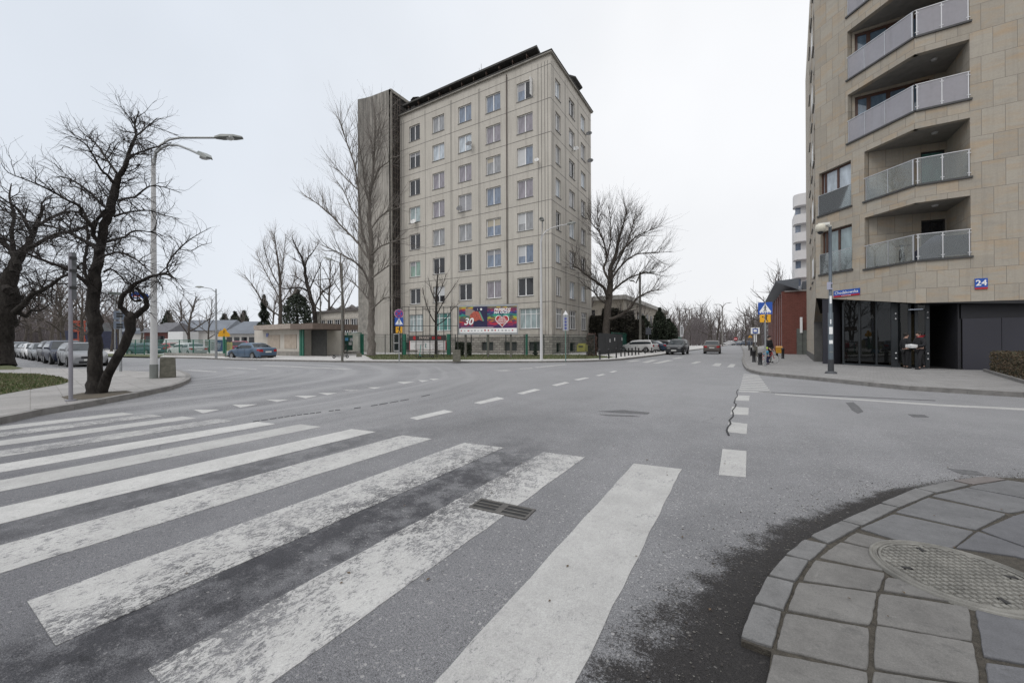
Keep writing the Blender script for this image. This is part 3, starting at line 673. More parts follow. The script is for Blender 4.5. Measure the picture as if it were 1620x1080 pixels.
hs = [(a, b, c, d) for a, b in sw for c, d in rows]+[(a-.1, b+.35, 2.88, 5.10) for a, b in sw]
m = MB(); holes_wall(m, 0, SDL, ZB, ZT, hs, .2); m.build('wall', PLAS, office, FS)
m = MB(); holes_wall(m, 0, SDL, -.05, ZB, [(1.2, 2.4, .3, 1.3), (5, 6.6, .3, 1.3)], .3); m.build('plinth', RUB, office, FS)
m = MB()
for k in base: m = MB(); m.bb(k[0], k[1], .25, .29, k[2], k[3]); m.build('basement_grille', M('basement dark', (.035, .035, .035), .8, var=.4, scale=8), office, FF)
# back and left walls, roof deck
m = MB(); m.quad((-FL, SDL, 0), (0, SDL, 0), (0, SDL, ZT), (-FL, SDL, ZT)); m.quad((-FL, 0, 0), (-FL, SDL, 0), (-FL, SDL, ZT), (-FL, 0, ZT)); m.build('back_wall', PLAS, office)
# panel joints (recessed seams shown as slim dark strips standing 3 mm proud) and pilaster lines
m = MB()
for k in range(8):
    z = S0+SP*k; m.bb(0, FL, -.004, .0, z-.035, z+.035)
for u in (4.62, 8.85, 9.02, 13.1, 13.27, 16.95, 17.12, 20.95, 21.35, 21.75, 22.1): m.bb(u-.03, u+.03, -.006, -.001, 2.1, ZT-.6)
for u in (.35, .75): m.bb(u-.03, u+.03, -.006, -.001, 2.1, ZT-.6)
m.build('panel_joints', JT, office, FF)
m = MB()
for k in range(8):
    z = S0+SP*k; m.bb(0, SDL, -.004, .0, z-.035, z+.035)
for u in (.35, .7, 3.78, 4.0, 7.72, 7.95, 11.5, 11.9): m.bb(u-.03, u+.03, -.006, -.001, 2.1, ZT-.6)
m.build('panel_joints', JT, office, FS)
CORN = M('cornice', (.30, .285, .26), .85, var=.3, scale=.6, streak=.5); ROOFD = M('roof felt', (.06, .058, .055), .9, var=.3)
m = MB(); m.bb(-FL, .22, -.25, SDL+.2, ZT, ZT+.16, 0); m.bb(-FL, .28, -.31, SDL+.25, ZT+.163, ZT+.24, 1); m.build('cornice', [CORN, ROOFD], office)
# roof storey: dark open eaves under a thin slab, brackets
m = MB(); m.bb(-FL+1.0, -2.4, 1.7, SDL-1.5, ZT+.24, ZT+1.2, 0)
m.build('roof_storey', M('roof storey wall', (.16, .15, .14), .9, var=.3, streak=.4), office)
m = MB()
m.add([(-FL+.6, -.05, ZT+1.28), (-1.6, -.05, ZT+1.28), (-1.9, 2.2, ZT+1.1), (-FL+.6, 2.2, ZT+1.1), (-FL+.6, -.05, ZT+1.5), (-1.6, -.05, ZT+1.5), (-1.9, 2.2, ZT+1.5), (-FL+.6, 2.2, ZT+1.5)],
      [(0, 3, 2, 1), (4, 5, 6, 7), (0, 1, 5, 4), (1, 2, 6, 5), (2, 3, 7, 6), (3, 0, 4, 7)])
m.bb(-FL+.6, -1.9, 2.2, SDL-1, ZT+1.1, ZT+1.5)
m.add([(-.6, 4.6, ZT+.6), (.25, 6.5, ZT+1.15), (.25, 8.8, ZT+1.15), (-.6, 8.8, ZT+.8), (-.6, 4.6, ZT+.9), (.25, 6.5, ZT+1.3), (.25, 8.8, ZT+1.3), (-.6, 8.8, ZT+1.2)], [(0, 3, 2, 1), (4, 5, 6, 7), (0, 1, 5, 4), (1, 2, 6, 5), (2, 3, 7, 6), (3, 0, 4, 7)])
m.build('roof_slab', ROOFD, office)
m = MB()
for k in range(11): x = -FL+1.5+k*1.8; m = MB(); m.bb(x-.05, x+.05, .1, 1.7, ZT+.9, ZT+1.1); m.tube([(x, .15, ZT+.24), (x, .15, ZT+1.3)], .03, 5); m.build('roof_bracket', RUST, office)
VENT = M('roof vent', (.22, .215, .21), .8, var=.3)
m = MB(); m.bb(-FL+.9, -FL+2.2, .6, 1.9, ZT+.2, ZT+1.5, 0); m.bb(-FL+1.4, -FL+2.7, .8, 2.0, ZT+1.5, ZT+2.15, 0)
m.lathe([(.1, .5), (1.0, .0), (1.0, -.06), (.1, -.06)], (-FL+2.05, 1.4, ZT+2.28), 8, 1, smooth=False); m.build('roof_vent', [VENT, ROOFD], office)
for (x, h) in ((-FL+.8, 1.9), (-FL+1.0, 1.5), (-9.5, 2.9), (-9.8, 2.5)): m = MB(); m.tube([(x, .8, ZT+.2), (x, .8, ZT+h)], .02, 4); m.build('antenna', RUST, office)
# windows, one object each, pane below it
rw = random.Random(12)
kinds = {(0, 6): GL_DARK, (0, 5): GL_DARK, (0, 4): GL_DARK, (0, 3): GL_FROST, (0, 2): GL_DARK, (0, 1): GL_GREEN, (0, 0): GL_DARK, (1, 6): GL_GREY, (1, 5): GL_PALE, (1, 4): GL_LILAC, (1, 3): GL_LILAC, (1, 2): GL_GREY, (1, 1): GL_DARK, (1, 0): GL_DARK,
    (2, 6): GL_BLUE, (2, 5): GL_PALE, (2, 4): GL_LILAC, (2, 3): GL_PALE, (2, 2): GL_GREY, (2, 1): GL_DARK, (2, 0): GL_DARK, (3, 6): GL_BLUE, (3, 5): GL_LILAC, (3, 4): GL_GREY, (3, 3): GL_BLUE, (3, 2): GL_BLUE, (3, 1): GL_BLUE, (3, 0): GL_LILAC,
    (4, 6): GL_BLUE, (4, 5): GL_LILAC, (4, 4): GL_BLUE, (4, 3): GL_LILAC, (4, 2): GL_GREY, (4, 1): GL_BLUE, (4, 0): GL_DARK}
for i, (a, b) in enumerate(cw):
    for k, (c, d) in enumerate(rows):
        window(office, FF, a, b, c, d, kinds[(i, k)])
for i, (a, b) in enumerate(gwn):
    window(office, FF, a, b, 2.88, 5.10, [GL_FROST, GL_TEAL, GL_GREY, GL_GREY, GL_FROST][i], mull=(.25, .5, .75), trans=(.72,), fw=.06)
for i, (a, b) in enumerate(sw):
    for k, (c, d) in enumerate(rows): window(office, FS, a, b, c, d, rw.choice([GL_PALE, GL_GREY, GL_PALE, GL_GREY, GL_DARK]))
    window(office, FS, a-.1, b+.35, 2.88, 5.10, GL_GREY, mull=(.33, .66), trans=(.72,))
# blinds and curtains hanging behind some of the panes' glass, each window its own way
BLND = [M('blind white', (.50, .51, .52), .35, var=.05), M('blind cream', (.42, .38, .30), .4, var=.06), M('curtain grey', (.30, .30, .32), .5, var=.15, scale=5)]
for f_ in [c_ for c_ in office.children if c_.name.split('.')[0] == 'window'][:35]:
    if rw.random() < .45:
        hh = rw.choice([.35, .5, .75, 1.1, 1.9]); half = rw.random() < .4; m = MB(); x0_, x1_ = (.1, .95) if half else (.1, 1.85)
        m.quad((x0_, .036, 1.94-hh), (x1_, .036, 1.94-hh), (x1_, .036, 1.94), (x0_, .036, 1.94)); m.build('blind', rw.choice(BLND), f_)
# an open sash in the top corner window and a rain pipe down the joint
m = MB(); m.bb(0, .045, -.62, .0, 0, 1.9); m.build('open_sash', WHITE, office, FF @ Matrix.Translation((20.22, .12, rows[6][0]+.07)))
m = MB(); m.tube([(17.0, -.08, 2.5), (17.0, -.08, ZT-.3)], .045, 6); m.build('rain_pipe', RUST, office, FF)
m = MB(); m.quad((20.0-.65, .19, rows[6][0]+.1), (20.0+.22, .19, rows[6][0]+.1), (20.22, .19, rows[6][1]-.1), (19.35, .19, rows[6][1]-.1)); m.build('pane', GL_DARK, office, FF)
# ---- stair tower
TX1 = -39.88; TX0 = -46.4; TY0 = 35.68
def towermat():
    m, nt, b, o = newmat('weathered concrete tower'); v = coords(nt)
    sp = nt.nodes.new('ShaderNodeSeparateXYZ'); nt.links.new(v, sp.inputs[0])
    c = mixc(nt, mrange(nt, noise(nt, v, .5, 8, .7), .3, .7), (.38, .36, .32), (.47, .44, .40))
    vs_ = coords(nt, 'Object', (1.5, 1.5, .1)); s = mrange(nt, noise(nt, vs_, 1.8, 8, .78), .36, .58)
    up = mrange(nt, math_(nt, 'ADD', sp.outputs[2], mrange(nt, noise(nt, v, .35, 4), 0, 1, -9, 9)), 19, 29, .28, .95)
    c = mixc(nt, math_(nt, 'MULTIPLY', s, up), c, (.095, .09, .082))
    lf = mrange(nt, math_(nt, 'ADD', sp.outputs[0], mrange(nt, noise(nt, v, .4, 5), 0, 1, -2, 2)), -5.5, -2.0, .85, 0)
    c = mixc(nt, math_(nt, 'MULTIPLY', lf, mrange(nt, noise(nt, v, 2, 8, .75), .3, .6)), c, (.13, .125, .115))
    nt.links.new(c, b.inputs['Base Color']); b.inputs['Roughness'].default_value = .95; bump(nt, b, noise(nt, v, 14, 7, .75), .5, .03); return m
TWM = towermat()
tower = thing('stair_tower', 'blind concrete stair tower with dark lattice side joined to the office block', 'tower', (TX1, TY0, 0))
W_ = TX1-TX0
m = MB(); zt = [(onY(a, b, TY0).x-TX1, onY(a, b, TY0).z) for a, b in ((616.7, 141.1), (604.4, 145.6), (587.8, 152.2), (576, 155.5), (565.8, 157.3))]; W_ = -zt[-1][0]; zt[0] = (0, zt[0][1])
for (xa, za), (xb, zb_) in zip(zt[:-1], zt[1:]): m.quad((xb, 0, 0), (xa, 0, 0), (xa, 0, za), (xb, 0, zb_)); m.quad((xa, 0, za), (xa, 11, za), (xb, 11, zb_), (xb, 0, zb_))
m.quad((-W_, 11, 0), (-W_, 0, 0), (-W_, 0, zt[-1][1]), (-W_, 11, zt[-1][1])); m.quad((0, 11, 0), (-W_, 11, 0), (-W_, 11, 34), (0, 11, 34)); m.build('wall', TWM, tower)
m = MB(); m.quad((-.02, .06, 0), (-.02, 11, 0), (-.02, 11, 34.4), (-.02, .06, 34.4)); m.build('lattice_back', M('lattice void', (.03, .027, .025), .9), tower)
LAT = M('lattice brick', (.085, .07, .06), .9, var=.45, scale=1.2)
m = MB()
for k in range(48): z = .35+k*.715; m.bb(-.02, .06, .25, 1.63, z, z+.10); 
for y in (.25, .68, 1.12, 1.52): m.bb(-.02, .07, y, y+.10, 0, 34.3)
for k in range(2): m.bb(-.02, .07, 1.64+k, 1.7+k, 31.9, 34.3)
m.bb(-.02, .03, 1.65, 9, 33.0, 33.1); m.bb(-.02, .03, 1.65, 9, 33.6, 33.7)
m.build('lattice', LAT, tower)
m = MB(); m.bb(-.25, .12, 0, .2, 0, 34.6); m.add([(-.3, -.0, 34.4), (.14, -.0, 34.4), (.14, 11, 34.4), (-.3, 11, 34.4), (-.3, 0, 34.8), (.14, 0, 34.8), (.14, 11, 34.8), (-.3, 11, 34.8)], [(0, 3, 2, 1), (4, 5, 6, 7), (0, 1, 5, 4), (1, 2, 6, 5), (2, 3, 7, 6), (3, 0, 4, 7)])
m.build('edge_frame', M('tower edge', (.24, .225, .20), .9, var=.3), tower)
m = MB(); m.bb(-.01, .09, .35, 1.3, .2, 2.6); m.build('door', WHITE, tower); m = MB(); m.bb(.085, .1, .45, 1.2, .4, 1.3); m.bb(.085, .1, .45, 1.2, 1.45, 2.5); m.build('door_pane', GL_DARK, tower)
# ---- low hall left of the tower
HALLW = M('hall wall', (.40, .37, .33), .9, var=.2, scale=.6, streak=.3)
hall = thing('low_hall', 'low white hall with wide grid windows left of the stair tower', 'hall', (TX0, TY0+1.5, 0))
org2 = (TX0, TY0+1.5, 0); FH = frame((TX0-13, TY0+1.5, 0), (TX0, TY0+1.5, 0), org2)
hw = [(12.9-1.75-k*1.95, 12.9-.1-k*1.95, 2.9, 5.0) for k in range(6)]
m = MB(); holes_wall(m, 0, 13, 0, 6.1, hw, .2); m.quad((0, 9, 0), (0, 0, 0), (0, 0, 6.1), (0, 9, 6.1)); m.quad((0, 0, 6.1), (13, 0, 6.1), (13, 9, 6.1), (0, 9, 6.1)); m.build('wall', HALLW, hall, FH)
for h in hw: window(hall, FH, *h, GL_DARK, mull=(.33, .66), trans=(.5,), fw=.08)
m = MB(); m.bb(-.3, 13, -.35, 9, 6.1, 6.4, 0)
for k in range(5):
    x = .5+k*2.6; m.lathe([(.0, 0), (1.2, 0)], (x, 3, 7), 6)
    m.tube([(x-.1, 2, 6.2), (x+1.25, 2, 7.0), (x+2.5, 2, 6.2)], .4, 6)
m.build('roof', M('hall roof', (.11, .10, .095), .9, var=.3), hall, FH)
m = MB(); m.bb(0, 13, -.012, -.002, 5.15, 5.95); m.build('fascia', M('hall fascia', (.46, .43, .385), .9, var=.25, streak=.4), hall, FH)
# ---- satellite dishes on the office
DISHD = M('dish grey', (.10, .10, .105), .5, var=.2); DISHW = M('dish white', (.6, .6, .59), .5, var=.1)
def dish(px, py, mat, face, lab, r=.38):
    p = onY(px, py, OY-.45) if face == 0 else onX(px, py, OX+.45)
    t = thing('satellite_dish', lab, 'satellite dish', tuple(p), 0, 'satellite dishes on the office block')
    d = Vector((.25, -.85, .45)).normalized(); q = d.to_track_quat('Z', 'Y').to_matrix().to_4x4()
    m = MB(); m.lathe([(.01, -.02), (r*.5, .02), (r, .10), (r*.98, .115), (r*.5, .04), (.01, 0)], n=18); m.build('dish', mat, t, q)
    m = MB(); m.tube([(0, -r*.9, .08), (0, 0, .42)], .012, 4); m.sphere((0, 0, .42), .035, n=6); m.build('feed_arm', SILL, t, q)
    m = MB(); e = (0, .45, -.05) if face == 0 else (-.45, 0, -.05); m.tube([(0, 0, -.02), e], .025, 5); m.build('bracket', SILL, t)
dish(742, 228, DISHD, 0, 'dark dish below the third window column, second floor from the top')
dish(727, 330, DISHD, 0, 'dark dish at the third window column, halfway up the facade')
dish(654, 351, DISHW, 0, 'white dish beside the frosted window in the column next to the tower')
dish(849, 254, DISHW, 0, 'small white dish right of the corner window, third floor from the top', .26)
dish(911, 236, DISHW, 1, 'white dish on the narrow side wall of the block', .36)
dish(932, 212, DISHD, 1, 'upper of the two dark dishes on the far edge of the side wall')
dish(934, 255, DISHD, 1, 'lower of the two dark dishes on the far edge of the side wall')

# ================================================================ STONE CLAD APARTMENT BLOCK (right)
def stone(name, bw, bh):
    m, nt, b, o = newmat(name); v = coords(nt); sp = nt.nodes.new('ShaderNodeSeparateXYZ'); nt.links.new(v, sp.inputs[0]); cb = nt.nodes.new('ShaderNodeCombineXYZ')
    nt.links.new(math_(nt, 'ADD', sp.outputs[0], math_(nt, 'MULTIPLY', sp.outputs[1], 1.0)), cb.inputs[0]); nt.links.new(sp.outputs[2], cb.inputs[1])
    br = nt.nodes.new('ShaderNodeTexBrick'); br.inputs['Scale'].default_value = 1; br.inputs['Brick Width'].default_value = bw; br.inputs['Row Height'].default_value = bh
    br.inputs['Mortar Size'].default_value = .0065; br.inputs['Mortar Smooth'].default_value = .1; br.inputs['Bias'].default_value = .0
    br.inputs['Color1'].default_value = (0, 0, 0, 1); br.inputs['Color2'].default_value = (1, 1, 1, 1); br.inputs['Mortar'].default_value = (.5, .5, .5, 1); nt.links.new(cb.outputs[0], br.inputs['Vector'])
    # per tile: shift the vein pattern so every slab has its own figure
    add = nt.nodes.new('ShaderNodeVectorMath'); add.operation = 'MULTIPLY_ADD'; nt.links.new(br.outputs['Color'], add.inputs[0]); add.inputs[1].default_value = (37, 51, 23); nt.links.new(cb.outputs[0], add.inputs[2])
    mp = nt.nodes.new('ShaderNodeMapping'); mp.inputs['Rotation'].default_value = (0, 0, R(35)); mp.inputs['Scale'].default_value = (.5, 1.7, 1); nt.links.new(add.outputs[0], mp.inputs[0])
    vein = mrange(nt, noise(nt, mp.outputs[0], 1.2, 5, .55, .8), .48, .70)
    c = mixc(nt, br.outputs['Color'], (.325, .290, .240), (.385, .350, .295))
    c = mixc(nt, math_(nt, 'MULTIPLY', vein, .75), c, (.40, .295, .19))
    mp2 = nt.nodes.new('ShaderNodeMapping'); mp2.inputs['Rotation'].default_value = (0, 0, R(-30)); mp2.inputs['Scale'].default_value = (.6, 3, 1); nt.links.new(add.outputs[0], mp2.inputs[0])
    c = mixc(nt, math_(nt, 'MULTIPLY', mrange(nt, noise(nt, mp2.outputs[0], 1.5, 6, .6, .5), .5, .75), .55), c, (.27, .25, .22))
    c = mixc(nt, 1.0, c, mrange(nt, noise(nt, v, 14, 7, .75), .3, .7, .9, 1.08), 'MULTIPLY')
    vs_ = coords(nt, 'Object', (2.2, 2.2, .14)); c = mixc(nt, math_(nt, 'MULTIPLY', mrange(nt, noise(nt, vs_, 1.8, 7, .7), .5, .75), .35), c, (.17, .155, .135))
    c = mixc(nt, br.outputs['Fac'], c, (.17, .155, .135))
    nt.links.new(c, b.inputs['Base Color']); b.inputs['Roughness'].default_value = .75; bump(nt, b, math_(nt, 'SUBTRACT', 1.0, br.outputs['Fac']), .6, .012); return m
ST1 = stone('sandstone cladding', .68, 1.125); ST2 = stone('sandstone cladding small', .68, .75)
SLATE = M('slate sill', (.055, .055, .055), .6, var=.2); BROWNF = M('brown timber frame', (.075, .035, .025), .5, var=.25); DGREY = M('dark grey metal panel', (.030, .030, .040), .55, .1, var=.12, scale=.5)
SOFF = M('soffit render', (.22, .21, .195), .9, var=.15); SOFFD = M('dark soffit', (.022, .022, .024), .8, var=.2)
K1 = DP(1449, 480, 17.6); K0 = DP(1291, 470, 22.3); KF = DP(1276, 470, 36); K1.z = K0.z = KF.z = 0
C2 = Vector((K1.x+14, K1.y, 0)); ZR = 25.5
apt = thing('apartment_block', 'sandstone clad apartment block with glass railed balconies on the right', 'apartment building', tuple(K1))
orgA = tuple(K1)
FB = frame(K0, K1, orgA); FC = frame(K1, C2, orgA); FK = frame(KF, K0, orgA)
UB = (K1-K0).length; UK = (K0-KF).length
fl = [15.15, 11.80, 8.45, 5.03]           # floor slab tops of loggias
tops = [17.70, 14.36, 10.98, 7.63]
ul = [1.82, 1.82, 2.62, 2.62]; UC = 1.71
ff5 = 18.5
hb = [(ul[i], UB, fl[i], tops[i]) for i in range(4)]+[(1.82, UB, ff5, 21.0)]+[(.22, 1.97, 8.50, 10.88), (.28, 2.0, 5.16, 7.54)]
hc = [(0, UC, fl[i], tops[i]) for i in range(4)]+[(0, UC, ff5, 21.0)]
def wallsplit(F, u1, holes, zsplit, zbot, zf, nm='wall'):
    lo = [h for h in holes if h[2] < zsplit]; 
    m = MB(); holes_wall(m, 0, u1, zsplit, ZR, holes_clip(holes, zsplit, 99), .25, skip=(UB, 0)); m.build(nm, ST1, apt, F)
    m = MB(); holes_wall(m, 0, u1, zbot, zsplit, holes_clip(holes, -99, zsplit), .25, zfun=zf, skip=(UB, 0)); m.build(nm, ST2, apt, F)
def holes_clip(hs, a, b):
    r = []
    for h in hs:
        c, d = max(h[2], a), min(h[3], b)
        if d-c > .01: r.append((h[0], h[1], c, d))
    return r
def nobottomreveal(): pass
wallsplit(FB, UB, hb, 5.03, 3.0, lambda u: 3.86-(u/UB)*.76)
wallsplit(FC, 14, hc, 5.03, 2.9, lambda u: 3.10-min(u, 3.2)/3.2*.19)
# street side wall: whole height, narrow windows, reaches the pavement with a slanted cut at the near end
hk = []
for k in range(7):
    z = 5.2+k*3.36
    hk += [(UK-1.6, UK-.5, z, z+2.3), (UK-4.4, UK-3.0, z, z+2.3), (UK-7.6, UK-6.0, z, z+2.3)]
hk = [h for h in hk if h[3] < ZR]
m = MB(); holes_wall(m, 0, UK, 5.03, ZR, hk, .18); m.build('wall', ST1, apt, FK)
m = MB(); m.poly([(0, 0, .1), (UK-2.6, 0, .1), (UK-2.6, 0, 2.6), (UK, 0, 3.86), (UK, 0, 5.03), (0, 0, 5.03)]); m.build('wall', ST2, apt, FK)
m = MB(); m.bb(0, UK-2.6, -.02, .0, .1, .55); m.bb(UK-2.9, UK-2.6, .0, .4, .1, 2.6); m.build('plinth', M('apartment plinth', (.09, .088, .085), .8, var=.2), apt, FK)
m = MB(); m.bb(UK-2.6, UK, .5, .55, .1, 3.9); m.build('porch_panel', DGREY, apt, FK)
rr = random.Random(3)
for h in hk:
    window(apt, FK, *h, rr.choice([GL_PALE, GL_GREY, GL_DARK]), dep=.14, mull=(.5,), fm=BROWNF)
# french balcony rails on the street side (pale frosted glass, edge on)
FROSTP = M('frosted rail glass', (.37, .36, .39), .3, var=.05, scale=6, alpha=.68, spec=.6, streak=.35)
RAILG = clearglass('rail glass', (.84, .87, .86), .14); STEEL = M('brushed steel', (.55, .55, .56), .35, .9, var=.08)
for h in hk[::3]:
    m = MB(); m.bb(h[0]-.05, h[1]+.05, -.10, -.085, h[2], h[2]+1.05); m.build('balcony_glass', M('white rail glass', (.6, .62, .64), .3, alpha=.9), apt, FK)
# rest of the body
m = MB(); a = K0-K1; b_ = KF-K1; c_ = b_+Vector((16, 4, 0)); d_ = Vector((14, 0, 0)); e_ = d_+Vector((0, 14, 0))
m.quad((b_.x, b_.y, 0), (b_.x, b_.y, ZR), (c_.x, c_.y, ZR), (c_.x, c_.y, 0)); m.quad((d_.x, d_.y, 0), (d_.x, d_.y, ZR), (e_.x, e_.y, ZR), (e_.x, e_.y, 0))
m.poly([(0, 0, ZR), (d_.x, d_.y, ZR), (e_.x, e_.y, ZR), (c_.x, c_.y, ZR), (b_.x, b_.y, ZR), (a.x, a.y, ZR)]); m.build('body', ST1, apt)
# loggias: floor, ceiling, back wall; local frame = world shifted to K1
inv = lambda F, u, y, z: (F @ Vector((u, y, z)))
for i in range(5):
    f0 = (fl+[ff5])[i]; t0 = (tops+[21.0])[i]; u0 = (ul+[1.82])[i]
    A = inv(FB, u0, 0, 0); Kc = Vector((0, 0, 0)); Cc = inv(FC, UC, 0, 0); Cb = inv(FC, UC+.02, 2.35, 0); Ab = inv(FB, u0, .28, 0)
    P = [A, Kc, Cc, Cb, Ab]; inset = lambda q: q
    m = MB(); m.poly([(p.x, p.y, f0-.001) for p in P]); m.build('loggia_floor', SOFF, apt)
    m = MB(); m.poly([(p.x, p.y, t0+.001) for p in reversed(P)]); m.build('loggia_ceiling', SOFF, apt)
    BW = frame(tuple(Ab), tuple(Cb), (0, 0, 0)); lw = (Cb-Ab).length
    if i in (0, 1, 4): hb_ = [(.12, 2.9, f0+.05, t0-.12)]
    else: hb_ = [(lw-.95, lw-.03, f0+.02, t0-.35)]
    m = MB(); holes_wall(m, 0, lw, f0, t0, hb_, .1); m.build('loggia_wall', ST1, apt, BW)
    m = MB(); m.quad((Cc.x, Cc.y, f0), (Cc.x, Cc.y, t0), (Cb.x, Cb.y, t0), (Cb.x, Cb.y, f0)); m.build('loggia_side', ST1, apt)
    if i in (0, 1, 4): window(apt, BW, *hb_[0], [GL_SKY, GL_SKY, 0, 0, GL_DARK][i], dep=.08, mull=(.2, .47, .73), fm=BROWNF, fw=.13, sill=False)
    else: window(apt, BW, *hb_[0], [0, 0, GL_TEAL, GL_DARK][i], dep=.08, mull=(), fm=M('dark door frame', (.03, .03, .03), .5), fw=.07, sill=False, name='balcony_door')
    # slate edge and glass rail
    m = MB(); m.bb(u0-.06, UB+.02, -.07, .03, f0-.07, f0+.012); m.build('slab_edge', SLATE, apt, FB)
    m = MB(); m.bb(.02, UC+.06, -.07, .03, f0-.07, f0+.012); m.build('slab_edge', SLATE, apt, FC)
    rg = FROSTP if i in (0, 1, 4) else RAILG; rh = 1.17
    rail = thing('balcony_rail', '', 'x'); rail.parent = apt; del rail['label']; del rail['category']
    bm_ = [u0+.06, u0+.06+(UB-u0)*.27, u0+(UB-u0)*.60, UB-.05]
    if i > 1 and i < 4: bm_ = [u0+.1, u0+(UB-u0)*.5, UB-.05]
    for a_, b__ in zip(bm_[:-1], bm_[1:]):
        m = MB(); m.bb(a_+.02, b__-.02, -.03, -.018, f0+.03, f0+rh-.04); m.build('rail_panel', rg, rail, FB)
    for a_, b__ in ((.06, UC*.5), (UC*.5, UC-.05)):
        m = MB(); m.bb(a_+.02, b__-.02, -.03, -.018, f0+.03, f0+rh-.04); m.build('rail_panel', rg, rail, FC)
    m = MB()
    for a_ in bm_: m.bb(a_-.012, a_+.012, -.035, .005, f0, f0+rh-.02)
    m.bb(u0, UB, -.045, -.005, f0+rh-.03, f0+rh+.003); m.bb(UB-.09, UB-.05, -.04, .0, f0, f0+rh)
    m.build('rail_frame', STEEL, rail, FB)
    m = MB()
    for a_ in (.07, UC*.5, UC-.05):
        m.bb(a_-.018, a_+.018, -.035, .005, f0, f0+rh-.02)
        for zz in (.14, 1.0): m.bb(a_-.06, a_+.06, -.045, -.01, f0+zz, f0+zz+.03)
    m.bb(0, UC, -.045, -.005, f0+rh-.03, f0+rh+.003); m.build('rail_frame', STEEL, rail, FC)
    # ceiling lamp
    q = inv(FC, .9, .9, 0); m = MB(); m.lathe([(.0, -.07), (.09, -.06), (.12, 0)], (q.x, q.y, t0), 12); m.build('ceiling_lamp', M('lamp globe', (.4, .4, .4), .4), apt)
# two french windows with low glass
for (a_, b__, c__, d__) in ((.22, 1.97, 8.50, 10.88), (.28, 2.0, 5.16, 7.54)):
    window(apt, FB, a_, b__, c__, d__, GL_PALE if c__ > 8 else glassmat('pane painted tree reflection', (.22, .28, .29), .03), dep=.2, mull=(.12, .52), fm=BROWNF, fw=.09, sill=False)  # lower pane: tree reflection painted in as a grey green tint
    m = MB(); m.bb(a_-.1, b__+.06, -.07, .2, c__-.09, c__-.003); m.build('slab_edge', SLATE, apt, FB)
    m = MB(); m.bb(a_, b__, -.03, -.018, c__+.02, c__+1.1); m.build('rail_panel', RAILG, apt, FB)
    m = MB(); m.bb(a_-.02, b__+.02, -.04, -.012, c__+1.1, c__+1.125); m.bb(a_-.02, a_, -.04, -.01, c__, c__+1.1); m.build('rail_frame', STEEL, apt, FB)
# ---- recessed ground floor: column, glass front, lobby, dark doors, grey panels
def onF(px, py, P0, P1):
    d = ray(px, py); n = Vector((P1.y-P0.y, -(P1.x-P0.x), 0)); t = n.dot(P0-EYE)/n.dot(d); p = EYE+d*t; return (p-P0).dot((P1-P0).normalized()), p.z
zfB = lambda u: 3.86-(u/UB)*.76
def inB(px, off, P0=None, P1=None):
    u, _ = onF(px, 560, P0 or K0, P1 or K1); P0 = P0 or K0; P1 = P1 or K1; x = (P1-P0).normalized(); return P0+x*u+Vector((-x.y, x.x, 0))*off+Vector((0, 0, .12))
G0 = inB(1300, .06); G1 = inB(1313, .06); G2 = inB(1326, .35); G3 = inB(1405, .45); G4 = inB(1478, .75, K1, C2); G5 = inB(1524, .5, K1, C2)
rel = lambda p: p-K1
m = MB(); pts = [rel(G0), rel(G1), rel(G1)+Vector((.5, .5, 0)), rel(G0)+Vector((.35, .7, 0))]
m.prism([(p.x, p.y) for p in pts], .1, 3.78); m.build('column', DGREY, apt)
# soffit under the upper floors
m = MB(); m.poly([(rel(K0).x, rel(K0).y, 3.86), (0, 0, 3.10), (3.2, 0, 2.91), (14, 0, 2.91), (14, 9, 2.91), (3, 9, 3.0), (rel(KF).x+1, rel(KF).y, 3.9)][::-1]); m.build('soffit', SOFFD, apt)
LOBG = clearglass('lobby glass', (.12, .15, .155), .01, .0)
def gpanel(A, B, z0, z1, nm='lobby_glass', mat=None, th=.03):
    F_ = frame(tuple(A), tuple(B), orgA); m = MB(); m.bb(0, (B-A).length, 0, th, z0, z1); return m.build(nm, mat or LOBG, apt, F_)
G2b = G2+(G2-G3).normalized()*-.0
gpanel(G2, G3, .2, 3.6); gpanel(G3+(G4-G3)*.06, G3+(G4-G3)*.45, .2, 3.5); gpanel(G3+(G4-G3)*.66, G4, .2, 3.4, 'door_leaf')
MULL = M('dark mullion', (.022, .026, .03), .45, .2)
m = MB()
for p, wdt in ((G2, .05), (G2.lerp(G3, .33), .035), (G2.lerp(G3, .66), .035), (G3, .16), (G3.lerp(G4, .45), .05), (G3.lerp(G4, .66), .05), (G4, .07)):
    q = rel(p); m.bb(q.x-wdt, q.x+wdt, q.y-.03, q.y+.06, .12, 3.5)
q0, q1 = rel(G2), rel(G3); m.tube([(q0.x, q0.y, .16), (q1.x, q1.y, .16)], .05, 4, smooth=False); m.build('mullion', MULL, apt)
m = MB()
for z in (.55, .8, 2.45, 2.7): q = rel(G3); m.sphere((q.x, q.y-.06, z), .045); q = rel(G4); m.sphere((q.x, q.y-.06, z), .04)
m.build('glass_fixing', STEEL, apt)
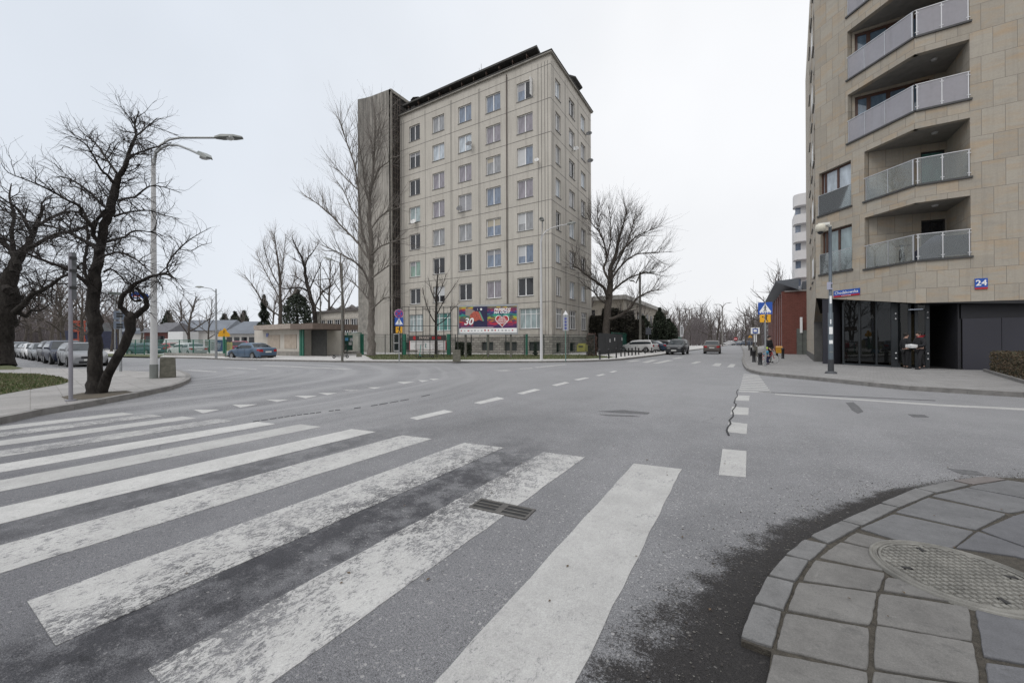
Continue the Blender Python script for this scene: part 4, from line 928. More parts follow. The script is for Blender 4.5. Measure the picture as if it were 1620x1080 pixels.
# lobby interior
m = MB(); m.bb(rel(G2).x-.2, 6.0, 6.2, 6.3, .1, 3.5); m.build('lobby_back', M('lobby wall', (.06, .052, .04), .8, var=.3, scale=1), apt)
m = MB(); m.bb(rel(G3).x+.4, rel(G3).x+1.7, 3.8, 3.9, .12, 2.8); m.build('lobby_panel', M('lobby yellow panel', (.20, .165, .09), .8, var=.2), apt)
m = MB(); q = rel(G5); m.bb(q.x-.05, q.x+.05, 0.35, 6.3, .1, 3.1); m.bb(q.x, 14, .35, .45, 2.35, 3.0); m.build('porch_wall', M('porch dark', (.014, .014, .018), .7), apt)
m = MB()
for k in range(6): m.bb(q.x+.08+k*1.15, q.x+.08+k*1.15+1.135, .30, .34, .12, 2.35)
m.build('grey_panels', DGREY, apt)
m = MB(); q = rel(G3.lerp(G4, .55)); m.bb(q.x-.22, q.x+.22, q.y-.5, q.y-.3, 2.82, 2.86); m.build('entrance_light', M('dim tube light', (.5, .55, .65), .4), apt)
q = rel(G(1310, 579, .12))
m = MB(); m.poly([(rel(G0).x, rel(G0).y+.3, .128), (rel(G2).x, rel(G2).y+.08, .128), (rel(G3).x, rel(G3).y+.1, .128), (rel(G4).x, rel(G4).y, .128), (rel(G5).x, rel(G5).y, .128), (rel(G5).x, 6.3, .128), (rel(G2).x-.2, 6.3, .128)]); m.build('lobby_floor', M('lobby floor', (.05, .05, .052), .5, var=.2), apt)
# ---- street name and number plates on the stone
BLUE = M('sign blue', (.012, .075, .36), .4, var=.06); RED = M('sign red', (.42, .015, .02), .45, var=.06); LET = M('sign white', (.82, .82, .82), .5, var=.03)
BLACKP = M('sign black', (.015, .015, .015), .5); YEL = M('sign yellow', (.72, .36, .01), .5, var=.06); STEELP = M('galvanised pole', (.30, .31, .32), .5, .6, var=.15, scale=8); BACKG = M('sign back grey', (.22, .23, .24), .5, .4, var=.1)
ua, za = onF(1319.6, 459.5, K0, K1); ub, zb2 = onF(1361, 466.5, K0, K1); zc, zd = onF(1319.6, 470.5, K0, K1)[1], onF(1361, 456.5, K0, K1)[1]
z0_, z1_ = (zc+zb2)/2, (za+zd)/2; L_ = ub-ua; t = thing('street_name_plate', 'blue street name plate with red strip reading Chodakowska on the stone wall', 'street sign', (K0.x, K0.y, 0))
FBs = frame(K0, K1, tuple(K0)); X = lambda u, y, z: FBs @ Matrix.Translation((u, y, z))
m = MB(); m.bb(ua, ub, -.04, -.012, z0_, z1_); m.build('plate', BLUE, t, FBs)
m = MB(); m.bb(ua, ub, -.043, -.0405, z0_, z0_+(z1_-z0_)*.24); m.build('district_strip', RED, t, FBs)
text_mesh('Chodakowska', (z1_-z0_)*.62, LET, 'lettering', t, X((ua+ub)/2, -.044, z0_+(z1_-z0_)*.60) @ UPR @ Matrix.Scale(L_*.88/((z1_-z0_)*.62*5.6), 4, (1, 0, 0)))
text_mesh('PRAGA POŁUDNIE', (z1_-z0_)*.17, LET, 'lettering', t, X((ua+ub)/2, -.046, z0_+(z1_-z0_)*.12) @ UPR)
ua, za = onF(1541.5, 441, K1, C2); ub, zb2 = onF(1562, 457, K1, C2)
t = thing('house_number_plate', 'small blue plate with the number 24 on the stone wall', 'number sign', tuple(K1)); FCs = frame(K1, C2, orgA); X = lambda u, y, z: FCs @ Matrix.Translation((u, y, z))
m = MB(); m.bb(ua, ub, -.04, -.01, zb2, za); m.build('plate', BLUE, t, FCs); m = MB(); m.bb(ua, ub, -.043, -.0405, zb2, zb2+(za-zb2)*.17); m.build('district_strip', RED, t, FCs)
text_mesh('24', (za-zb2)*.72, LET, 'lettering', t, X((ua+ub)/2, -.044, zb2+(za-zb2)*.56) @ UPR, bold=.006)

# ================================================================ RED BRICK BUILDING, white block behind, white and grey sheds on the left
def brick(name, c1, c2):
    m, nt, b, o = newmat(name); v = coords(nt); sp = nt.nodes.new('ShaderNodeSeparateXYZ'); nt.links.new(v, sp.inputs[0]); cb = nt.nodes.new('ShaderNodeCombineXYZ')
    nt.links.new(math_(nt, 'ADD', sp.outputs[0], sp.outputs[1]), cb.inputs[0]); nt.links.new(sp.outputs[2], cb.inputs[1])
    br = nt.nodes.new('ShaderNodeTexBrick'); br.inputs['Scale'].default_value = 1; br.inputs['Brick Width'].default_value = .26; br.inputs['Row Height'].default_value = .077; br.inputs['Mortar Size'].default_value = .008
    br.inputs['Color1'].default_value = (*c1, 1); br.inputs['Color2'].default_value = (*c2, 1); br.inputs['Mortar'].default_value = (.18, .10, .08, 1); nt.links.new(cb.outputs[0], br.inputs['Vector'])
    c = mixc(nt, 1.0, br.outputs[0], mrange(nt, noise(nt, v, 1.2, 6, .7), .3, .7, .82, 1.15), 'MULTIPLY'); nt.links.new(c, b.inputs['Base Color']); b.inputs['Roughness'].default_value = .85; return m
RBR = brick('red brick', (.125, .034, .026), (.17, .048, .036))
Q = G(1245.5, 560, .12); Q2 = onY(1300, 560, Q.y+.0); rb = thing('red_brick_building', 'red brick building with tall pilasters and an overhanging grey roof', 'brick building', (Q.x, Q.y, 0)); ZQ = DP(1245.5, 460, (Q-EYE).dot(_F)).z
m = MB(); m.bb(0, 12, 0, 28, .0, ZQ-.02); m.build('wall', RBR, rb)
m = MB()
for k in range(10): y = .0+k*2.75; m.bb(-.42, -.001, y, y+.75, 0, ZQ-.03)
m.build('pilaster', RBR, rb); m = MB()
for k in range(10): y = k*2.75; m.bb(-.44, -.421, y+.62, y+.76, 0, ZQ-.1)  # pale strips: highlights on the pilaster edges, painted as geometry
m.build('pilaster_highlights', M('pale mauve', (.36, .30, .31), .6), rb); m = MB(); m.bb(-.06, -.005, .75, 27, .4, ZQ-.5)
m.build('strip_windows', glassmat('brick building glass', (.10, .085, .09)), rb)
m = MB()
for k in range(9): y = .75+k*2.75; m.bb(-.12, -.07, y+.55, y+.68, .3, ZQ-.45); m.bb(-.12, -.07, y+1.25, y+1.38, .3, ZQ-.45)
m.build('window_frame', M('mauve frame', (.20, .13, .13), .6), rb)
GRF = M('grey roof metal', (.14, .155, .18), .5, .2, var=.12); m = MB(); ro = -.95; zt_ = ZQ+1.0
m.add([(ro, -.5, zt_-.12), (.9, -.5, ZQ), (.9, 28, ZQ), (ro, 28, zt_-.12), (ro, -.5, zt_), (.9, -.5, zt_+.1), (.9, 28, zt_+.1), (ro, 28, zt_)], [(0, 3, 2, 1), (4, 5, 6, 7), (0, 1, 5, 4), (1, 2, 6, 5), (2, 3, 7, 6), (3, 0, 4, 7)])
m.bb(1.7, 12, 1.2, 20, ZQ, ZQ+1.15); m.bb(1.3, 1.7, .6, 1.2, ZQ, ZQ+.9); m.build('roof', GRF, rb)
m = MB(); m.bb(-.2, 12, -.1, -.002, ZQ-.12, ZQ+.02); m.build('coping', M('coping grey', (.3, .28, .27), .7), rb)
gx = onY(1258, 530, Q.y-1.2).x-Q.x
m = MB(); m.bb(.75, 1.15, -.35, .0, .1, 2.6); m.bb(1.16, 3.2, -.25, -.2, .1, 2.45); m.build('gate', M('gate grey green', (.12, .13, .12), .7, var=.2), rb)
FQ = Matrix.Translation((0, 0, 0))
sgn = thing('shop_sign', 'black square sign with white maze like letters on the red wall', 'sign', (Q.x+1.9, Q.y-.08, 3.05)); m = MB(); m.bb(0, 2.0, -.03, 0, 0, 2.05); m.build('board', BLACKP, sgn)
m = MB()
for a_ in ((.42, .50, .3, 1.55), (.42, 1.5, 1.47, 1.55), (.42, 1.5, .3, .38), (.65, .73, .9, 1.3), (.65, 1.2, 1.22, 1.3), (.75, 1.4, .95, 1.03), (.85, 1.4, .6, .68), (.65, .73, .5, .8)): m.bb(a_[0], a_[1], -.045, -.031, a_[2], a_[3])
m.build('lettering', LET, sgn)
m = MB(); m.bb(-.02, .18, -.06, -.02, 0, 1.5); o = m.build('notice_board', LET, None); o.location = (Q.x+1.0, Q.y-.35, 2.2); tag(o, 'narrow white notice on the corner of the red brick building', 'notice')
# white block with rounded balconies behind
WB = DP(1258, 440, 66); wb = thing('white_apartment_block', 'white apartment block with stacked rounded balconies behind the brick building', 'apartment building', (WB.x, WB.y, 0))
WHW = M('white render', (.62, .61, .61), .8, var=.06, scale=.5); GREYW = M('grey render', (.42, .42, .43), .8, var=.08)
m = MB(); m.bb(.8, 14, 0, 14, 0, 25.5, 0); m.bb(3, 14, -1, 14, 25.5, 29, 0); m.build('wall', WHW, wb)
for k in range(7):
    z = 24.0-k*3.0
    m = MB(); pts = [(.9, -1.3), (.3, -1.2), (-.15, -.8), (-.25, 0), (-.2, 1), (.9, 2.2)]
    m.prism([(p[0], p[1]) for p in pts]+[(2.4, 2.2), (2.4, -1.3)], z, z+1.5 if k else z+1.9, 0); m.build('balcony', WHW, wb)
    m = MB(); m.bb(.05, .79, .0, .05, z-1.4, z-.1); m.build('window', GL_BLUE, wb)
# long grey roofed sheds far left of centre
SHW = M('shed white wall', (.52, .51, .49), .85, var=.12, scale=.4, streak=.25); SHR = M('shed grey roof', (.135, .15, .175), .8, var=.15, scale=.5); DKT = M('dark timber', (.08, .06, .05), .85)
def shed(px0, px1, yb, ye, yr, D, lab, wall=SHW, roof=SHR, wins=0, hip=.5, nm='shed', tall=False):
    A, B = DP(px0, ye, D), DP(px1, ye, D); t = thing(nm, lab, nm.replace('_', ' '), (A.x, A.y, 0)); F_ = frame(A.xy.to_3d(), B.xy.to_3d(), (A.x, A.y, 0)); w_ = (B-A).xy.length; ze = A.z; zr = DP(px0, yr, D+2.5).z
    m = MB(); m.bb(0, w_, 0, 7, 0, ze); m.build('wall', wall, t, F_)
    m = MB(); h = hip
    m.add([(-.4, -.5, ze), (w_+.4, -.5, ze), (w_+.4, 7.5, ze), (-.4, 7.5, ze), (h, 3.5, zr), (w_-h*.4, 3.5, zr)], [(0, 1, 5, 4), (1, 2, 5), (2, 3, 4, 5), (3, 0, 4), (3, 2, 1, 0)]); m.build('roof', roof, t, F_)
    for k in range(wins):
        u = w_*(k+.5)/wins; m = MB(); m.bb(u-w_/wins*.36, u+w_/wins*.36, -.03, -.005, ze*.45, ze*.82); m.build('window', GL_DARK, t, F_)
    return t
shed(357, 404, 552, 528, 508, 62, 'white workshop with dark window band and grey roof behind the blue car', wins=4)
shed(262, 356, 552, 523, 506, 72, 'long white shed under a grey roof behind the green mesh fence', wins=0)
shed(228, 263, 552, 526, 510, 66, 'dark red timber house behind the lamp post with two arms', wall=M('dark red wall', (.13, .05, .045), .85), roof=M('dark roof', (.10, .10, .11), .8), nm='house', wins=2)
shed(150, 205, 552, 528, 519, 90, 'low dim shed far down the cross street between the trees', nm='shed')
# ================================================================ TREES (bare, winter)
def barkmat(name, c1, c2):
    m, nt, b, o = newmat(name); v = coords(nt, 'Object', (1, 1, .35))
    n = noise(nt, v, 9, 9, .75, .4); c = mixc(nt, mrange(nt, n, .35, .65), c1, c2)
    nt.links.new(c, b.inputs['Base Color']); b.inputs['Roughness'].default_value = .95; b.inputs['Specular IOR Level'].default_value = .2; bump(nt, b, n, .9, .05); return m
BARK_D = barkmat('dark bark', (.012, .010, .009), (.045, .040, .036)); BARK = barkmat('grey bark', (.045, .038, .033), (.12, .105, .092)); BARK_L = barkmat('light bark', (.095, .085, .075), (.20, .18, .16))
TWIG_D = M('dark twigs', (.038, .032, .03), .95, var=.3); TWIG = M('grey twigs', (.15, .13, .12), .95, var=.3); TWIG_L = M('pale twigs', (.27, .245, .225), .95, var=.25); TWIG_M = M('mid twigs', (.10, .087, .08), .95, var=.3); TWIG_F = M('far twigs', (.14, .12, .115), .95, var=.2)
def rvec(rr):
    while True:
        v = Vector((rr.uniform(-1, 1), rr.uniform(-1, 1), rr.uniform(-1, 1)))
        if .01 < v.length < 1: return v.normalized()
def grow(mb, p, d, r, ln, lvl, rr, P, budget):
    """one crooked branch with children"""
    if budget[0] <= 0 or r < P['rmin']: return
    n = 5 if lvl <= 1 else (4 if lvl == 2 else 3); pts = [p.copy()]; rad = [r]; dirs = [d.copy()]
    q = p.copy(); dd = d.copy()
    for i in range(n):
        dd = (dd+rvec(rr)*P['crook']+Vector((0, 0, P['up']))).normalized(); q = q+dd*ln/n; pts.append(q.copy()); rad.append(max(P['rmin']*.6, r*(1-(i+1)/n*.75))); dirs.append(dd.copy())
    sides = 6 if r > .04 else (4 if r > .015 else 3)
    mb.tube(pts, rad, sides, 0 if r > P['split'] else 1, caps=False); budget[0] -= 1
    if lvl >= P['levels']: return
    k = P['kids'][min(lvl, len(P['kids'])-1)]
    for j in range(k):
        t = rr.uniform(P['from'], 1.0) if j else 1.0
        i = min(n-1, int(t*n)); f = t*n-i; a = pts[i].lerp(pts[i+1], f); rb = rad[i]*(1-f)+rad[i+1]*f
        ax = rvec(rr); base = dirs[i+1]; s = (ax-base*ax.dot(base)).normalized()
        ang = rr.uniform(*P['ang']); nd = (base*math.cos(ang)+s*math.sin(ang)).normalized()
        grow(mb, a, nd, rb*rr.uniform(.55, .8), ln*rr.uniform(*P['len']), lvl+1, rr, P, budget)
def twigs_on(mb, pts, rad, rr, P, per, ln, budget, start=.15):
    L_ = [0]
    for a, b in zip(pts[:-1], pts[1:]): L_.append(L_[-1]+(b-a).length)
    n = max(1, int(per*L_[-1]))
    for k in range(n):
        t = L_[-1]*(start+(1-start)*(k+rr.random())/n); i = 0
        while i < len(pts)-2 and L_[i+1] < t: i += 1
        f = (t-L_[i])/max(1e-6, L_[i+1]-L_[i]); a = pts[i].lerp(pts[i+1], min(1, f)); base = (pts[i+1]-pts[i]).normalized()
        s = rvec(rr); s = (s-base*s.dot(base)).normalized(); s.z += P.get('lift', .35); s.normalize(); ang = rr.uniform(.5, 1.25)
        nd = (base*math.cos(ang)+s*math.sin(ang)).normalized(); rb = (rad[i]*(1-f)+rad[i+1]*f)
        grow(mb, a, nd, min(rb*.7, P.get('r0', .03))*rr.uniform(.6, 1.1), ln*rr.uniform(.5, 1.2), 1, rr, P, budget)
def limb_tree(name_label, cat, base, D, limbs, bark, twig, P, per=3., ln=1.0, budget=9000, seed=1, group=None, name='bare_tree', nolimb=(), slim=1.):
    """limbs: list of (pixel polyline with radii in px, depth drift) measured on the photo, laid out at the tree's real distance, each drifting nearer or farther"""
    rr = random.Random(seed); O = base
    t = thing(name, name_label, cat, tuple(O), 0, group); tr = MB(); cr = MB(); bd = [budget]
    for li, (pl, drift) in enumerate(limbs):
        n = len(pl); pts = []; rad = []
        for i, (x, y, r) in enumerate(pl):
            dz = drift*(i/(n-1)) if n > 1 else 0
            dep = D+dz; pts.append(DP(x, y, dep)-O); rad.append((r if li == 0 else r*slim)*dep/FPX/math.sqrt(1+((x-810)/FPX)**2))
        # smooth the polyline
        q = []; qr = []
        for i in range(n-1):
            p0, p1, p2, p3 = pts[max(i-1, 0)], pts[i], pts[i+1], pts[min(i+2, n-1)]
            for k in range(3):
                u = k/3; q.append(.5*((2*p1)+(p2-p0)*u+(2*p0-5*p1+4*p2-p3)*u*u+(3*p1-p0-3*p2+p3)*u**3)+(rvec(rr)*rad[i]*.25 if i else Vector())); qr.append(rad[i]*(1-u)+rad[i+1]*u)
        q.append(pts[-1]); qr.append(rad[-1])
        (tr if li == 0 else tr).tube(q, qr, 10 if max(rad) > .08 else 6, 0, caps=True)
        if li not in nolimb: twigs_on(cr, q, qr, rr, P, per, ln, bd, .12 if li else .3)
    tr.build('trunk', bark, t); cr.build('crown', [bark, twig], t)
    return t
def auto_tree(mbT, mbC, h, rr, P, r0, budget, clear=.25, forks=5, spread=.5):
    """whole random tree about the origin"""
    top = h*rr.uniform(.55, .8) if forks else h; n = 7; pts = [Vector((0, 0, -.1))]; rad = [r0*1.15]; d = Vector((0, 0, 1))
    for i in range(n):
        d = (d+rvec(rr)*.12+Vector((0, 0, .12))).normalized(); pts.append(pts[-1]+d*top/n); rad.append(r0*(1-.8*(i+1)/n))
    mbT.tube(pts, rad, 8, 0)
    for k in range(forks):
        t = clear+(1-clear)*(k+rr.random()*.6)/forks; i = min(n-1, int(t*n)); a = pts[i].lerp(pts[i+1], t*n-i)
        az = k*2.4+rr.uniform(-.4, .4); el = rr.uniform(.45, 1.1); dd = Vector((math.cos(az)*math.cos(el), math.sin(az)*math.cos(el), math.sin(el)))
        ln = h*(1-t*.6)*spread*rr.uniform(.8, 1.2); m = 5; q = [a]; qr = [rad[i]*.6]; e = dd
        for j in range(m): e = (e+rvec(rr)*.22+Vector((0, 0, .07))).normalized(); q.append(q[-1]+e*ln/m); qr.append(rad[i]*.6*(1-.8*(j+1)/m))
        mbT.tube(q, qr, 6, 0, caps=False); twigs_on(mbC, q, qr, rr, P, P['per'], ln*.38, budget, .2)
    twigs_on(mbC, pts[3:], rad[3:], rr, P, P['per'], h*.16, budget, .2)

# ---- the big dark tree at the left kerb, limbs as in the photo
P1 = dict(rmin=.0028, crook=.42, up=.0, split=.012, levels=4, kids=[0, 8, 6, 4], ang=(.35, 1.1), len=(.45, .8), lift=.08, r0=.016); P1['from'] = .2
D1 = 10.1
l1 = [([(153, 625, 21), (153, 608, 15.5), (152, 585, 13), (151, 555, 12), (150, 530, 11.5), (150, 508, 13), (148, 480, 11.5), (150, 450, 11.5), (153, 425, 10), (160, 395, 8.5), (165, 357, 8), (174, 333, 8), (181, 308, 7.5), (186, 283, 6), (195, 269, 4.6), (205, 241, 3.2), (215, 214, 2.3), (213, 197, 1.6), (220, 176, .7)], .3),
    ([(160, 622, 12), (170, 596, 10.5), (188, 563, 10), (203, 532, 10), (208, 506, 11.5), (205, 498, 10)], -.3),
    ([(206, 500, 8), (197, 492, 6.5), (190, 482, 5.5), (193, 470, 5.5), (203, 459, 5.2), (215, 449, 5), (233, 440, 4), (250, 434, 3.2), (262, 433, 2.7), (270, 437, 2.2), (278, 441, 1.6)], -.7),
    ([(214, 500, 8), (226, 490, 6.5), (232, 481, 5.5), (230, 470, 5), (222, 462, 4), (216, 455, 3)], -.2),
    ([(222, 475, 4), (213, 476, 2.6), (207, 470, 2.4), (206, 464, 2), (209, 458, 1.5)], .1),
    ([(150, 462, 8), (137, 447, 6), (124, 437, 5.2), (105, 425, 4.5), (85, 418, 4.2), (65, 410, 3.8), (45, 402, 3.4), (22, 386, 3), (-5, 368, 2.4), (-30, 355, 1.6)], -1.0),
    ([(141, 447, 5), (134, 430, 4.2), (134, 412, 3.8), (137, 395, 3.4), (139, 375, 2.6), (136, 350, 1.8), (130, 325, 1)], .9),
    ([(158, 398, 7), (142, 384, 5.4), (128, 378, 4.2), (115, 371, 3.8), (95, 362, 3.2), (66, 355, 2.8), (40, 348, 2.2), (10, 335, 1.5), (-20, 330, .9)], .8),
    ([(160, 388, 6), (148, 372, 5.2), (146, 358, 4.8), (129, 340, 3.8), (126, 326, 3.4), (106, 316, 3), (84, 304, 2.5), (62, 293, 2.1), (40, 284, 1.7), (13, 273, 1.2), (2, 258, .7)], -1.3),
    ([(147, 370, 4.2), (155, 346, 3.6), (168, 331, 3.2), (178, 326, 3)], .2),
    ([(172, 332, 4), (160, 322, 3.2), (144, 306, 2.6), (124, 291, 2.2), (106, 282, 1.7), (89, 279, .9)], 1.4),
    ([(180, 290, 4.4), (170, 277, 3.4), (160, 269, 2.8), (148, 247, 2.3), (136, 229, 1.9), (118, 218, 1.3), (104, 217, .7)], -1.0),
    ([(184, 273, 3.4), (168, 251, 2.4), (153, 229, 1.8), (140, 218, 1.3), (131, 210, .8)], 1.2),
    ([(203, 251, 2.6), (214, 244, 2.2), (227, 239, 2), (247, 233, 1.7), (258, 229, 1.2), (272, 225, .7)], -1.1),
    ([(214, 216, 2.2), (226, 207, 1.7), (237, 197, 1.4), (249, 187, .7)], .9), ([(236, 199, 1.2), (250, 203, .9), (264, 208, .8), (282, 214, .5)], .4),
    ([(213, 205, 1.4), (205, 190, 1), (198, 180, .8), (196, 168, .4)], -.6),
    ([(188, 317, 3.6), (202, 313, 2.6), (215, 311, 2.3), (232, 297, 1.8), (245, 294, 1.4), (262, 297, 1.2), (288, 306, .5)], 1.2),
    ([(181, 342, 3.4), (195, 338, 2.4), (207, 335, 2), (235, 333, 1.6), (262, 341, 1.1), (285, 346, .5)], -1.4),
    ([(170, 382, 3.6), (184, 378, 3), (198, 375, 2.6), (206, 368, 2.2), (220, 365, 1.8), (247, 370, 1.3), (262, 385, .7)], 1.5),
    ([(163, 405, 3.4), (174, 402, 2.8), (188, 399, 2.4), (210, 407, 2), (228, 421, 1.5), (240, 432, .9)], -1.2),
    ([(275, 440, 2), (264, 425, 1.9), (272, 407, 1.7), (288, 389, 1.4), (302, 378, 1.1), (313, 371, .9), (334, 360, .4)], -.4), ([(283, 394, 1.3), (303, 396, 1), (318, 388, .8), (335, 384, .4)], .5),
    ([(164, 430, 3), (176, 426, 2.4), (190, 436, 2), (200, 448, 1.6), (210, 452, 1)], .6)]
b1 = G(155, 623, .12)
limb_tree('gnarled black bare tree with a ring shaped branch, standing at the left kerb', 'tree', b1, D1, l1, BARK_D, TWIG_D, P1, per=10, ln=.68, budget=150000, seed=7, nolimb=(1,), slim=.85)
# ---- the thicker tree behind it at the frame edge
P2 = dict(P1); P2['per'] = 2.4; P2['rmin'] = .005; P2['r0'] = .045; P2['levels'] = 4; P2['kids'] = [0, 7, 5, 4]
D2 = 23.6
l2 = [([(2, 579, 27), (2, 560, 21), (4, 530, 19), (8, 500, 20), (12, 470, 19), (18, 440, 15), (26, 415, 11), (35, 400, 9), (48, 380, 6), (60, 350, 4), (70, 325, 2)], 1.),
    ([(24, 494, 8), (38, 480, 6), (52, 465, 5), (75, 455, 4), (95, 440, 3), (115, 430, 2.4), (130, 415, 1.2)], -2), ([(28, 420, 7), (20, 400, 6), (8, 385, 5), (-10, 370, 4), (-40, 350, 3)], 1),
    ([(14, 460, 10), (0, 440, 8), (-20, 420, 6), (-50, 400, 4)], 2), ([(34, 400, 7), (60, 385, 4.5), (90, 370, 3.5), (120, 365, 2.5), (150, 350, 1.2)], -3), ([(20, 430, 6), (22, 400, 5), (18, 370, 4), (22, 340, 3), (15, 310, 2), (18, 290, .9)], 2),
    ([(52, 372, 4), (40, 350, 3.4), (28, 330, 2.6), (5, 315, 1.8), (-10, 305, 1)], -2), ([(55, 360, 4), (80, 345, 3), (105, 335, 2.2), (130, 335, 1)], 3), ([(24, 490, 6), (40, 500, 4), (50, 490, 3), (62, 492, 2), (80, 480, 1.2)], 1)]
limb_tree('massive old tree cut by the left frame edge, on the far lawn', 'tree', Vector((*DP(2, 577, D2).xy, .12)), D2, l2, BARK_D, TWIG_D, P2, per=3.6, ln=1.6, budget=45000, seed=11)
# ---- tall slender tree in front of the stair tower
P3 = dict(rmin=.0065, crook=.15, up=.10, split=.03, levels=4, kids=[0, 7, 5, 3], ang=(.3, .8), len=(.45, .8), lift=.7, r0=.028); P3['from'] = .15
D3 = 31.5
l3 = [([(587, 562, 7.5), (588, 545, 6.2), (587, 520, 5.6), (588, 490, 5.2), (588, 450, 4.6), (587, 420, 3.8), (588, 400, 4.2), (586, 370, 3.6), (584, 350, 3), (585, 312, 2.6), (590, 275, 2.2), (592, 235, 1.6), (594, 205, 1.1), (592, 172, .4)], 1),
    ([(587, 420, 3.4), (582, 397, 2.8), (571, 355, 2.2), (567, 300, 1.9), (560, 258, 1.6), (550, 230, 1.4), (540, 200, 1), (530, 176, .4)], -2), ([(586, 412, 2.6), (575, 398, 2.3), (564, 382, 2.1), (542, 360, 1.9), (520, 337, 1.5), (495, 317, .8), (482, 310, .4)], 2),
    ([(587, 455, 2.6), (575, 428, 2.2), (562, 415, 1.9), (540, 402, 1.5), (507, 387, .7)], -2.5), ([(588, 403, 2), (602, 390, 1.7), (617, 384, 1.4), (640, 377, .6)], -2.5), ([(587, 362, 2), (600, 345, 1.6), (617, 332, 1.3), (633, 329, .6)], 2),
    ([(585, 310, 1.8), (597, 272, 1.4), (612, 258, 1), (625, 245, .4)], -1), ([(592, 262, 1.5), (600, 228, 1.1), (606, 200, .8), (612, 178, .4)], 1.5), ([(587, 330, 1.6), (578, 300, 1.4), (574, 262, 1.1), (568, 225, .8), (566, 195, .4)], -1.5),
    ([(566, 300, 1.4), (550, 285, 1.1), (538, 272, .8), (520, 262, .4)], 1), ([(588, 440, 2), (604, 428, 1.5), (616, 420, 1), (630, 418, .5)], 2), ([(588, 490, 1.8), (600, 478, 1.4), (612, 470, 1), (625, 474, .5)], -1), ([(587, 480, 1.8), (574, 462, 1.5), (562, 450, 1.1), (548, 440, .6)], 1),
    ([(570, 350, 1.6), (556, 330, 1.3), (545, 305, 1), (532, 285, .5)], 2), ([(592, 240, 1.2), (584, 215, .9), (580, 190, .4)], 1)]
limb_tree('tall slender bare tree rising in front of the concrete stair tower', 'tree', Vector((*DP(587, 560, D3).xy, .1)), D3, l3, BARK_L, TWIG_L, dict(P3, split=.016, rmin=.0055), per=3.6, ln=2.4, budget=80000, seed=5, slim=.75)
# ---- round crowned tree right of the office
D4 = 46.
P4 = dict(P3); P4.update(rmin=.008, up=.08, crook=.14, r0=.035, lift=.5)
l4 = [([(958, 556, 7), (958, 530, 6), (960, 500, 5.8), (963, 469, 5.4), (966, 444, 4.4), (967, 420, 3.4), (975, 400, 2.8), (979, 380, 2.2), (986, 355, 1.2), (992, 330, .5)], 1), ([(961, 470, 4), (955, 455, 3.6), (948, 449, 3.2), (931, 437, 2.4), (915, 425, 1.5), (900, 415, .6)], -3),
    ([(965, 446, 3.4), (955, 425, 2.6), (960, 406, 2.4), (951, 372, 1.9), (936, 353, 1.1), (928, 335, .5)], 3), ([(961, 505, 4.4), (972, 503, 4), (984, 497, 3.6), (998, 486, 3), (1006, 473, 2.2), (1025, 462, 1.4), (1045, 458, .6)], -3),
    ([(967, 442, 3), (979, 425, 2.4), (991, 412, 2.1), (1008, 402, 1.6), (1035, 400, 1.1), (1064, 398, .4)], -2), ([(970, 430, 2.6), (985, 400, 2), (994, 379, 1.6), (1003, 348, 1), (1006, 330, .4)], 3), ([(972, 415, 2.2), (990, 390, 1.8), (1008, 374, 1.4), (1035, 362, .8), (1048, 357, .4)], -3),
    ([(963, 466, 3.4), (978, 452, 2.8), (995, 440, 2.2), (1020, 432, 1.5), (1046, 436, .6)], 2), ([(960, 410, 2), (966, 380, 1.5), (966, 350, 1), (962, 325, .4)], -2), ([(951, 375, 1.4), (945, 345, 1), (948, 320, .4)], 1), ([(962, 480, 3), (950, 475, 2.4), (940, 462, 1.8), (930, 455, 1)], 2)]
limb_tree('broad round crowned bare tree beside the far corner of the office block', 'tree', Vector((*DP(958, 558, D4).xy, 0)), D4, l4, BARK, TWIG_M, P4, per=6, ln=2.7, budget=160000, seed=6, slim=.62)
# ---- two trees behind the kiosk, one straight, one leaning
D5 = 52.
l5 = [([(444, 548, 4), (444, 520, 3.6), (444, 490, 3), (443, 465, 2.6), (443, 440, 2.2), (440, 415, 1.7), (436, 390, 1), (434, 368, .4)], 0), ([(443, 500, 2), (425, 488, 1.8), (414, 475, 1.6), (402, 455, 1.2), (386, 434, .4)], -3), ([(442, 472, 1.6), (428, 445, 1.3), (415, 420, 1), (404, 398, .4)], 3),
    ([(443, 455, 1.5), (430, 430, 1.2), (420, 400, .9), (416, 380, .4)], -2), ([(443, 448, 1.3), (447, 420, 1), (450, 395, .8), (452, 370, .4)], 2), ([(444, 480, 1.5), (455, 465, 1.2), (465, 445, .9), (470, 420, .4)], -3), ([(443, 476, 1.3), (458, 470, 1), (470, 455, .7), (478, 440, .4)], 2)]
P5 = dict(P3); P5.update(rmin=.009, r0=.03)
limb_tree('straight bare tree with fan shaped crown behind the white kiosk', 'tree', Vector((*DP(444, 546, D5).xy, 0)), D5, l5, BARK, TWIG_L, P5, per=3.4, ln=2.3, budget=32000, seed=15, slim=.7)
D6 = 44.
l6 = [([(502, 560, 4.2), (501, 530, 4), (497, 490, 3.6), (490, 465, 3.2), (484, 440, 2.8), (482, 423, 2.4), (476, 405, 1.8), (468, 390, 1.2), (462, 375, .5)], 0), ([(489, 462, 2.4), (476, 455, 2), (462, 456, 1.6), (448, 457, .9)], -2), ([(482, 425, 2), (487, 408, 1.5), (494, 400, 1.2), (504, 385, .5)], 2),
    ([(498, 486, 2), (510, 462, 1.6), (520, 455, 1.2), (532, 445, .5)], -2), ([(490, 458, 1.8), (497, 440, 1.4), (505, 424, 1), (510, 410, .5)], 2), ([(483, 420, 1.4), (470, 412, 1), (458, 405, .5)], -1), ([(486, 450, 1.5), (472, 440, 1.2), (460, 435, .6)], 2)]
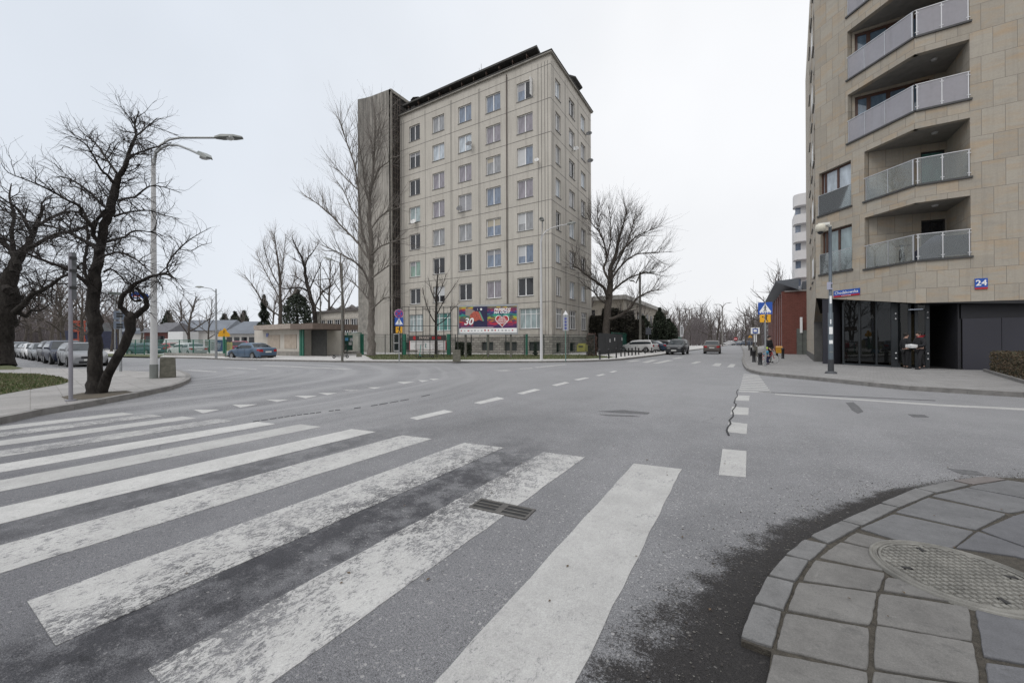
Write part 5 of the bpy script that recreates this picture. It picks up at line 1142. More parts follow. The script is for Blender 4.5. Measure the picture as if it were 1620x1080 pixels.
limb_tree('dark leaning bare tree between the kiosk roof and the low hall', 'tree', Vector((*DP(502, 562, D6).xy, 0)), D6, l6, BARK_D, TWIG, P5, per=3.6, ln=1.9, budget=32000, seed=16, slim=.7)
D6b = 38.
l6b = [([(543, 558, 2.2), (543, 520, 2), (543, 490, 1.8), (541, 460, 1.5), (539, 430, 1.2), (538, 400, .5)], 0), ([(543, 490, 1.4), (552, 470, 1), (562, 450, .5)], 1), ([(541, 465, 1.2), (531, 450, 1), (524, 432, .5)], -1), ([(540, 445, 1), (550, 425, .8), (556, 408, .4)], 1)]
limb_tree('thin bare tree directly behind the single arm lamp post', 'tree', Vector((*DP(543, 558, D6b).xy, .1)), D6b, l6b, BARK, TWIG_L, P5, per=2.4, ln=1.5, budget=8000, seed=17, slim=.7)
D7 = 36.
l7 = [([(690, 560, 2.6), (690, 530, 2.2), (690, 500, 2), (690, 480, 1.8), (691, 460, 1.5), (692, 440, .9), (694, 422, .4)], 0), ([(690, 512, 1.4), (682, 500, 1.1), (674, 480, .9), (668, 455, .4)], -1), ([(690, 500, 1.3), (700, 480, 1), (710, 465, .8), (722, 448, .4)], 1), ([(690, 478, 1.2), (682, 460, .9), (678, 440, .4)], 1), ([(691, 470, 1.1), (700, 452, .8), (706, 432, .4)], -1), ([(690, 515, 1.2), (705, 505, .9), (715, 490, .7), (728, 478, .3)], 1)]
P7 = dict(P3); P7.update(rmin=.006, r0=.02)
limb_tree('small bare tree growing between the banner and the office facade', 'tree', Vector((*DP(690, 560, D7).xy, .1)), D7, l7, BARK_D, TWIG, P7, per=2.8, ln=1.2, budget=9000, seed=18, slim=.7)
# ---- background trees from three prototypes; every one is a thing with trunk and crown
def proto(seed, h, r0, budget, P, forks=6, spread=.5, bark=BARK, twig=TWIG_F):
    rr = random.Random(seed); a, b = MB(), MB(); auto_tree(a, b, h, rr, P, r0, [budget], forks=forks, spread=spread)
    hh = sorted(v[2] for v in b.v); return a.mesh('trunk', bark), b.mesh('crown', [bark, twig]), hh[int(len(hh)*.985)]
PF = dict(rmin=.014, crook=.25, up=.08, split=.05, levels=4, kids=[0, 6, 5, 4], ang=(.3, .9), len=(.45, .8), lift=.5, r0=.04, per=1.9); PF['from'] = .15
PROT = [proto(21, 12, .2, 9000, PF, 8), proto(22, 12, .17, 9000, PF, 9, .42), proto(23, 12, .24, 9000, PF, 7, .6), proto(24, 12, .2, 14000, dict(PF, per=2.4), 11, .5)]
def bg(px, yb, ytop, D, k, lab, wx=1., group=None, name='bare_tree', z=0.):
    p = DP(px, yb, D); top = DP(px, ytop, D).z; h = (top-z)/PROT[k][2]; rr = random.Random(int(px*7+D))
    t = thing(name, lab, 'tree', (p.x, p.y, z), rr.uniform(0, 6.28), group); a, b = PROT[k][:2]
    for nm, me in (('trunk', a), ('crown', b)):
        o = bpy.data.objects.new(nm, me); COL.objects.link(o); o.parent = t
    t.scale = (h*wx, h*wx, h)
gL = 'bare trees along the cross street on the left'; gS = 'bare trees along the side street'
bgl = [(24, 545, 470, 95, 0, 'tree above the farthest parked cars at left'), (52, 548, 448, 75, 1, 'tree behind the parked white car at left'), (82, 550, 440, 68, 2, 'tree behind the parked dark cars at left'), (104, 548, 430, 58, 3, 'tree just left of the signal post'),
    (128, 550, 442, 62, 0, 'tree between signal post and the gnarled tree trunk'), (176, 550, 452, 66, 1, 'tree seen between the two stems of the gnarled tree'), (205, 550, 462, 70, 2, 'tree behind the ring shaped branch'), (222, 552, 478, 78, 3, 'tree right of the ring shaped branch, near the red house'),
    (302, 553, 460, 56, 2, 'forked tree in front of the long shed'), (331, 553, 468, 58, 1, 'dark forked tree left of the thin lamp in the cross street'), (268, 553, 482, 84, 0, 'tree in the gap right of the double arm lamp'), (285, 553, 470, 92, 3, 'tree above the roof of the long shed'), (352, 553, 488, 95, 1, 'low tree above the grey workshop roof'), (380, 553, 486, 95, 0, 'pale tree at the right end of the grey workshop roof'), (430, 553, 460, 80, 3, 'pale tree behind the straight tree'), (524, 553, 400, 62, 1, 'tree above the low hall roof'), (474, 553, 440, 66, 2, 'tree behind the kiosk roof')]
bgl += [(-8, 550, 410, 70, 3, 'tree at the very left behind the massive old trunk'), (38, 549, 456, 88, 3, 'tree between the far white cars and the old trunk'), (66, 549, 440, 82, 3, 'tree above the silver parked car at left'), (93, 550, 446, 72, 3, 'tree over the dark estate car at left'), (116, 549, 455, 84, 3, 'tree behind the signal post'), (141, 549, 450, 74, 3, 'tree hidden behind the gnarled trunk'), (190, 551, 458, 84, 3, 'tree behind the direction board'), (160, 550, 450, 92, 3, 'tree in the gap between the stems'), (12, 547, 462, 110, 3, 'tree farthest down the left street'), (244, 552, 480, 100, 3, 'tree behind the double arm lamp post')]
for a in bgl: bg(*a[:5], 'bare '+a[5], group=gL)
bgr = [(1060, 549, 482, 95, 3, 'just left of the white banner'), (1075, 548, 478, 110, 0, 'above the white banner'), (1092, 548, 480, 120, 1, 'between the white banner and the double lamp'), (1106, 548, 476, 130, 3, 'left of the double lamp, tallest in its row'), (1120, 547, 484, 140, 2, 'left behind the double lamp'), (1134, 546, 482, 115, 0, 'leaning out behind the grey hatchback'), (1150, 546, 500, 170, 1, 'at the far end of the street'), (1164, 546, 498, 180, 3, 'far off in the middle of the street view'), (1180, 546, 488, 110, 3, 'green tinged above the bus stop sign'), (1192, 547, 480, 85, 2, 'nearest the crossing sign on the right'), (1200, 547, 484, 95, 1, 'behind the crossing sign'), (1172, 546, 500, 140, 0, 'left of the bus stop sign'), (1048, 551, 492, 80, 2, 'behind the dark thuja')]
bgr += [(1067, 548, 490, 125, 3, 'dense one left of the banner pole'), (1084, 548, 486, 140, 3, 'dense one right of the banner'), (1099, 547, 486, 150, 3, 'dense one above the dark approaching car'), (1113, 547, 490, 160, 3, 'dense one left of the double lamp post'), (1127, 547, 490, 120, 3, 'dense one above the grey hatchback'), (1141, 547, 494, 150, 3, 'dense one at the double lamp post'), (1187, 547, 494, 130, 3, 'dense one behind the bus stop'), (1204, 547, 474, 105, 3, 'dense one hidden behind the brick pilasters')]
for a in bgr: bg(*a[:5], 'bare street tree '+a[5], group=gS)
bg(1232, 500, 420, 75, 3, 'bare tree showing above the grey roof of the brick building')
bg(1010, 550, 470, 75, 3, 'bare tree in front of the pale building behind the parked cars'); bg(985, 552, 480, 62, 0, 'bare tree low behind the round crowned tree'); bg(935, 552, 455, 60, 2, 'bare tree against the side wall of the office block')
# a distant belt of trees closing the horizon reads as one mass
mm = MB(); rr = random.Random(77)
for k in range(420):
    x = rr.uniform(-60, 1210); D = rr.uniform(190, 240); 
    if 560 < x < 940: continue
    p = DP(x, 540, D); h = rr.uniform(7, 14); mm.tube([(p.x, p.y, 0), (p.x+rr.uniform(-.5, .5), p.y, h*.6)], [.25, .1], 4)
    for j in range(60):
        a = Vector((p.x+rr.gauss(0, 2.0), p.y+rr.gauss(0, 2.0), h*rr.uniform(.0, .68))); b = a+Vector((rr.uniform(-1.3, 1.3), rr.uniform(-1, 1), rr.uniform(1, 3.4))); mm.tube([a, b], [.14, .04], 3, caps=False)
for k in range(330):
    x = rr.choice([rr.uniform(1050, 1212), rr.uniform(-10, 225)]); D = rr.uniform(110, 170) if x > 500 else rr.uniform(95, 150)
    if 1138 < x < 1176 and rr.random() < .6: continue
    p = DP(x, 540, D); h = rr.uniform(8, 12.5) if x > 500 else rr.uniform(9, 15)
    if abs(p.x+4) < 7 and x > 500: continue
    mm.tube([(p.x, p.y, 0), (p.x+rr.uniform(-.6, .6), p.y, h*.6)], [.14, .05], 4)
    for j in range(70):
        a = Vector((p.x+rr.gauss(0, 1.5), p.y+rr.gauss(0, 1.5), h*rr.uniform(.0, .72))); b = a+Vector((rr.uniform(-.9, .9), rr.uniform(-.9, .9), rr.uniform(.8, 2.6))); mm.tube([a, b], [.055, .018], 3, caps=False)
o = mm.build('distant_trees', M('distant twigs', (.15, .13, .13), .95, var=.2)); o['kind'] = 'stuff'; tag(o, 'hazy belt of far bare trees on the horizon', 'trees')
# ---- evergreens: leaf clumps through a volume
def leafmat(name, c):
    return M(name, c, .85, var=.5, scale=1.6)
THU = leafmat('thuja foliage', (.026, .036, .020)); FIR = leafmat('fir foliage', (.028, .038, .024)); OLV = leafmat('olive foliage', (.05, .055, .03))
def evergreen(px, yb, yt, D, wpx, lab, mat, n=1500, kind='cone', group=None, name='evergreen_tree', s=.28, seed=0):
    p = DP(px, yb, D); h = DP(px, yt, D).z; w_ = wpx*D/FPX/2; rr = random.Random(seed+int(px)); t = thing(name, lab, 'evergreen', (p.x, p.y, 0), 0, group)
    m = MB(); m.tube([(0, 0, -.05), (0, 0, h*.93)], [w_*.12+.04, .02], 6); m.build('trunk', BARK_D, t); m = MB()
    n = int(n*2.2)
    for k in range(n):
        f = rr.random()**.8; z = h*(.05+.95*f)
        if kind == 'cone': R_ = w_*(1-f)**.75*(.75+.4*math.sin(f*31+rr.random())) 
        elif kind == 'oval': R_ = w_*math.sqrt(max(.02, 1-(2*f-.85)**2))*(.85+.3*rr.random()) if f > .4 else w_*(.9+.2*rr.random())
        else: R_ = w_*(.9+.2*rr.random())*(1-.25*f**4)
        a = rr.uniform(0, 6.28); q = R_*math.sqrt(rr.uniform(.35, 1.05)); c = Vector((q*math.cos(a), q*math.sin(a), z)); u = rvec(rr)*s*rr.uniform(.6, 1.3); v = rvec(rr)*s*rr.uniform(.4, .9)
        if kind == 'cone': u = Vector((math.cos(a), math.sin(a), -.35))*s*1.4
        m.add([c-u*.5, c+v*.5, c+u*.7, c-v*.5], [(0, 1, 2, 3)])
    m.build('crown', mat, t); return t
evergreen(418, 552, 466, 62, 26, 'dark fir behind the left end of the kiosk', FIR, 1500); evergreen(470, 552, 458, 60, 44, 'bushy dark fir behind the kiosk roof', FIR, 1800, 'oval', s=.4)
for x, yt, l in ((355, 497, 'left one of three firs above the grey workshop roof'), (372, 493, 'middle one of three firs above the grey workshop roof'), (386, 492, 'right one of three firs above the grey workshop roof'), (266, 492, 'single fir near the double arm lamp post')): evergreen(x, 552, yt, 100, 17, l, FIR, 700, 'oval', s=.7)
evergreen(1044, 556, 487, 62, 22, 'dark columnar thuja in front of the pale building', THU, 2200, 'oval', s=.3); evergreen(1058, 556, 505, 66, 26, 'broad thuja right of the columnar one', THU, 1600, 'oval', s=.35); evergreen(1018, 556, 500, 60, 26, 'thuja left of the columnar one, by the lamp post', THU, 1700, 'oval', s=.35)
for i, (x, y, w_, l) in enumerate(((944, 500, 26, 'ivy dark shrub mass at the office corner'), (966, 488, 30, 'ivy dark shrub mass under the round crowned tree'), (990, 492, 30, 'ivy dark shrub mass behind the black gate'), (1008, 506, 24, 'ivy dark shrub mass beside the far lamp post'))): evergreen(x, 558, y, 51, w_, l, leafmat('ivy brown', (.036, .033, .024)), 2400, 'box', name='shrub', s=.3, group='dark shrubs behind the black gate')
evergreen(847, 556, 541, 37, 8, 'small cone shaped conifer by the corner of the plinth', THU, 500, 'cone', s=.12); 
evergreen(727, 558, 541, 36.5, 14, 'round hedge bush behind the concrete block by the fence', THU, 700, 'box', name='shrub', s=.14); evergreen(741, 559, 543, 36.5, 10, 'squat hedge bush right of the round one', THU, 500, 'box', name='shrub', s=.14)
evergreen(936, 561, 528, 36, 16, 'brown leafless hedge bush at the end of the green fence', leafmat('brown hedge', (.085, .05, .04)), 1200, 'box', name='shrub', s=.16)
# hedge at the far right by the grey panels
hd = thing('hedge', 'clipped brown green hedge at the right frame edge by the grey panels', 'hedge', tuple(G(1600, 600, .12)))
a0 = G(1562, 588, .12)-hd.location; a1 = G(1625, 607, .12)-hd.location; a2 = a1+Vector((6, -2.6, 0)); m = MB(); rr = random.Random(8)
dirh = (a1-a0).normalized(); nh = Vector((-dirh.y, dirh.x, 0)); nh = nh if nh.x > 0 else -nh; Lh = (a1-a0).length+7
for k in range(15000):
    u, v, z = rr.uniform(0, Lh), rr.uniform(.05, 1.6), rr.uniform(0, .82)
    if rr.random() < .6: 
        if rr.random() < .5: v = .05+rr.random()*.06
        else: z = .82+rr.uniform(-.06, .05)
    c = a0+dirh*u+nh*v+Vector((0, 0, z)); p_, q_ = rvec(rr)*.035, rvec(rr)*.03; m.add([c-p_, c+q_, c+p_, c-q_], [(0, 1, 2, 3)], 0 if rr.random() < .6 else 1)
m.build('leaves', [M('hedge brown', (.085, .06, .035), .9, var=.4, scale=5), M('hedge green', (.045, .042, .022), .9, var=.4, scale=5)], hd)
m = MB()
for k in range(30): u = Lh*(k+.5)/30; c = a0+dirh*u+nh*.8; m.tube([c, c+Vector((0, 0, .75))], .02, 4)
o = m.build('stems', BARK_D, hd); o['kind'] = 'stuff'
m = MB(); c = a0-dirh*.3; e = a0+dirh*Lh; m.prism([(c-nh*.08)[:2], (e-nh*.08)[:2], (e)[:2], (c)[:2]], 0, .1); m.build('edging', KERB, hd)
# ================================================================ STREET FURNITURE
GREENP = M('green fence paint', (.018, .13, .085), .5, var=.2); GREEND = M('dark green', (.02, .075, .055), .6, var=.2); DARKP = M('dark fence paint', (.035, .035, .035), .6, var=.2)
CONCP = M('pale concrete pole', (.48, .48, .48), .75, var=.1, scale=1.5, streak=.2); LAMPG = M('lamp grey', (.17, .18, .17), .5, .2, var=.15); POLED = M('dark pole', (.12, .115, .10), .7, .1, var=.25, scale=4); LENS = M('lamp lens', (.55, .56, .55), .2, var=.05)
def meshwire(name, col, a):
    m, nt, b, o = newmat(name); v = coords(nt); sp = nt.nodes.new('ShaderNodeSeparateXYZ'); nt.links.new(v, sp.inputs[0])
    fx = math_(nt, 'FRACT', math_(nt, 'MULTIPLY', sp.outputs[0], 12.)); fz = math_(nt, 'FRACT', math_(nt, 'MULTIPLY', sp.outputs[2], 12.))
    k = math_(nt, 'MAXIMUM', math_(nt, 'LESS_THAN', fx, a), math_(nt, 'LESS_THAN', fz, a)); nt.links.new(k, b.inputs['Alpha']); b.inputs['Base Color'].default_value = (*col, 1); b.inputs['Roughness'].default_value = .6; return m
WIRE = meshwire('fence wire', (.03, .06, .05), .10); WIREG = meshwire('green fence wire', (.012, .12, .085), .17)
def fence(pts, hts, zs, lab, wire, post, step=2.5, postw=.05, rail=True, name='mesh_fence', big=()):
    o0 = Vector(pts[0]); t = thing(name, lab, 'fence', tuple(o0))
    for (A, B, ha, hb2, za, zb3) in zip(pts[:-1], pts[1:], hts[:-1], hts[1:], zs[:-1], zs[1:]):
        A, B = Vector(A), Vector(B); F_ = frame((A.x, A.y, 0), (B.x, B.y, 0), (o0.x, o0.y, o0.z)); w_ = (B-A).xy.length
        m = MB(); m.quad((0, 0, za+.05), (w_, 0, zb3+.05), (w_, 0, zb3+hb2), (0, 0, za+ha)); m.build('wire_panel', wire, t, F_)
        n = max(1, round(w_/step))
        for k in range(n+1):
            if k == n and B != Vector(pts[-1]): continue
            f = k/n; z = za+(zb3-za)*f; h = ha+(hb2-ha)*f; m = MB(); m.bb(w_*f-postw/2, w_*f+postw/2, .01, .01+postw, z-.05, z+h+.03); m.build('post', post, t, F_)
        if rail:
            m = MB(); m.tube([(0, 0, za+ha), (w_, 0, zb3+hb2)], .022, 5); m.tube([(0, 0, za+ha*.86), (w_, 0, zb3+hb2*.86)], .012, 4); m.build('rail', post, t, F_)
    return t
def fpt(px, yb, z): p = G(px, yb, z); return p
def topz(px, y, p): D = (p-EYE).dot(_F); return DP(px, y, D).z
fp = [fpt(574, 560, .12), fpt(645, 560, .13), fpt(720, 560, .2), fpt(800, 560.5, .25), fpt(860, 561, .28), fpt(940, 562, .3)]
ft = [topz(px, 529, p)-p.z for px, p in zip((574, 645, 720, 800, 860, 940), fp)]
fence([(p.x, p.y, 0) for p in fp], ft, [p.z for p in fp], 'long mesh fence with dark rail in front of the office block', WIRE, DARKP, 2.2, .06)
for i, (px, lab) in enumerate(((574, 'thick green fence post near the stair tower'), (641, 'thick green fence post left of the red and white banner'), (711, 'thick green fence post right of the red and white banner'), (773, 'green fence post under the billboard'), (834, 'green fence post right of the billboard'))):
    p = G(px, 560, .2); m = MB(); w_ = .10 if i > 2 else .20; m.bb(-w_, w_, -.1, .05, -.1, topz(px, 529, p)-p.z+.06); o = m.build('fence_post', GREENP); o.location = (p.x, p.y-.08, p.z); tag(o, lab, 'fence post', 'green posts of the long fence')
# tall ball-court frame of thin bars between tower and billboard
fq = [DP(636, 485, 33.5), DP(724, 485, 33.5)]; t = thing('ball_fence', 'tall dark bar frame standing between the fence and the ground floor windows', 'fence', (fq[0].x, fq[0].y, 0)); F_ = frame((fq[0].x, fq[0].y, 0), (fq[1].x, fq[1].y, 0), (fq[0].x, fq[0].y, 0)); w_ = (fq[1]-fq[0]).xy.length
for k in range(9):
    m = MB(); m.tube([(w_*k/8, 0, 0), (w_*k/8, 0, fq[0].z)], .035, 5); m.build('post', DARKP, t, F_)
m = MB()
for z in (.999, .63, .35): m.tube([(0, 0, fq[0].z*z), (w_, 0, fq[0].z*z)], .025, 5)
m.build('rails', DARKP, t, F_)
# green mesh fence left: gate part and by the kiosk
ga = [fpt(508, 559.5, .12), fpt(571, 560, .12)]; gh = [topz(x, 529.5, p)-.12 for x, p in zip((508, 571), ga)]
tf = fence([(p.x, p.y, 0) for p in ga], gh, [.35, .35], 'green screened fence between the kiosk shelter and the tower', WIREG, GREENP, 1.9, .07)
m = MB(); F_ = frame((ga[0].x, ga[0].y, 0), (ga[1].x, ga[1].y, 0), (ga[0].x, ga[0].y, 0)); m.bb(0, (ga[1]-ga[0]).xy.length, -.05, .15, .0, .42); m.build('concrete_base', CONC, tf, F_)
m = MB(); wl = (ga[1]-ga[0]).xy.length; m.bb(wl*.36, wl*.80, -.02, .0, .55, gh[0]+.05); m.build('screen', GREEND, tf, F_)
rr = random.Random(5)
for k, (u, z, c) in enumerate(((.44, 1.95, (.55, .55, .52)), (.62, 2.0, (.12, .36, .62)), (.74, 1.95, (.35, .36, .37)), (.71, 1.5, (.5, .5, .5)))):
    m = MB(); m.bb(wl*u, wl*u+.42, -.05, -.022, z-.35, z); o = m.build('poster', M('poster %d' % k, c, .7, var=.3, scale=6), None); o.location = (ga[0].x, ga[0].y, 0); o.matrix_basis = F_.copy(); o.location = o.location+Vector((ga[0].x, ga[0].y, 0)); tag(o, ['whitish poster at the left of the green screen', 'light blue poster on the green screen', 'grey poster at the top right of the green screen', 'small pale poster lower on the green screen'][k], 'poster')
ge = [fpt(200, 560.5, .12), fpt(242, 561.5, .12), fpt(305, 562.5, .12), fpt(357, 563, .12)]; he = [topz(x, 537.5, p)-.12 for x, p in zip((200, 242, 305, 357), ge)]
fence([(p.x, p.y, 0) for p in ge], he, [.12]*4, 'low green mesh fence in front of the parked cars and the long shed', WIREG, GREENP, 2.2, .07)
m = MB(); a_, b_ = G(262, 562.4, .12), G(356, 563.4, .12); F_ = frame((a_.x, a_.y, 0), (b_.x, b_.y, 0)); m.bb(0, (b_-a_).xy.length, -.14, .0, .1, .42); o = m.build('fence_plinth', CONC, None, F_); tag(o, 'low mossy concrete plinth under the green mesh fence at left', 'plinth')
# far green screens along the side street
a_, b_ = onX(1030, 548, -13.2), onX(1060, 548, -13.0)
t = fence([(-13.0, 44.0, 0), (-12.9, 100, 0)], [2.35, 2.35], [.12, .12], 'green screened fence running away behind the cars parked in the side street', WIREG, GREENP, 3, .06)
m = MB(); m.quad((0, .03, .2), (56, .03, .2), (56, .03, 2.3), (0, .03, 2.3)); m.build('screen_cloth', M('green cloth', (.018, .10, .075), .8, var=.3, alpha=.82), t, frame((-13, 44, 0), (-12.9, 100, 0), (-13, 44, 0)))
# black gate panels by the side street corner
a_, b_ = G(947, 561.5, .12), G(985, 557.5, .12); t = thing('black_gate', 'black boarded gate with small white notices beside the bollards', 'gate', (a_.x, a_.y, 0)); F_ = frame((a_.x, a_.y, 0), (b_.x, b_.y, 0), (a_.x, a_.y, 0)); w_ = (b_-a_).xy.length; zt_ = topz(985, 529, b_)
for k in range(4): m = MB(); m.bb(w_*k/4+.02, w_*(k+1)/4-.02, 0, .04, .15, zt_); m.build('board', M('black board', (.018, .02, .022), .7, var=.3), t, F_)
for u, z in ((.42, 1.55), (.62, 1.7), (.96, 1.75)): m = MB(); m.bb(w_*u-.1, w_*u+.1, -.03, -.01, z-.2, z+.15); m.build('notice', LET, t, F_)
p = G(915, 561, .3); D_ = (p-EYE).dot(_F)
t = thing('yellow_box', 'yellow clothes collection box behind the fence at the office corner', 'container', (p.x, p.y+.6, .2)); m = MB(); m.bb(-.38, .38, 0, .7, .35, .95); m.bb(-.3, .3, -.02, -.001, .45, .55); m.bb(-.28, .28, .1, .6, .95, 1.08); m.build('body', M('box yellow', (.26, .24, .05), .6, var=.2), t)
m = MB(); m.bb(-.2, .2, -.03, -.001, .75, .86); m.build('slot', BLACKP, t)

# ---------------------------------------------------------------- lamp posts
def luminaire(m, c, d, L_=.85, w_=.16, mi=0):
    d = Vector(d).normalized(); s = d.cross(Vector((0, 0, 1))).normalized(); u = s.cross(d)
    V = []
    for t, ww, hh in ((0, .4, .5), (.25, .95, 1), (.7, 1, .9), (1., .55, .35)):
        q = Vector(c)+d*L_*t; V += [q+s*w_*ww-u*.02, q+s*w_*ww*.7+u*.09*hh, q-s*w_*ww*.7+u*.09*hh, q-s*w_*ww-u*.02]
    F = []
    for i in range(3):
        for j in range(4): F.append((i*4+j, i*4+(j+1) % 4, i*4+4+(j+1) % 4, i*4+4+j))
    F += [(3, 2, 1, 0), (12, 13, 14, 15)]; m.add(V, F, mi)
def lamp_post(name, lab, base, h, rb, rt, arms, mat, group='street lamps', base_h=.0, arm_mat=None, rise=None):
    """arms: list of (curve points relative to the top, direction of head)"""
    t = thing(name, lab, 'street lamp', tuple(base), 0, group); m = MB(); m.tube([(0, 0, -.05), (0, 0, h*.5), (0, 0, h)], [rb, (rb+rt)/2, rt], 14); m.build('pole', mat, t)
    if base_h: m = MB(); m.tube([(0, 0, 0), (0, 0, base_h)], [rb*1.12, rb*1.1], 14); m.build('pole_foot', LAMPG, t)
    for pts, hd, L_ in arms:
        m = MB(); m.tube([Vector((0, 0, h-.3))]+[Vector(p)+Vector((0, 0, h)) for p in pts], [rt*.9]+[rt*.62]*len(pts), 8); m.build('arm', arm_mat or mat, t)
        m = MB(); e = Vector(pts[-1])+Vector((0, 0, h)); luminaire(m, e, hd, L_); m.build('lamp_head', LAMPG, t)
        m = MB(); d = Vector(hd).normalized(); m.sphere(e+d*L_*.55-Vector((0, 0, .03)), .13, n=8, sc=(1.6, 1, .35)); m.build('lens', LENS, t)
    return t
def rel3(px, py, D, b): return DP(px, py, D)-b
# left, double arm: px measured at its distance
b = G(243.5, 598.5, .12); D_ = (b-EYE).dot(_F); top = DP(244, 252, D_).z-b.z
def armpts(pxs, D, b, h, dd=0): return [DP(x, y, D+dd*i/(len(pxs)-1))-b-Vector((0, 0, h)) for i, (x, y) in enumerate(pxs)]
A1 = armpts([(246, 240), (254, 229), (268, 221), (285, 218), (312, 218), (340, 218)], D_, b, top, .6); A2 = armpts([(247, 242), (256, 234), (268, 229), (282, 230), (300, 237), (316, 244)], D_, b, top, -2.6)
lamp_post('street_lamp', 'pale concrete lamp post with two curved arms at the left kerb', b, top, .112, .062, [(A1, A1[-1]-A1[-2]+Vector((0, 0, .0)), .95), (A2, A2[-1]-A2[-2], .85)], CONCP, base_h=.52, arm_mat=M('galvanised arm', (.33, .34, .34), .5, .5, var=.1))
b = G(856.5, 570, .12); D_ = (b-EYE).dot(_F); top = DP(857, 378, D_).z-b.z
A1 = armpts([(858, 374), (863, 366), (872, 361), (885, 357), (897, 355)], D_, b, top, .5); A2 = armpts([(857, 372), (858, 362), (858.5, 355), (858.5, 350)], D_, b, top, -1.2)
lamp_post('street_lamp', 'white lamp post with two short arms in front of the office corner', b, top, .105, .055, [(A1, (.8, .3, .12), .62), (A2, (.25, -.9, .1), .6)], M('white painted pole', (.52, .52, .52), .6, var=.08, scale=2))
b = G(541.5, 571, .12); D_ = (b-EYE).dot(_F); top = DP(541, 417, D_).z-b.z
A1 = armpts([(539, 416), (528, 412.5)], D_, b, top)
lamp_post('street_lamp', 'dark single arm lamp post by the scooter in front of the stair tower', b, top, .085, .05, [(A1, A1[-1]-A1[-2], .75)], POLED)
b = G(342, 566, .12); D_ = (b-EYE).dot(_F); top = DP(335, 457, D_).z-b.z
t = lamp_post('street_lamp', 'thin grey lamp post beside the yellow children sign', b, top, .10, .05, [(armpts([(334, 456.5), (322, 454.5)], D_, b, top), (-.86, -.5, .05), .7)], STEELP)
b = G(1013, 557, .12); D_ = (b-EYE).dot(_F); top = DP(1013, 430, D_).z-b.z
lamp_post('street_lamp', 'old concrete lamp post with two flat heads by the parked white wagon', b, top, .17, .11, [(armpts([(1020, 430), (1026, 431)], D_, b, top), (.9, .4, .02), .8), (armpts([(1006, 448), (1003, 445)], D_, b, top), (-.6, -.8, .1), .6)], M('old concrete pole', (.13, .125, .11), .9, var=.2))
b = G(1143, 547.5, .12); D_ = (b-EYE).dot(_F); top = DP(1143, 484, D_).z-b.z
lamp_post('street_lamp', 'twin headed lamp post far down the side street above the grey hatchback', b, top, .2, .14, [(armpts([(1140, 482), (1138, 481.5)], D_, b, top), (-.95, -.3, 0), 1.5), (armpts([(1146, 482), (1148, 480)], D_, b, top), (.95, .3, .15), 1.5)], M('far pole', (.2, .19, .18), .8))
p = DP(1091, 547, 120)
lamp_post('street_lamp', 'smaller grey lamp post among the trees behind the approaching car', Vector((p.x, p.y, .1)), DP(1091, 490, 120).z, .22, .16, [([(-.8, 0, .3), (-1.8, 0, .3)], (-1, 0, 0), 1.6), ([(.8, 0, .3), (1.8, 0, .3)], (1, 0, 0), 1.6)], MATS['far pole'])
p = G(516, 562.5, .12); m = MB(); m.tube([(0, 0, 0), (0, 0, topz(516, 420, p))], [.07, .04], 6); m.bb(-.8, .8, -.03, .03, topz(516, 443, p)-.05, topz(516, 443, p)+.03)
t = thing('utility_pole', 'thin dark utility pole with a crossarm beside the leaning tree', 'utility pole', tuple(DP(507, 560, 46).xy)+(0,)); hz = DP(507, 418, 46).z; m = MB(); m.tube([(0, 0, 0), (0, 0, hz)], [.10, .05], 6); m.build('pole', POLED, t); m = MB(); m.bb(-1.5, 1.5, -.04, .04, DP(507, 443, 46).z, DP(507, 442, 46).z); m.build('crossarm', POLED, t)
# right: dark post with a dome camera
b = G(1314.5, 590.5, .12); D_ = (b-EYE).dot(_F); top = DP(1313, 358, D_).z-b.z
t = thing('camera_post', 'dark grey post carrying a white dome camera on the right pavement', 'camera post', tuple(b)); GREYPO = M('grey post', (.085, .105, .125), .5, .2, var=.12)
m = MB(); m.tube([(0, 0, 0), (0, 0, 2.4), (0, 0, 2.41), (0, 0, top)], [.088, .082, .06, .05], 14); m.build('pole', GREYPO, t)
m = MB(); m.tube([(0, 0, 0), (0, 0, .05), (0, 0, .1)], [.2, .19, .09], 16); m.tube([(0, 0, .1), (0, 0, .55)], [.098, .096], 14); m.build('pole_foot', M('dark foot', (.04, .042, .048), .5, var=.2), t)
e = rel3(1302, 355, D_-.3, b); m = MB(); m.tube([(0, 0, top), e*.4+Vector((0, 0, top*.6))+Vector((0, 0, .0)), e], [.05, .045, .05], 8); m.bb(e.x-.15, e.x+.2, e.y-.06, e.y+.06, e.z-.05, e.z+.05); m.build('camera_arm', M('camera white', (.62, .62, .58), .5, var=.06), t)
m = MB(); m.lathe([(.0, .02), (.14, .0), (.165, -.08), (.17, -.26), (.10, -.28)], (e.x-.08, e.y, e.z), 18); m.build('camera_housing', M('camera cream', (.58, .55, .46), .5, var=.05), t); m = MB(); m.sphere((e.x-.08, e.y, e.z-.27), .105, n=14); m.build('camera_dome', M('smoked dome', (.03, .03, .035), .08, var=.1), t)
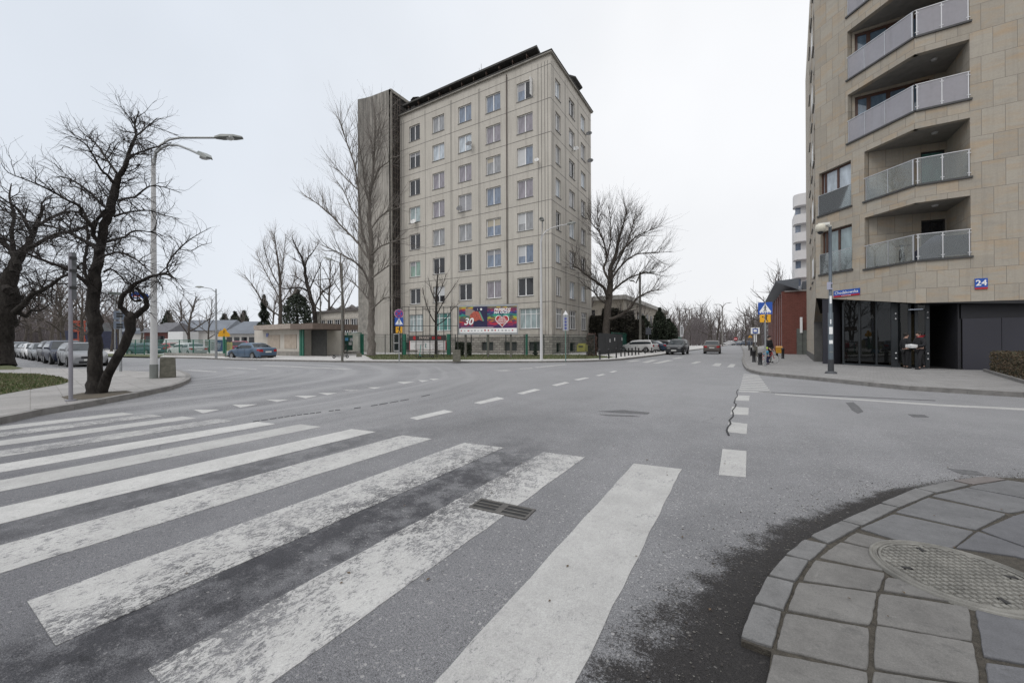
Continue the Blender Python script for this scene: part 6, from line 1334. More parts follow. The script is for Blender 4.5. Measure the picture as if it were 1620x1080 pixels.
for z, h, w_, c in ((2.75, .30, .07, LET), (1.55, .28, .085, LET), (1.17, .14, .09, LET), (.82, .05, .09, LAMPG), (1.95, .18, .03, LET)):
    m = MB(); m.tube([(0, 0, z), (0, 0, z+h)], [.0885 if z < 2.4 else .06]*2, 14)
    V = [v for v in m.v]; m2 = MB(); r_ = .0905 if z < 2.3 else .064
    for k in range(5): a_ = math.atan2(-b.y, -b.x)+(-2+k)*w_*3; a2 = a_+w_*3; m2.quad((r_*math.cos(a_), r_*math.sin(a_), z), (r_*math.cos(a2), r_*math.sin(a2), z), (r_*math.cos(a2), r_*math.sin(a2), z+h), (r_*math.cos(a_), r_*math.sin(a_), z+h))
    m2.build('sticker', c, t)
m = MB(); q = (onF(1312, 466, K0, K1)); m.tube([(0, 0, 3.3), (0, 0, 3.36)], .075, 10); m.tube([(0, 0, 3.52), (0, 0, 3.58)], .075, 10); m.bb(-.12, .0, -.09, -.07, 3.3, 3.6); m.build('clamp_box', M('clamp pale', (.35, .36, .45), .6), t)

# ---------------------------------------------------------------- signs; local frame: faces -y
def face_to(base, yaw_add=0.): d = Vector((-base.x, -base.y, 0)); return math.atan2(d.y, d.x)+math.pi/2+yaw_add
def tri(m, s, y, mi=0, z0=0): m.add([(-s, y, z0-s*.58), (s, y, z0-s*.58), (0, y, z0+s*1.05)], [(0, 1, 2)], mi)
def disc(m, r, y, z0, mi=0, n=24, x0=0): m.poly([(x0+r*math.cos(6.2832*k/n), y, z0+r*math.sin(6.2832*k/n)) for k in range(n)], mi)
def walker(m, s, y, z0, mi=0, x0=0, run=False):
    """small walking figure pictogram"""
    def bar(a, b, w_):
        a, b = Vector(a)*s, Vector(b)*s; d = (b-a).normalized(); n = Vector((-d.y, d.x))*w_*s/2
        m.add([(x0+q.x, y, z0+q.y) for q in (a+n, b+n, b-n, a-n)], [(0, 1, 2, 3)], mi)
    disc(m, .13*s, y, z0+.62*s, mi, 10, x0)
    bar(Vector((0, .5)), Vector((0, .0)), .24); bar(Vector((0, .05)), Vector((-.28, -.55)), .12); bar(Vector((0, .05)), Vector((.25, -.5)), .12)
    bar(Vector((0, .42)), Vector((-.3, .1)), .09); bar(Vector((0, .42)), Vector((.3, .22 if not run else .55)), .09)
def crossing_sign(t, z, s):
    m = MB(); m.bb(-s, s, 0, .02, z-s, z+s); m.build('sign_plate', BLUE, t); m = MB(); tri(m, s*.86, -.004, 0, z-.12*s); m.build('white_triangle', LET, t)
    m = MB(); walker(m, s*.78, -.008, z-.10*s); m.build('walker_symbol', BLACKP, t); m = MB()
    for k in range(5): x = -s*.72+k*s*.33; m.add([(x, -.006, z-s*.80), (x+s*.17, -.006, z-s*.80), (x+s*.17, -.006, z-s*.64), (x, -.006, z-s*.64)], [(0, 1, 2, 3)])
    m.build('zebra_symbol', LET, t)
def yellow_plate(t, z, w_, h_, y=0.):
    m = MB(); m.bb(-w_, w_, y, y+.02, z-h_, z+h_); m.build('warning_plate', YEL, t); m = MB(); walker(m, h_*1.5, y-.005, z-.02, 0, w_*.15, True); disc(m, h_*.16, y-.006, z+h_*.4, 0, 10, -w_*.45); m.build('child_symbol', BLACKP, t)
def sign_post(lab, px, pyb, ytop, rad=.035, mat=None, name='traffic_sign', cat='traffic sign', group=None, z=.12, ya=0.):
    b = G(px, pyb, z); D_ = (b-EYE).dot(_F); t = thing(name, lab, cat, tuple(b), face_to(b, ya), group); h = DP(px, ytop, D_).z-b.z; m = MB(); m.tube([(0, .03, -.02), (0, .03, h)], rad, 8); m.build('post', mat or STEELP, t); return t, b, D_
zof = lambda px, py, D, b: DP(px, py, D).z-b.z
# right: crossing + children
t, b, D_ = sign_post('square pedestrian crossing sign above a yellow children plate at the right pavement', 1211, 579, 478, .04)
s_ = 9.5*D_/FPX; crossing_sign(t, zof(1209, 487.5, D_, b), s_); yellow_plate(t, zof(1210, 503.5, D_, b), 7.2*D_/FPX, 6.2*D_/FPX)
# centre: no stopping, crossing, yellow plate
t, b, D_ = sign_post('round no stopping sign over a crossing sign and a yellow plate on one thin pole', 631.5, 572.5, 489, .035)
z = zof(631, 496, D_, b); r_ = 7.2*D_/FPX; m = MB(); disc(m, r_, 0, z); disc(m, r_, .015, z); m.build('round_plate', M('sign rim', (.5, .5, .55), .4), t); m = MB(); disc(m, r_*.92, -.004, z); m.build('red_ring', M('sign purple red', (.35, .03, .12), .45), t); m = MB(); disc(m, r_*.74, -.007, z); m.build('blue_disc', BLUE, t)
for sgn_ in (1, -1): m = MB(); d = r_*.66*.707; w2 = r_*.1; m.add([(-d-w2, -.009, z-sgn_*(d-w2)), (-d+w2, -.009, z-sgn_*(d+w2)), (d+w2, -.009, z+sgn_*(d-w2)), (d-w2, -.009, z+sgn_*(d+w2))], [(0, 1, 2, 3)]); m.build('red_bar', MATS['sign purple red'], t)
crossing_sign(t, zof(631, 508.5, D_, b), 6.6*D_/FPX); yellow_plate(t, zof(631, 521.5, D_, b), 5*D_/FPX, 5*D_/FPX)
# yellow children cut-out on a green post at the left
b = G(354.5, 563, .12); D_ = (b-EYE).dot(_F); t = thing('children_sign', 'yellow triangular children warning board on a thick green post', 'warning sign', tuple(b), face_to(b)); k_ = D_/FPX
m = MB(); m.tube([(0, .1, 0), (0, .1, zof(355, 530, D_, b))], .11, 8); m.build('post', GREENP, t); z = zof(353, 526, D_, b); m = MB()
P_ = [(-8, -6), (8, -6), (7, -1.5), (4, 1.5), (2.4, 6), (0, 7.5), (-1.6, 4), (-5, 2.5), (-7, -1)]; m.add([(x*k_, 0, z+y*k_) for x, y in P_]+[(x*k_, .04, z+y*k_) for x, y in P_], [tuple(range(9)), tuple(range(17, 8, -1))]+[(i, (i+1) % 9, 9+(i+1) % 9, 9+i) for i in range(9)]); m.build('board', YEL, t)
m = MB(); walker(m, 4.2*k_, -.01, z+.5*k_, run=True); m.build('child_symbol', M('brown symbol', (.12, .05, .01), .6), t); m = MB(); m.bb(-7*k_, 7*k_, .01, .03, z-6.6*k_, z-5.2*k_); m.build('strip', YEL, t)
# posters along the green fence
POSTW = M('poster white', (.55, .56, .56), .7, var=.08, scale=20); 
for px, w_, y0, y1, mt, lab, txt in ((328, 4.8, 537, 549, POSTW, 'white notice board on the green fence by the thin lamp', None), (337, 2.8, 537, 555, POSTW, 'tall narrow white poster left of the thin lamp', None), (346.5, 4.6, 538, 555.5, M('poster violet', (.06, .05, .22), .6, var=.25, scale=4), 'blue violet poster right of the thin lamp', 'STOP'), (362, 4.6, 541, 554.5, M('poster yellow green', (.38, .38, .16), .6, var=.15, scale=4), 'pale yellow green poster left of the blue car', None)):
    b = G(px, 562.5, .12); D_ = (b-EYE).dot(_F)-.4; k_ = D_/FPX; t = thing('poster_board', lab, 'poster', (b.x, b.y, 0), face_to(b), 'poster boards on the green fence'); za, zb4 = DP(px, y1, D_).z, DP(px, y0, D_).z
    m = MB(); m.bb(-w_*k_, w_*k_, -.3, -.26, za, zb4); m.build('board', mt, t); m = MB()
    m2 = M('print grey', (.3, .25, .22), .7) if mt is not MATS.get('poster violet') else LET
    for j in range(4): zz = za+(zb4-za)*(.2+.16*j); m.bb(-w_*k_*.7, w_*k_*.7*(.5+.12*j), -.31, -.302, zz, zz+.06)
    m.build('print', m2, t)
# left: signal post seen from behind, direction boards
b = G(112, 634, .12); D_ = (b-EYE).dot(_F); k_ = D_/FPX; t = thing('signal_post', 'grey post with the back of a tall signal board at the left kerb', 'signal post', tuple(b), face_to(b)); m = MB(); m.tube([(0, 0, 0), (0, 0, zof(112, 400, D_, b))], .036, 10); m.tube([(0, 0, 0), (0, 0, .03)], [.09, .09], 10); m.build('post', M('post grey', (.24, .235, .26), .55, .3, var=.12), t)
m = MB(); m.bb(-2*k_*.7, 8*k_*.8, -.03, .03, zof(117, 474, D_, b), zof(117, 399, D_, b)); m.build('signal_board', M('mottled board back', (.085, .09, .095), .6, var=.5, scale=9), t)
for yy in (408, 428, 455): m = MB(); m.bb(-.02, .10, -.05, -.031, zof(117, yy, D_, b)-.03, zof(117, yy, D_, b)+.03); m.build('clip', BLACKP, t)
b = G(191, 588, .1); D_ = (b-EYE).dot(_F); k_ = D_/FPX; t = thing('direction_sign', 'thin pole with two grey sign backs seen between the stems of the gnarled tree', 'direction sign', tuple(b), face_to(b)); m = MB(); m.tube([(0, 0, 0), (0, 0, zof(191, 480, D_, b))], .05, 8); m.build('post', STEELP, t)
for ya, yb5 in ((492, 506), (508, 520)): m = MB(); m.bb(-10*k_*.8, 6*k_*.8, -.04, -.01, zof(190, yb5, D_, b), zof(190, ya, D_, b)); m.build('sign_back', M('bluish sign back', (.15, .18, .23), .5, .3, var=.12), t)
for ya in (496, 500, 513, 517): m = MB(); m.bb(-6*k_*.8, 3*k_*.8, -.055, -.041, zof(190, ya, D_, b)-.05, zof(190, ya, D_, b)+.03); m.build('clip', BLACKP, t)
b = DP(182, 560, 34); b.z = .1; t = thing('lamp_box', 'flat grey lamp head on a thin pole seen left of the ring shaped branch', 'street lamp', tuple(b), face_to(b), 'street lamps'); k_ = 34/FPX; m = MB(); m.tube([(0, 0, 0), (0, 0, DP(180, 468, 34).z)], .05, 6); m.build('pole', STEELP, t); m = MB(); m.bb(-9*k_*.8, 9*k_*.8, -.1, .1, DP(180, 468, 34).z, DP(180, 464, 34).z); m.build('lamp_head', M('greenish lamp', (.14, .16, .15), .5), t)
# blue and red round signs on the double arm lamp
b = G(243.5, 598.5, .12); Dl = (b-EYE).dot(_F)
for dx, lab, rr_ in ((-28, 'blue and red round sign seen through the ring shaped branch', 7.5), (-14, 'dark blue round sign back beside the pale lamp post', 6.5)):
    c = DP(243.5+dx, 467 if dx < -20 else 469, Dl-.3); k_ = Dl/FPX*.78; t = thing('round_sign', lab, 'traffic sign', tuple(c), face_to(c)+(.0 if dx < -20 else .5)); m = MB(); disc(m, rr_*k_, 0, 0); disc(m, rr_*k_, .02, 0); m.build('plate', BLUE, t)
    m = MB(); m.add([(-rr_*k_*.8, -.006, -rr_*k_*.5), (rr_*k_*.8, -.006, -rr_*k_*.5), (rr_*k_*.6, -.006, .0), (-rr_*k_*.6, -.006, 0)], [(0, 1, 2, 3)]); 
    if dx < -20: m.build('red_field', RED, t); m = MB(); m.add([(-rr_*k_*.7, -.009, -rr_*k_*.62), (rr_*k_*.7, -.009, -rr_*k_*.62), (rr_*k_*.75, -.009, -.3*rr_*k_), (-rr_*k_*.75, -.009, -.3*rr_*k_)], [(0, 1, 2, 3)]); m.build('white_field', LET, t)
    v = (b-c); m = MB(); m.tube([(0, .04, 0), Matrix.Rotation(-t.rotation_euler.z, 3, 'Z') @ Vector((v.x, v.y, 0))], .02, 5); m.build('bracket', STEELP, t)
# small sign plate over the pavement by the office corner (roofed board)
t, b, D_ = sign_post('grey post with a pale timetable board and small pointed cap before the office corner', 895, 571.5, 494, .035, M('green grey post', (.12, .2, .17), .6)); k_ = D_/FPX
m = MB(); m.bb(-4.5*k_, 4.5*k_, 0, .05, zof(895, 523, D_, b), zof(895, 499, D_, b)); m.build('board', M('pale board', (.34, .35, .38), .6, var=.2, scale=12), t); m = MB(); m.add([(-4.2*k_, -.02, zof(895, 498, D_, b)), (4.2*k_, -.02, zof(895, 498, D_, b)), (0, -.02, zof(895, 491, D_, b)), (-4.2*k_, .08, zof(895, 498, D_, b)), (4.2*k_, .08, zof(895, 498, D_, b)), (0, .08, zof(895, 491, D_, b))], [(0, 1, 2), (5, 4, 3), (0, 2, 5, 3), (1, 4, 5, 2)]); m.build('cap', LET, t)
m = MB()
for j in range(4): zz = zof(895, 504+j*5, D_, b); m.bb(-1.6*k_, 1.6*k_, -.015, -.004, zz-.06, zz+.06)
m.build('print', M('print blue', (.06, .07, .3), .6), t)
# bus stop
t, b, D_ = sign_post('bus stop flag with blue bus pictogram on the right pavement', 1195, 563, 517, .05, name='bus_stop_sign', cat='bus stop sign'); k_ = D_/FPX
m = MB(); m.bb(-6*k_, 6*k_, 0, .03, zof(1195, 528, D_, b), zof(1195, 518, D_, b)); m.build('flag', LET, t); m = MB(); m.bb(-3.4*k_, 3.4*k_, -.02, -.005, zof(1195, 527, D_, b), zof(1195, 519.5, D_, b)); m.build('blue_field', BLUE, t); m = MB(); m.bb(-2.2*k_, 2.2*k_, -.03, -.021, zof(1195, 525, D_, b), zof(1195, 521, D_, b)); m.build('bus_symbol', LET, t)
m = MB(); m.bb(-2*k_, 2*k_, 0, .06, zof(1195, 541, D_, b), zof(1195, 529.5, D_, b)); m.build('timetable', LET, t); m = MB(); m.prism([(-2.6*k_, -.3), (2.6*k_, -.3), (3*k_, .4), (-3*k_, .4)], 0, zof(1195, 545, D_, b)-.15); m.build('foot', CONC_D, t)
t, b, D_ = sign_post('small yellow sign far behind the bus stop', 1187, 552, 529, .05); m = MB(); k_ = D_/FPX; z = zof(1187, 532, D_, b); m.add([(-3*k_, 0, z-2*k_), (3*k_, 0, z-2*k_), (0, 0, z+3.2*k_)], [(0, 1, 2)]); m.build('plate', YEL, t)
# distant no entry sign, banner, dark board
p = DP(1164, 548, 130); t = thing('no_entry_sign', 'tiny round red and white sign at the end of the side street', 'traffic sign', (p.x, p.y, 0), face_to(p)); z = DP(1164, 536, 130).z; m = MB(); m.tube([(0, .05, 0), (0, .05, z)], .05, 5); m.build('post', STEELP, t); m = MB(); disc(m, .55, 0, z); m.build('plate', RED, t); m = MB(); m.bb(-.38, .38, -.02, -.005, z-.1, z+.1); m.build('bar', LET, t)
p = DP(1079, 550, 75); t = thing('advert_flag', 'tall white feather banner above the approaching dark car', 'banner', (p.x, p.y, .1), face_to(p)); k_ = 75/FPX; m = MB(); m.tube([(-3*k_, 0, 0), (-3*k_, 0, DP(1076, 514, 75).z)], .04, 5); m.build('pole', STEELP, t)
m = MB(); za, zb6 = DP(1079, 534, 75).z, DP(1079, 514, 75).z; m.poly([(-3*k_, 0, za), (1.5*k_, 0, za+.1), (3.2*k_, 0, za+(zb6-za)*.6), (1.5*k_, 0, zb6-.3), (-3*k_, 0, zb6)]); m.build('cloth', M('flag white', (.5, .5, .52), .8, var=.08), t); m = MB()
for j in range(4): m.bb(-1.2*k_, 1.2*k_, -.02, -.004, za+(zb6-za)*(.25+.15*j), za+(zb6-za)*(.32+.15*j))
m.build('print', BLACKP, t)
t, b, D_ = sign_post('dark rectangular sign back on a thin pole in front of the parked cars', 1026, 557.5, 516, .04); m = MB(); k_ = D_/FPX; m.bb(-4*k_, 4*k_, -.04, -.01, zof(1026, 529, D_, b), zof(1026, 518.5, D_, b)); m.build('plate', M('dark plate', (.06, .065, .08), .6), t)

# ---------------------------------------------------------------- billboard and banner
bc = DP(772, 505, 33.0); BL = DP(724.5, 505, 33.6); BRt = DP(819, 505, 32.6); zt_, zb_ = DP(772, 483, 33).z, DP(772, 527.5, 33).z
t = thing('billboard', 'colourful billboard with the number 30 and a red heart in a grey frame', 'billboard', (BL.x, BL.y, 0)); F_ = frame((BL.x, BL.y, 0), (BRt.x, BRt.y, 0), (BL.x, BL.y, 0)); w_ = (BRt-BL).xy.length; h_ = zt_-zb_
m = MB(); m.bb(0, w_, .02, .12, zb_-.08, zt_+.08); m.build('frame', M('billboard frame', (.36, .37, .38), .5, .3, var=.1), t, F_)
def colourfield():
    m, nt, b_, o = newmat('billboard print'); v = coords(nt, 'Object', (1, 1, 2.6)); sp = nt.nodes.new('ShaderNodeSeparateXYZ'); nt.links.new(coords(nt), sp.inputs[0])
    vo = nt.nodes.new('ShaderNodeTexVoronoi'); vo.inputs['Scale'].default_value = 3.2; nt.links.new(v, vo.inputs['Vector'])
    hz = math_(nt, 'ADD', sp.outputs[2], mrange(nt, noise(nt, v, 3, 5, .7), 0, 1, -.3, .3)); f = mrange(nt, hz, zb_+.45, zt_)
    cr = nt.nodes.new('ShaderNodeValToRGB'); cr.color_ramp.interpolation = 'CONSTANT'; nt.links.new(f, cr.inputs[0]); el = cr.color_ramp.elements
    cols = [(0, (.10, .015, .10)), (.14, (.45, .02, .05)), (.3, (.5, .2, .02)), (.42, (.35, .42, .03)), (.52, (.02, .30, .22)), (.63, (.05, .06, .25)), (.74, (.45, .02, .04)), (.86, (.5, .32, .03)), (.94, (.25, .42, .05))]
    el[0].position, el[0].color = cols[0][0], (*cols[0][1], 1); el[1].position, el[1].color = cols[1][0], (*cols[1][1], 1)
    for p_, c_ in cols[2:]: e_ = el.new(p_); e_.color = (*c_, 1)
    c = mixc(nt, mrange(nt, vo.outputs['Color'], .35, .6, 0, .8), cr.outputs[0], (.03, .02, .09))
    nt.links.new(c, b_.inputs['Base Color']); b_.inputs['Roughness'].default_value = .45; return m
bx = lambda u0, u1, z0, z1, y, mt, nm: MB().bb(w_*u0, w_*u1, y, y+.004, zb_+h_*z0, zb_+h_*z1).build(nm, mt, t, F_)
bx(.02, .985, .19, .97, .010, colourfield(), 'print_colour'); NAVY = M('print navy', (.014, .012, .06), .45, var=.3, scale=3); bx(.26, .50, .22, .97, .004, NAVY, 'print_navy'); bx(.02, .985, .03, .19, .008, LET, 'print_white')
m = MB()
def bp(pts, y=-.002): m.poly([(w_*u, y, zb_+h_*z) for u, z in pts])
bp([(.13, .90), (.20, .90), (.27, .84), (.33, .76), (.24, .62), (.13, .66)]); m.build('umbrella_grey', M('print grey', (.33, .30, .30), .5, var=.3, scale=9), t, F_)
m = MB(); bp([(.20, .66), (.27, .80), (.34, .80), (.40, .68), (.43, .44), (.36, .50), (.30, .44), (.22, .52)], -.005); m.build('umbrella_colour', M('print umbrella', (.42, .09, .06), .5, var=.6, scale=8), t, F_)
m = MB(); bp([(.355, .80), (.375, .80), (.445, .46), (.425, .44)], -.007); m.build('umbrella_edge', M('print green edge', (.12, .32, .22), .5), t, F_)
tx = lambda s, u, z, sz, mt=LET, y=-.012, sh=.0, bold=.0, sx=1., nm='lettering': text_mesh(s, sz*h_, mt, nm, t, F_ @ Matrix.Translation((w_*u, y, zb_+h_*z)) @ UPR @ Matrix.Scale(sx, 4, (1, 0, 0)), bold=bold, shear=sh)
tx('30', .18, .43, .34, sh=.25, bold=.02); tx('PRZEJRZYJ', .745, .845, .115, sh=.25, bold=.012, sx=1.1); tx('NA OCZY', .74, .745, .115, sh=.25, bold=.012, sx=1.1)
m = MB(); disc(m, .035*w_*.5, 0, 0); o = m.build('print_disc', LET, t, F_ @ Matrix.Translation((w_*.395, -.006, zb_+h_*.87))); tx('1', .335, .87, .1)
def heart(s, mt, y, nm):
    P_ = []
    for k in range(40):
        a_ = 2*math.pi*k/40; P_.append((16*math.sin(a_)**3, 13*math.cos(a_)-5*math.cos(2*a_)-2*math.cos(3*a_)-math.cos(4*a_)))
    m = MB(); m.poly([(x*s, y, z*s) for x, z in P_]); m.build(nm, mt, t, F_ @ Matrix.Translation((w_*.745, 0, zb_+h_*.46)))
heart(h_*.0155, LET, -.004, 'heart_rim'); heart(h_*.0138, RED, -.007, 'heart')
for s_, z in (('WIELKA', .555), ('ORKIESTRA', .49), ('ŚWIĄTECZNEJ', .425), ('POMOCY', .36)): tx(s_, .745, z, .06, bold=.004)
rr = random.Random(31); m = MB(); m2 = MB()
for k in range(16): u = .05+k*.057; (m if rr.random() < .45 else m2).bb(w_*u, w_*(u+rr.uniform(.015, .035)), -.002, .004, zb_+h_*.09, zb_+h_*(.12+rr.uniform(0, .03)))
m.build('sponsor_marks_red', RED, t, F_); m2.build('sponsor_marks', M('print mid grey', (.3, .3, .33), .6), t, F_); m = MB(); m.bb(w_*.05, w_*.6, -.004, .002, zb_+h_*.205, zb_+h_*.235); m.build('caption_line', M('print pale line', (.45, .4, .42), .6), t, F_)
for u in (.12, .5, .88): m = MB(); m.bb(w_*u-.08, w_*u+.08, .13, .28, 0, zb_); m.build('support', POLED, t, F_)
# banner on the fence: its own plane, just before the fence
A_ = G(647, 562, .15); B_ = G(706, 562, .17); A_ = A_+(B_-A_)*-.0; D_ = (A_-EYE).dot(_F); t = thing('fence_banner', 'red and dark banner over a white board with red edges on the fence', 'banner', (A_.x, A_.y, 0)); F_ = frame((A_.x, A_.y, 0), (B_.x, B_.y, 0), (A_.x, A_.y, 0)); w_ = (B_-A_).xy.length; D_ = (A_.lerp(B_, .5)-EYE).dot(_F); zz = lambda y: DP(676, y, D_).z
m = MB(); m.bb(0, w_, 0, .03, zz(538), zz(530.5)); m.build('dark_banner', M('banner dark', (.05, .045, .045), .6), t, F_); m = MB(); m.bb(0, w_, -.005, .03, zz(553.5), zz(538.3)); m.build('board_rim', RED, t, F_); m = MB(); m.bb(.12, w_-.08, -.012, -.006, zz(553.3), zz(539)); m.build('white_board', M('banner white', (.68, .66, .66), .6, var=.05), t, F_)
hb7 = zz(530.5)-zz(538); text_mesh('PARKIET', hb7*.72, M('banner cream', (.5, .42, .38), .6), 'lettering', t, F_ @ Matrix.Translation((w_*.44, -.006, zz(534.4))) @ UPR, bold=.008)
m = MB(); disc(m, hb7*.42, -.004, zz(534.3), 0, 16, w_*.16)
for k in range(6): m.bb(w_*(.63+k*.042), w_*(.655+k*.042), -.008, -.004, zz(536.6), zz(532.2))
m.build('red_mark', RED, t, F_); m = MB(); rr = random.Random(2)
for r_ in range(6):
    u = .1
    if r_ == 0: m.bb(w_*.06, w_*.92, -.016, -.0125, zz(541.2), zz(540.4)); continue
    for hh in (0, 1):
        l0 = .12+.48*hh+rr.uniform(0, .06); m.bb(w_*l0, w_*(l0+rr.uniform(.18, .28)), -.016, -.0125, zz(541.5+r_*2.1)-.0, zz(541.5+r_*2.1)+.035)
m.build('small_print', M('print dark', (.2, .18, .18), .6), t, F_)
m = MB(); m.bb(w_*.24, w_*.78, -.01, .01, zz(556), zz(554.4)); m.build('lower_strip', MATS['banner white'], t, F_); m = MB(); m.tube([(w_*.47, -.02, zz(550)), (w_*.45, -.02, zz(547)), (w_*.47, -.02, zz(544.5)), (w_*.455, -.02, zz(543))], .04, 5); m.build('logo_figure', M('logo teal', (.03, .18, .17), .6), t, F_)
# ---------------------------------------------------------------- concrete blocks, planter, bollards, kiosk, scooters
def block(px, pyb, ytop, wpx, lab, taper=.1, name='concrete_block', cat='concrete block', hollow=False, dep=None, mat=None):
    b = G(px, pyb, .12); D_ = (b-EYE).dot(_F); k_ = D_/FPX; h = DP(px, ytop, D_).z-b.z; w_ = wpx*k_/2/math.sqrt(1+((px-810)/FPX)**2); d = dep or w_*1.6; t = None
    m = MB(); w2 = w_*(1-taper); m.add([(-w_, 0, 0), (w_, 0, 0), (w_, d, 0), (-w_, d, 0), (-w2, .04, h), (w2, .04, h), (w2, d-.04, h), (-w2, d-.04, h)], [(3, 2, 1, 0), (0, 1, 5, 4), (1, 2, 6, 5), (2, 3, 7, 6), (3, 0, 4, 7), (4, 5, 6, 7)])
    o = m.build(name, mat or M('mossy concrete', (.135, .13, .105), .95, var=.3, scale=6, bmp=.4, streak=.4), bevel=.018); o.location = b; o.rotation_euler.z = face_to(b); tag(o, lab, cat); return o
block(265.5, 597.5, 565.5, 27, 'squat tapered concrete block right of the pale lamp post', .09, dep=.75); block(722.5, 572, 553, 13, 'upright concrete block on the pavement in front of the billboard', .08, dep=.5); block(568, 564.5, 558.5, 9, 'low dark concrete block left of the no stopping sign'); 
for (px, py, l) in ((361, 564.5, 'flat dark slab on the ground beside the green post'),): block(px, py, 562.8, 11, l, name='ground_slab', cat='slab')
def bollard(px, pyb, ytop, w_, lab, grp, cap=False):
    b = G(px, pyb, .12); D_ = (b-EYE).dot(_F); h = DP(px, ytop, D_).z-b.z; m = MB()
    m.lathe([(w_*1.25, 0), (w_*1.25, .03), (w_, .06), (w_, h*.82), (w_*1.25, h*.84), (w_*1.25, h*.90), (w_, h*.92), (w_*.9, h*.97), (w_*.4, h), (0, h)], n=12)
    o = m.build('bollard', M('bollard iron', (.022, .022, .024), .5, .3, var=.2)); o.location = b; tag(o, lab, 'bollard', grp); return o
gb = 'black bollards on the corner by the black gate'
for i, (px, yb8, yt) in enumerate(((949, 568.2, 552), (963, 567, 551.5), (975, 566.2, 550), (982.5, 563.8, 551), (988.5, 563.2, 550.5), (994.5, 562.2, 550), (1000, 562, 549.8), (1005.5, 561.6, 548.3), (1010.5, 560.8, 550), (1020.5, 559.3, 550), (1031, 557.9, 549.5), (1037, 557.2, 549))):
    bollard(px, yb8, yt, .06, 'black bollard %s' % ['nearest the camera at the left end of the row', 'second from the left end of the row by the black gate', 'third from the left, in front of the gate middle', 'fourth from the left, under the gate edge', 'just right of the black gate', 'in front of the bonnet of the white wagon', 'in front of the front door of the white wagon', 'in front of the middle of the white wagon', 'just left of the old concrete lamp post', 'just right of the old concrete lamp post', 'near the dark sign pole, second last of its row', 'last and farthest of its row'][i], gb)
gr_ = 'black bollards on the right pavement'
for px, yb8, yt, l, c_ in ((1202.6, 577, 557, 'black bollard nearest the crossing sign', 1), (1192.8, 572.5, 553, 'black bollard second nearest on the kerb side', 1), (1188.6, 562.8, 549, 'black bollard third along the kerb', 0), (1185, 553.8, 545, 'farthest black bollard along the kerb', 0), (1238.5, 567, 550, 'single black bollard in front of the red brick corner', 0), (1229, 562.5, 552, 'black bollard behind the yellow bin', 0)): bollard(px, yb8, yt, .095 if c_ else .085, l, gr_)
b = G(1232.5, 563, .12); t = thing('yellow_bin', 'orange yellow grit bin against the brick building', 'bin', tuple(b), face_to(b)); k_ = (b-EYE).dot(_F)/FPX; m = MB(); m.add([(-4*k_, 0, .25), (4*k_, 0, .25), (4*k_, .6, .25), (-4*k_, .6, .25), (-4.6*k_, -.06, .72), (4.6*k_, -.06, .72), (4.6*k_, .66, .72), (-4.6*k_, .66, .72)], [(3, 2, 1, 0), (0, 1, 5, 4), (1, 2, 6, 5), (2, 3, 7, 6), (3, 0, 4, 7), (4, 5, 6, 7)]); m.build('body', M('bin orange', (.55, .27, .02), .5), t); m = MB(); m.add([(-4.8*k_, -.1, .72), (4.8*k_, -.1, .72), (4.8*k_, .7, .74), (-4.8*k_, .7, .74), (-4.3*k_, 0, .8), (4.3*k_, 0, .8), (4.3*k_, .6, .86), (-4.3*k_, .6, .86)], [(3, 2, 1, 0), (0, 1, 5, 4), (1, 2, 6, 5), (2, 3, 7, 6), (3, 0, 4, 7), (4, 5, 6, 7)]); m.build('lid', M('bin lid', (.42, .2, .02), .5), t)
# kiosk
A_ = G(402.5, 561, .1); B_ = G(473.5, 563, .1); t = thing('kiosk', 'pale flat roofed kiosk with boarded up windows and a wide canopy', 'kiosk', (A_.x, A_.y, 0)); F_ = frame((A_.x, A_.y, 0), (B_.x, B_.y, 0), (A_.x, A_.y, 0)); w_ = (B_-A_).xy.length; Dk = ((A_+B_)/2-EYE).dot(_F); zk = DP(440, 521.5, Dk).z; zr_ = DP(440, 515, Dk).z
KW = M('kiosk wall', (.50, .47, .42), .9, var=.12, scale=.8, streak=.25); m = MB(); m.bb(0, w_, 0, 5, -.1, zk); m.build('wall', KW, t, F_); m = MB(); m.bb(-.02, w_*1.02, -.04, -.002, -.1, .55); m.build('base_band', M('kiosk base', (.26, .245, .22), .9, var=.25, scale=2), t, F_)
m = MB(); m.bb(w_*.20, w_*1.0, -.9, 5, zk, zr_+.05, 0); m.bb(w_*1.0, w_*1.42, -.9, 4, zk-.1, zr_-.0, 1); m.build('canopy', [M('kiosk fascia', (.34, .29, .25), .9, var=.2, streak=.2), M('brown fascia', (.15, .115, .095), .9, var=.2)], t, F_)
KB = M('kiosk board', (.40, .34, .28), .9, var=.15, scale=2, streak=.2)
for a_, b9 in ((.33, .60), (.70, .95)): m = MB(); m.bb(w_*a_, w_*b9, -.05, -.003, .85, zk-.55); m.build('boarded_window', KB, t, F_)
m = MB(); m.bb(w_*.30, w_*.345, -.08, -.003, zk-.75, zk-.35); m.build('blue_plate', M('pale blue plate', (.15, .18, .36), .6), t, F_)
m = MB(); m.bb(w_*1.12, w_*1.40, .6, .66, 0, zk-.15); m.build('shelter_back', M('shelter dark', (.035, .035, .032), .8, var=.3), t, F_); m = MB(); m.bb(w_*1.02, w_*1.05, -.1, .0, 0, zk-.1); m.bb(w_*1.07, w_*1.1, -.1, .0, 0, zk-.1); m.bb(w_*1.02, w_*1.10, -.05, -.01, .2, zk-.4); m.build('green_gate', GREENP, t, F_)
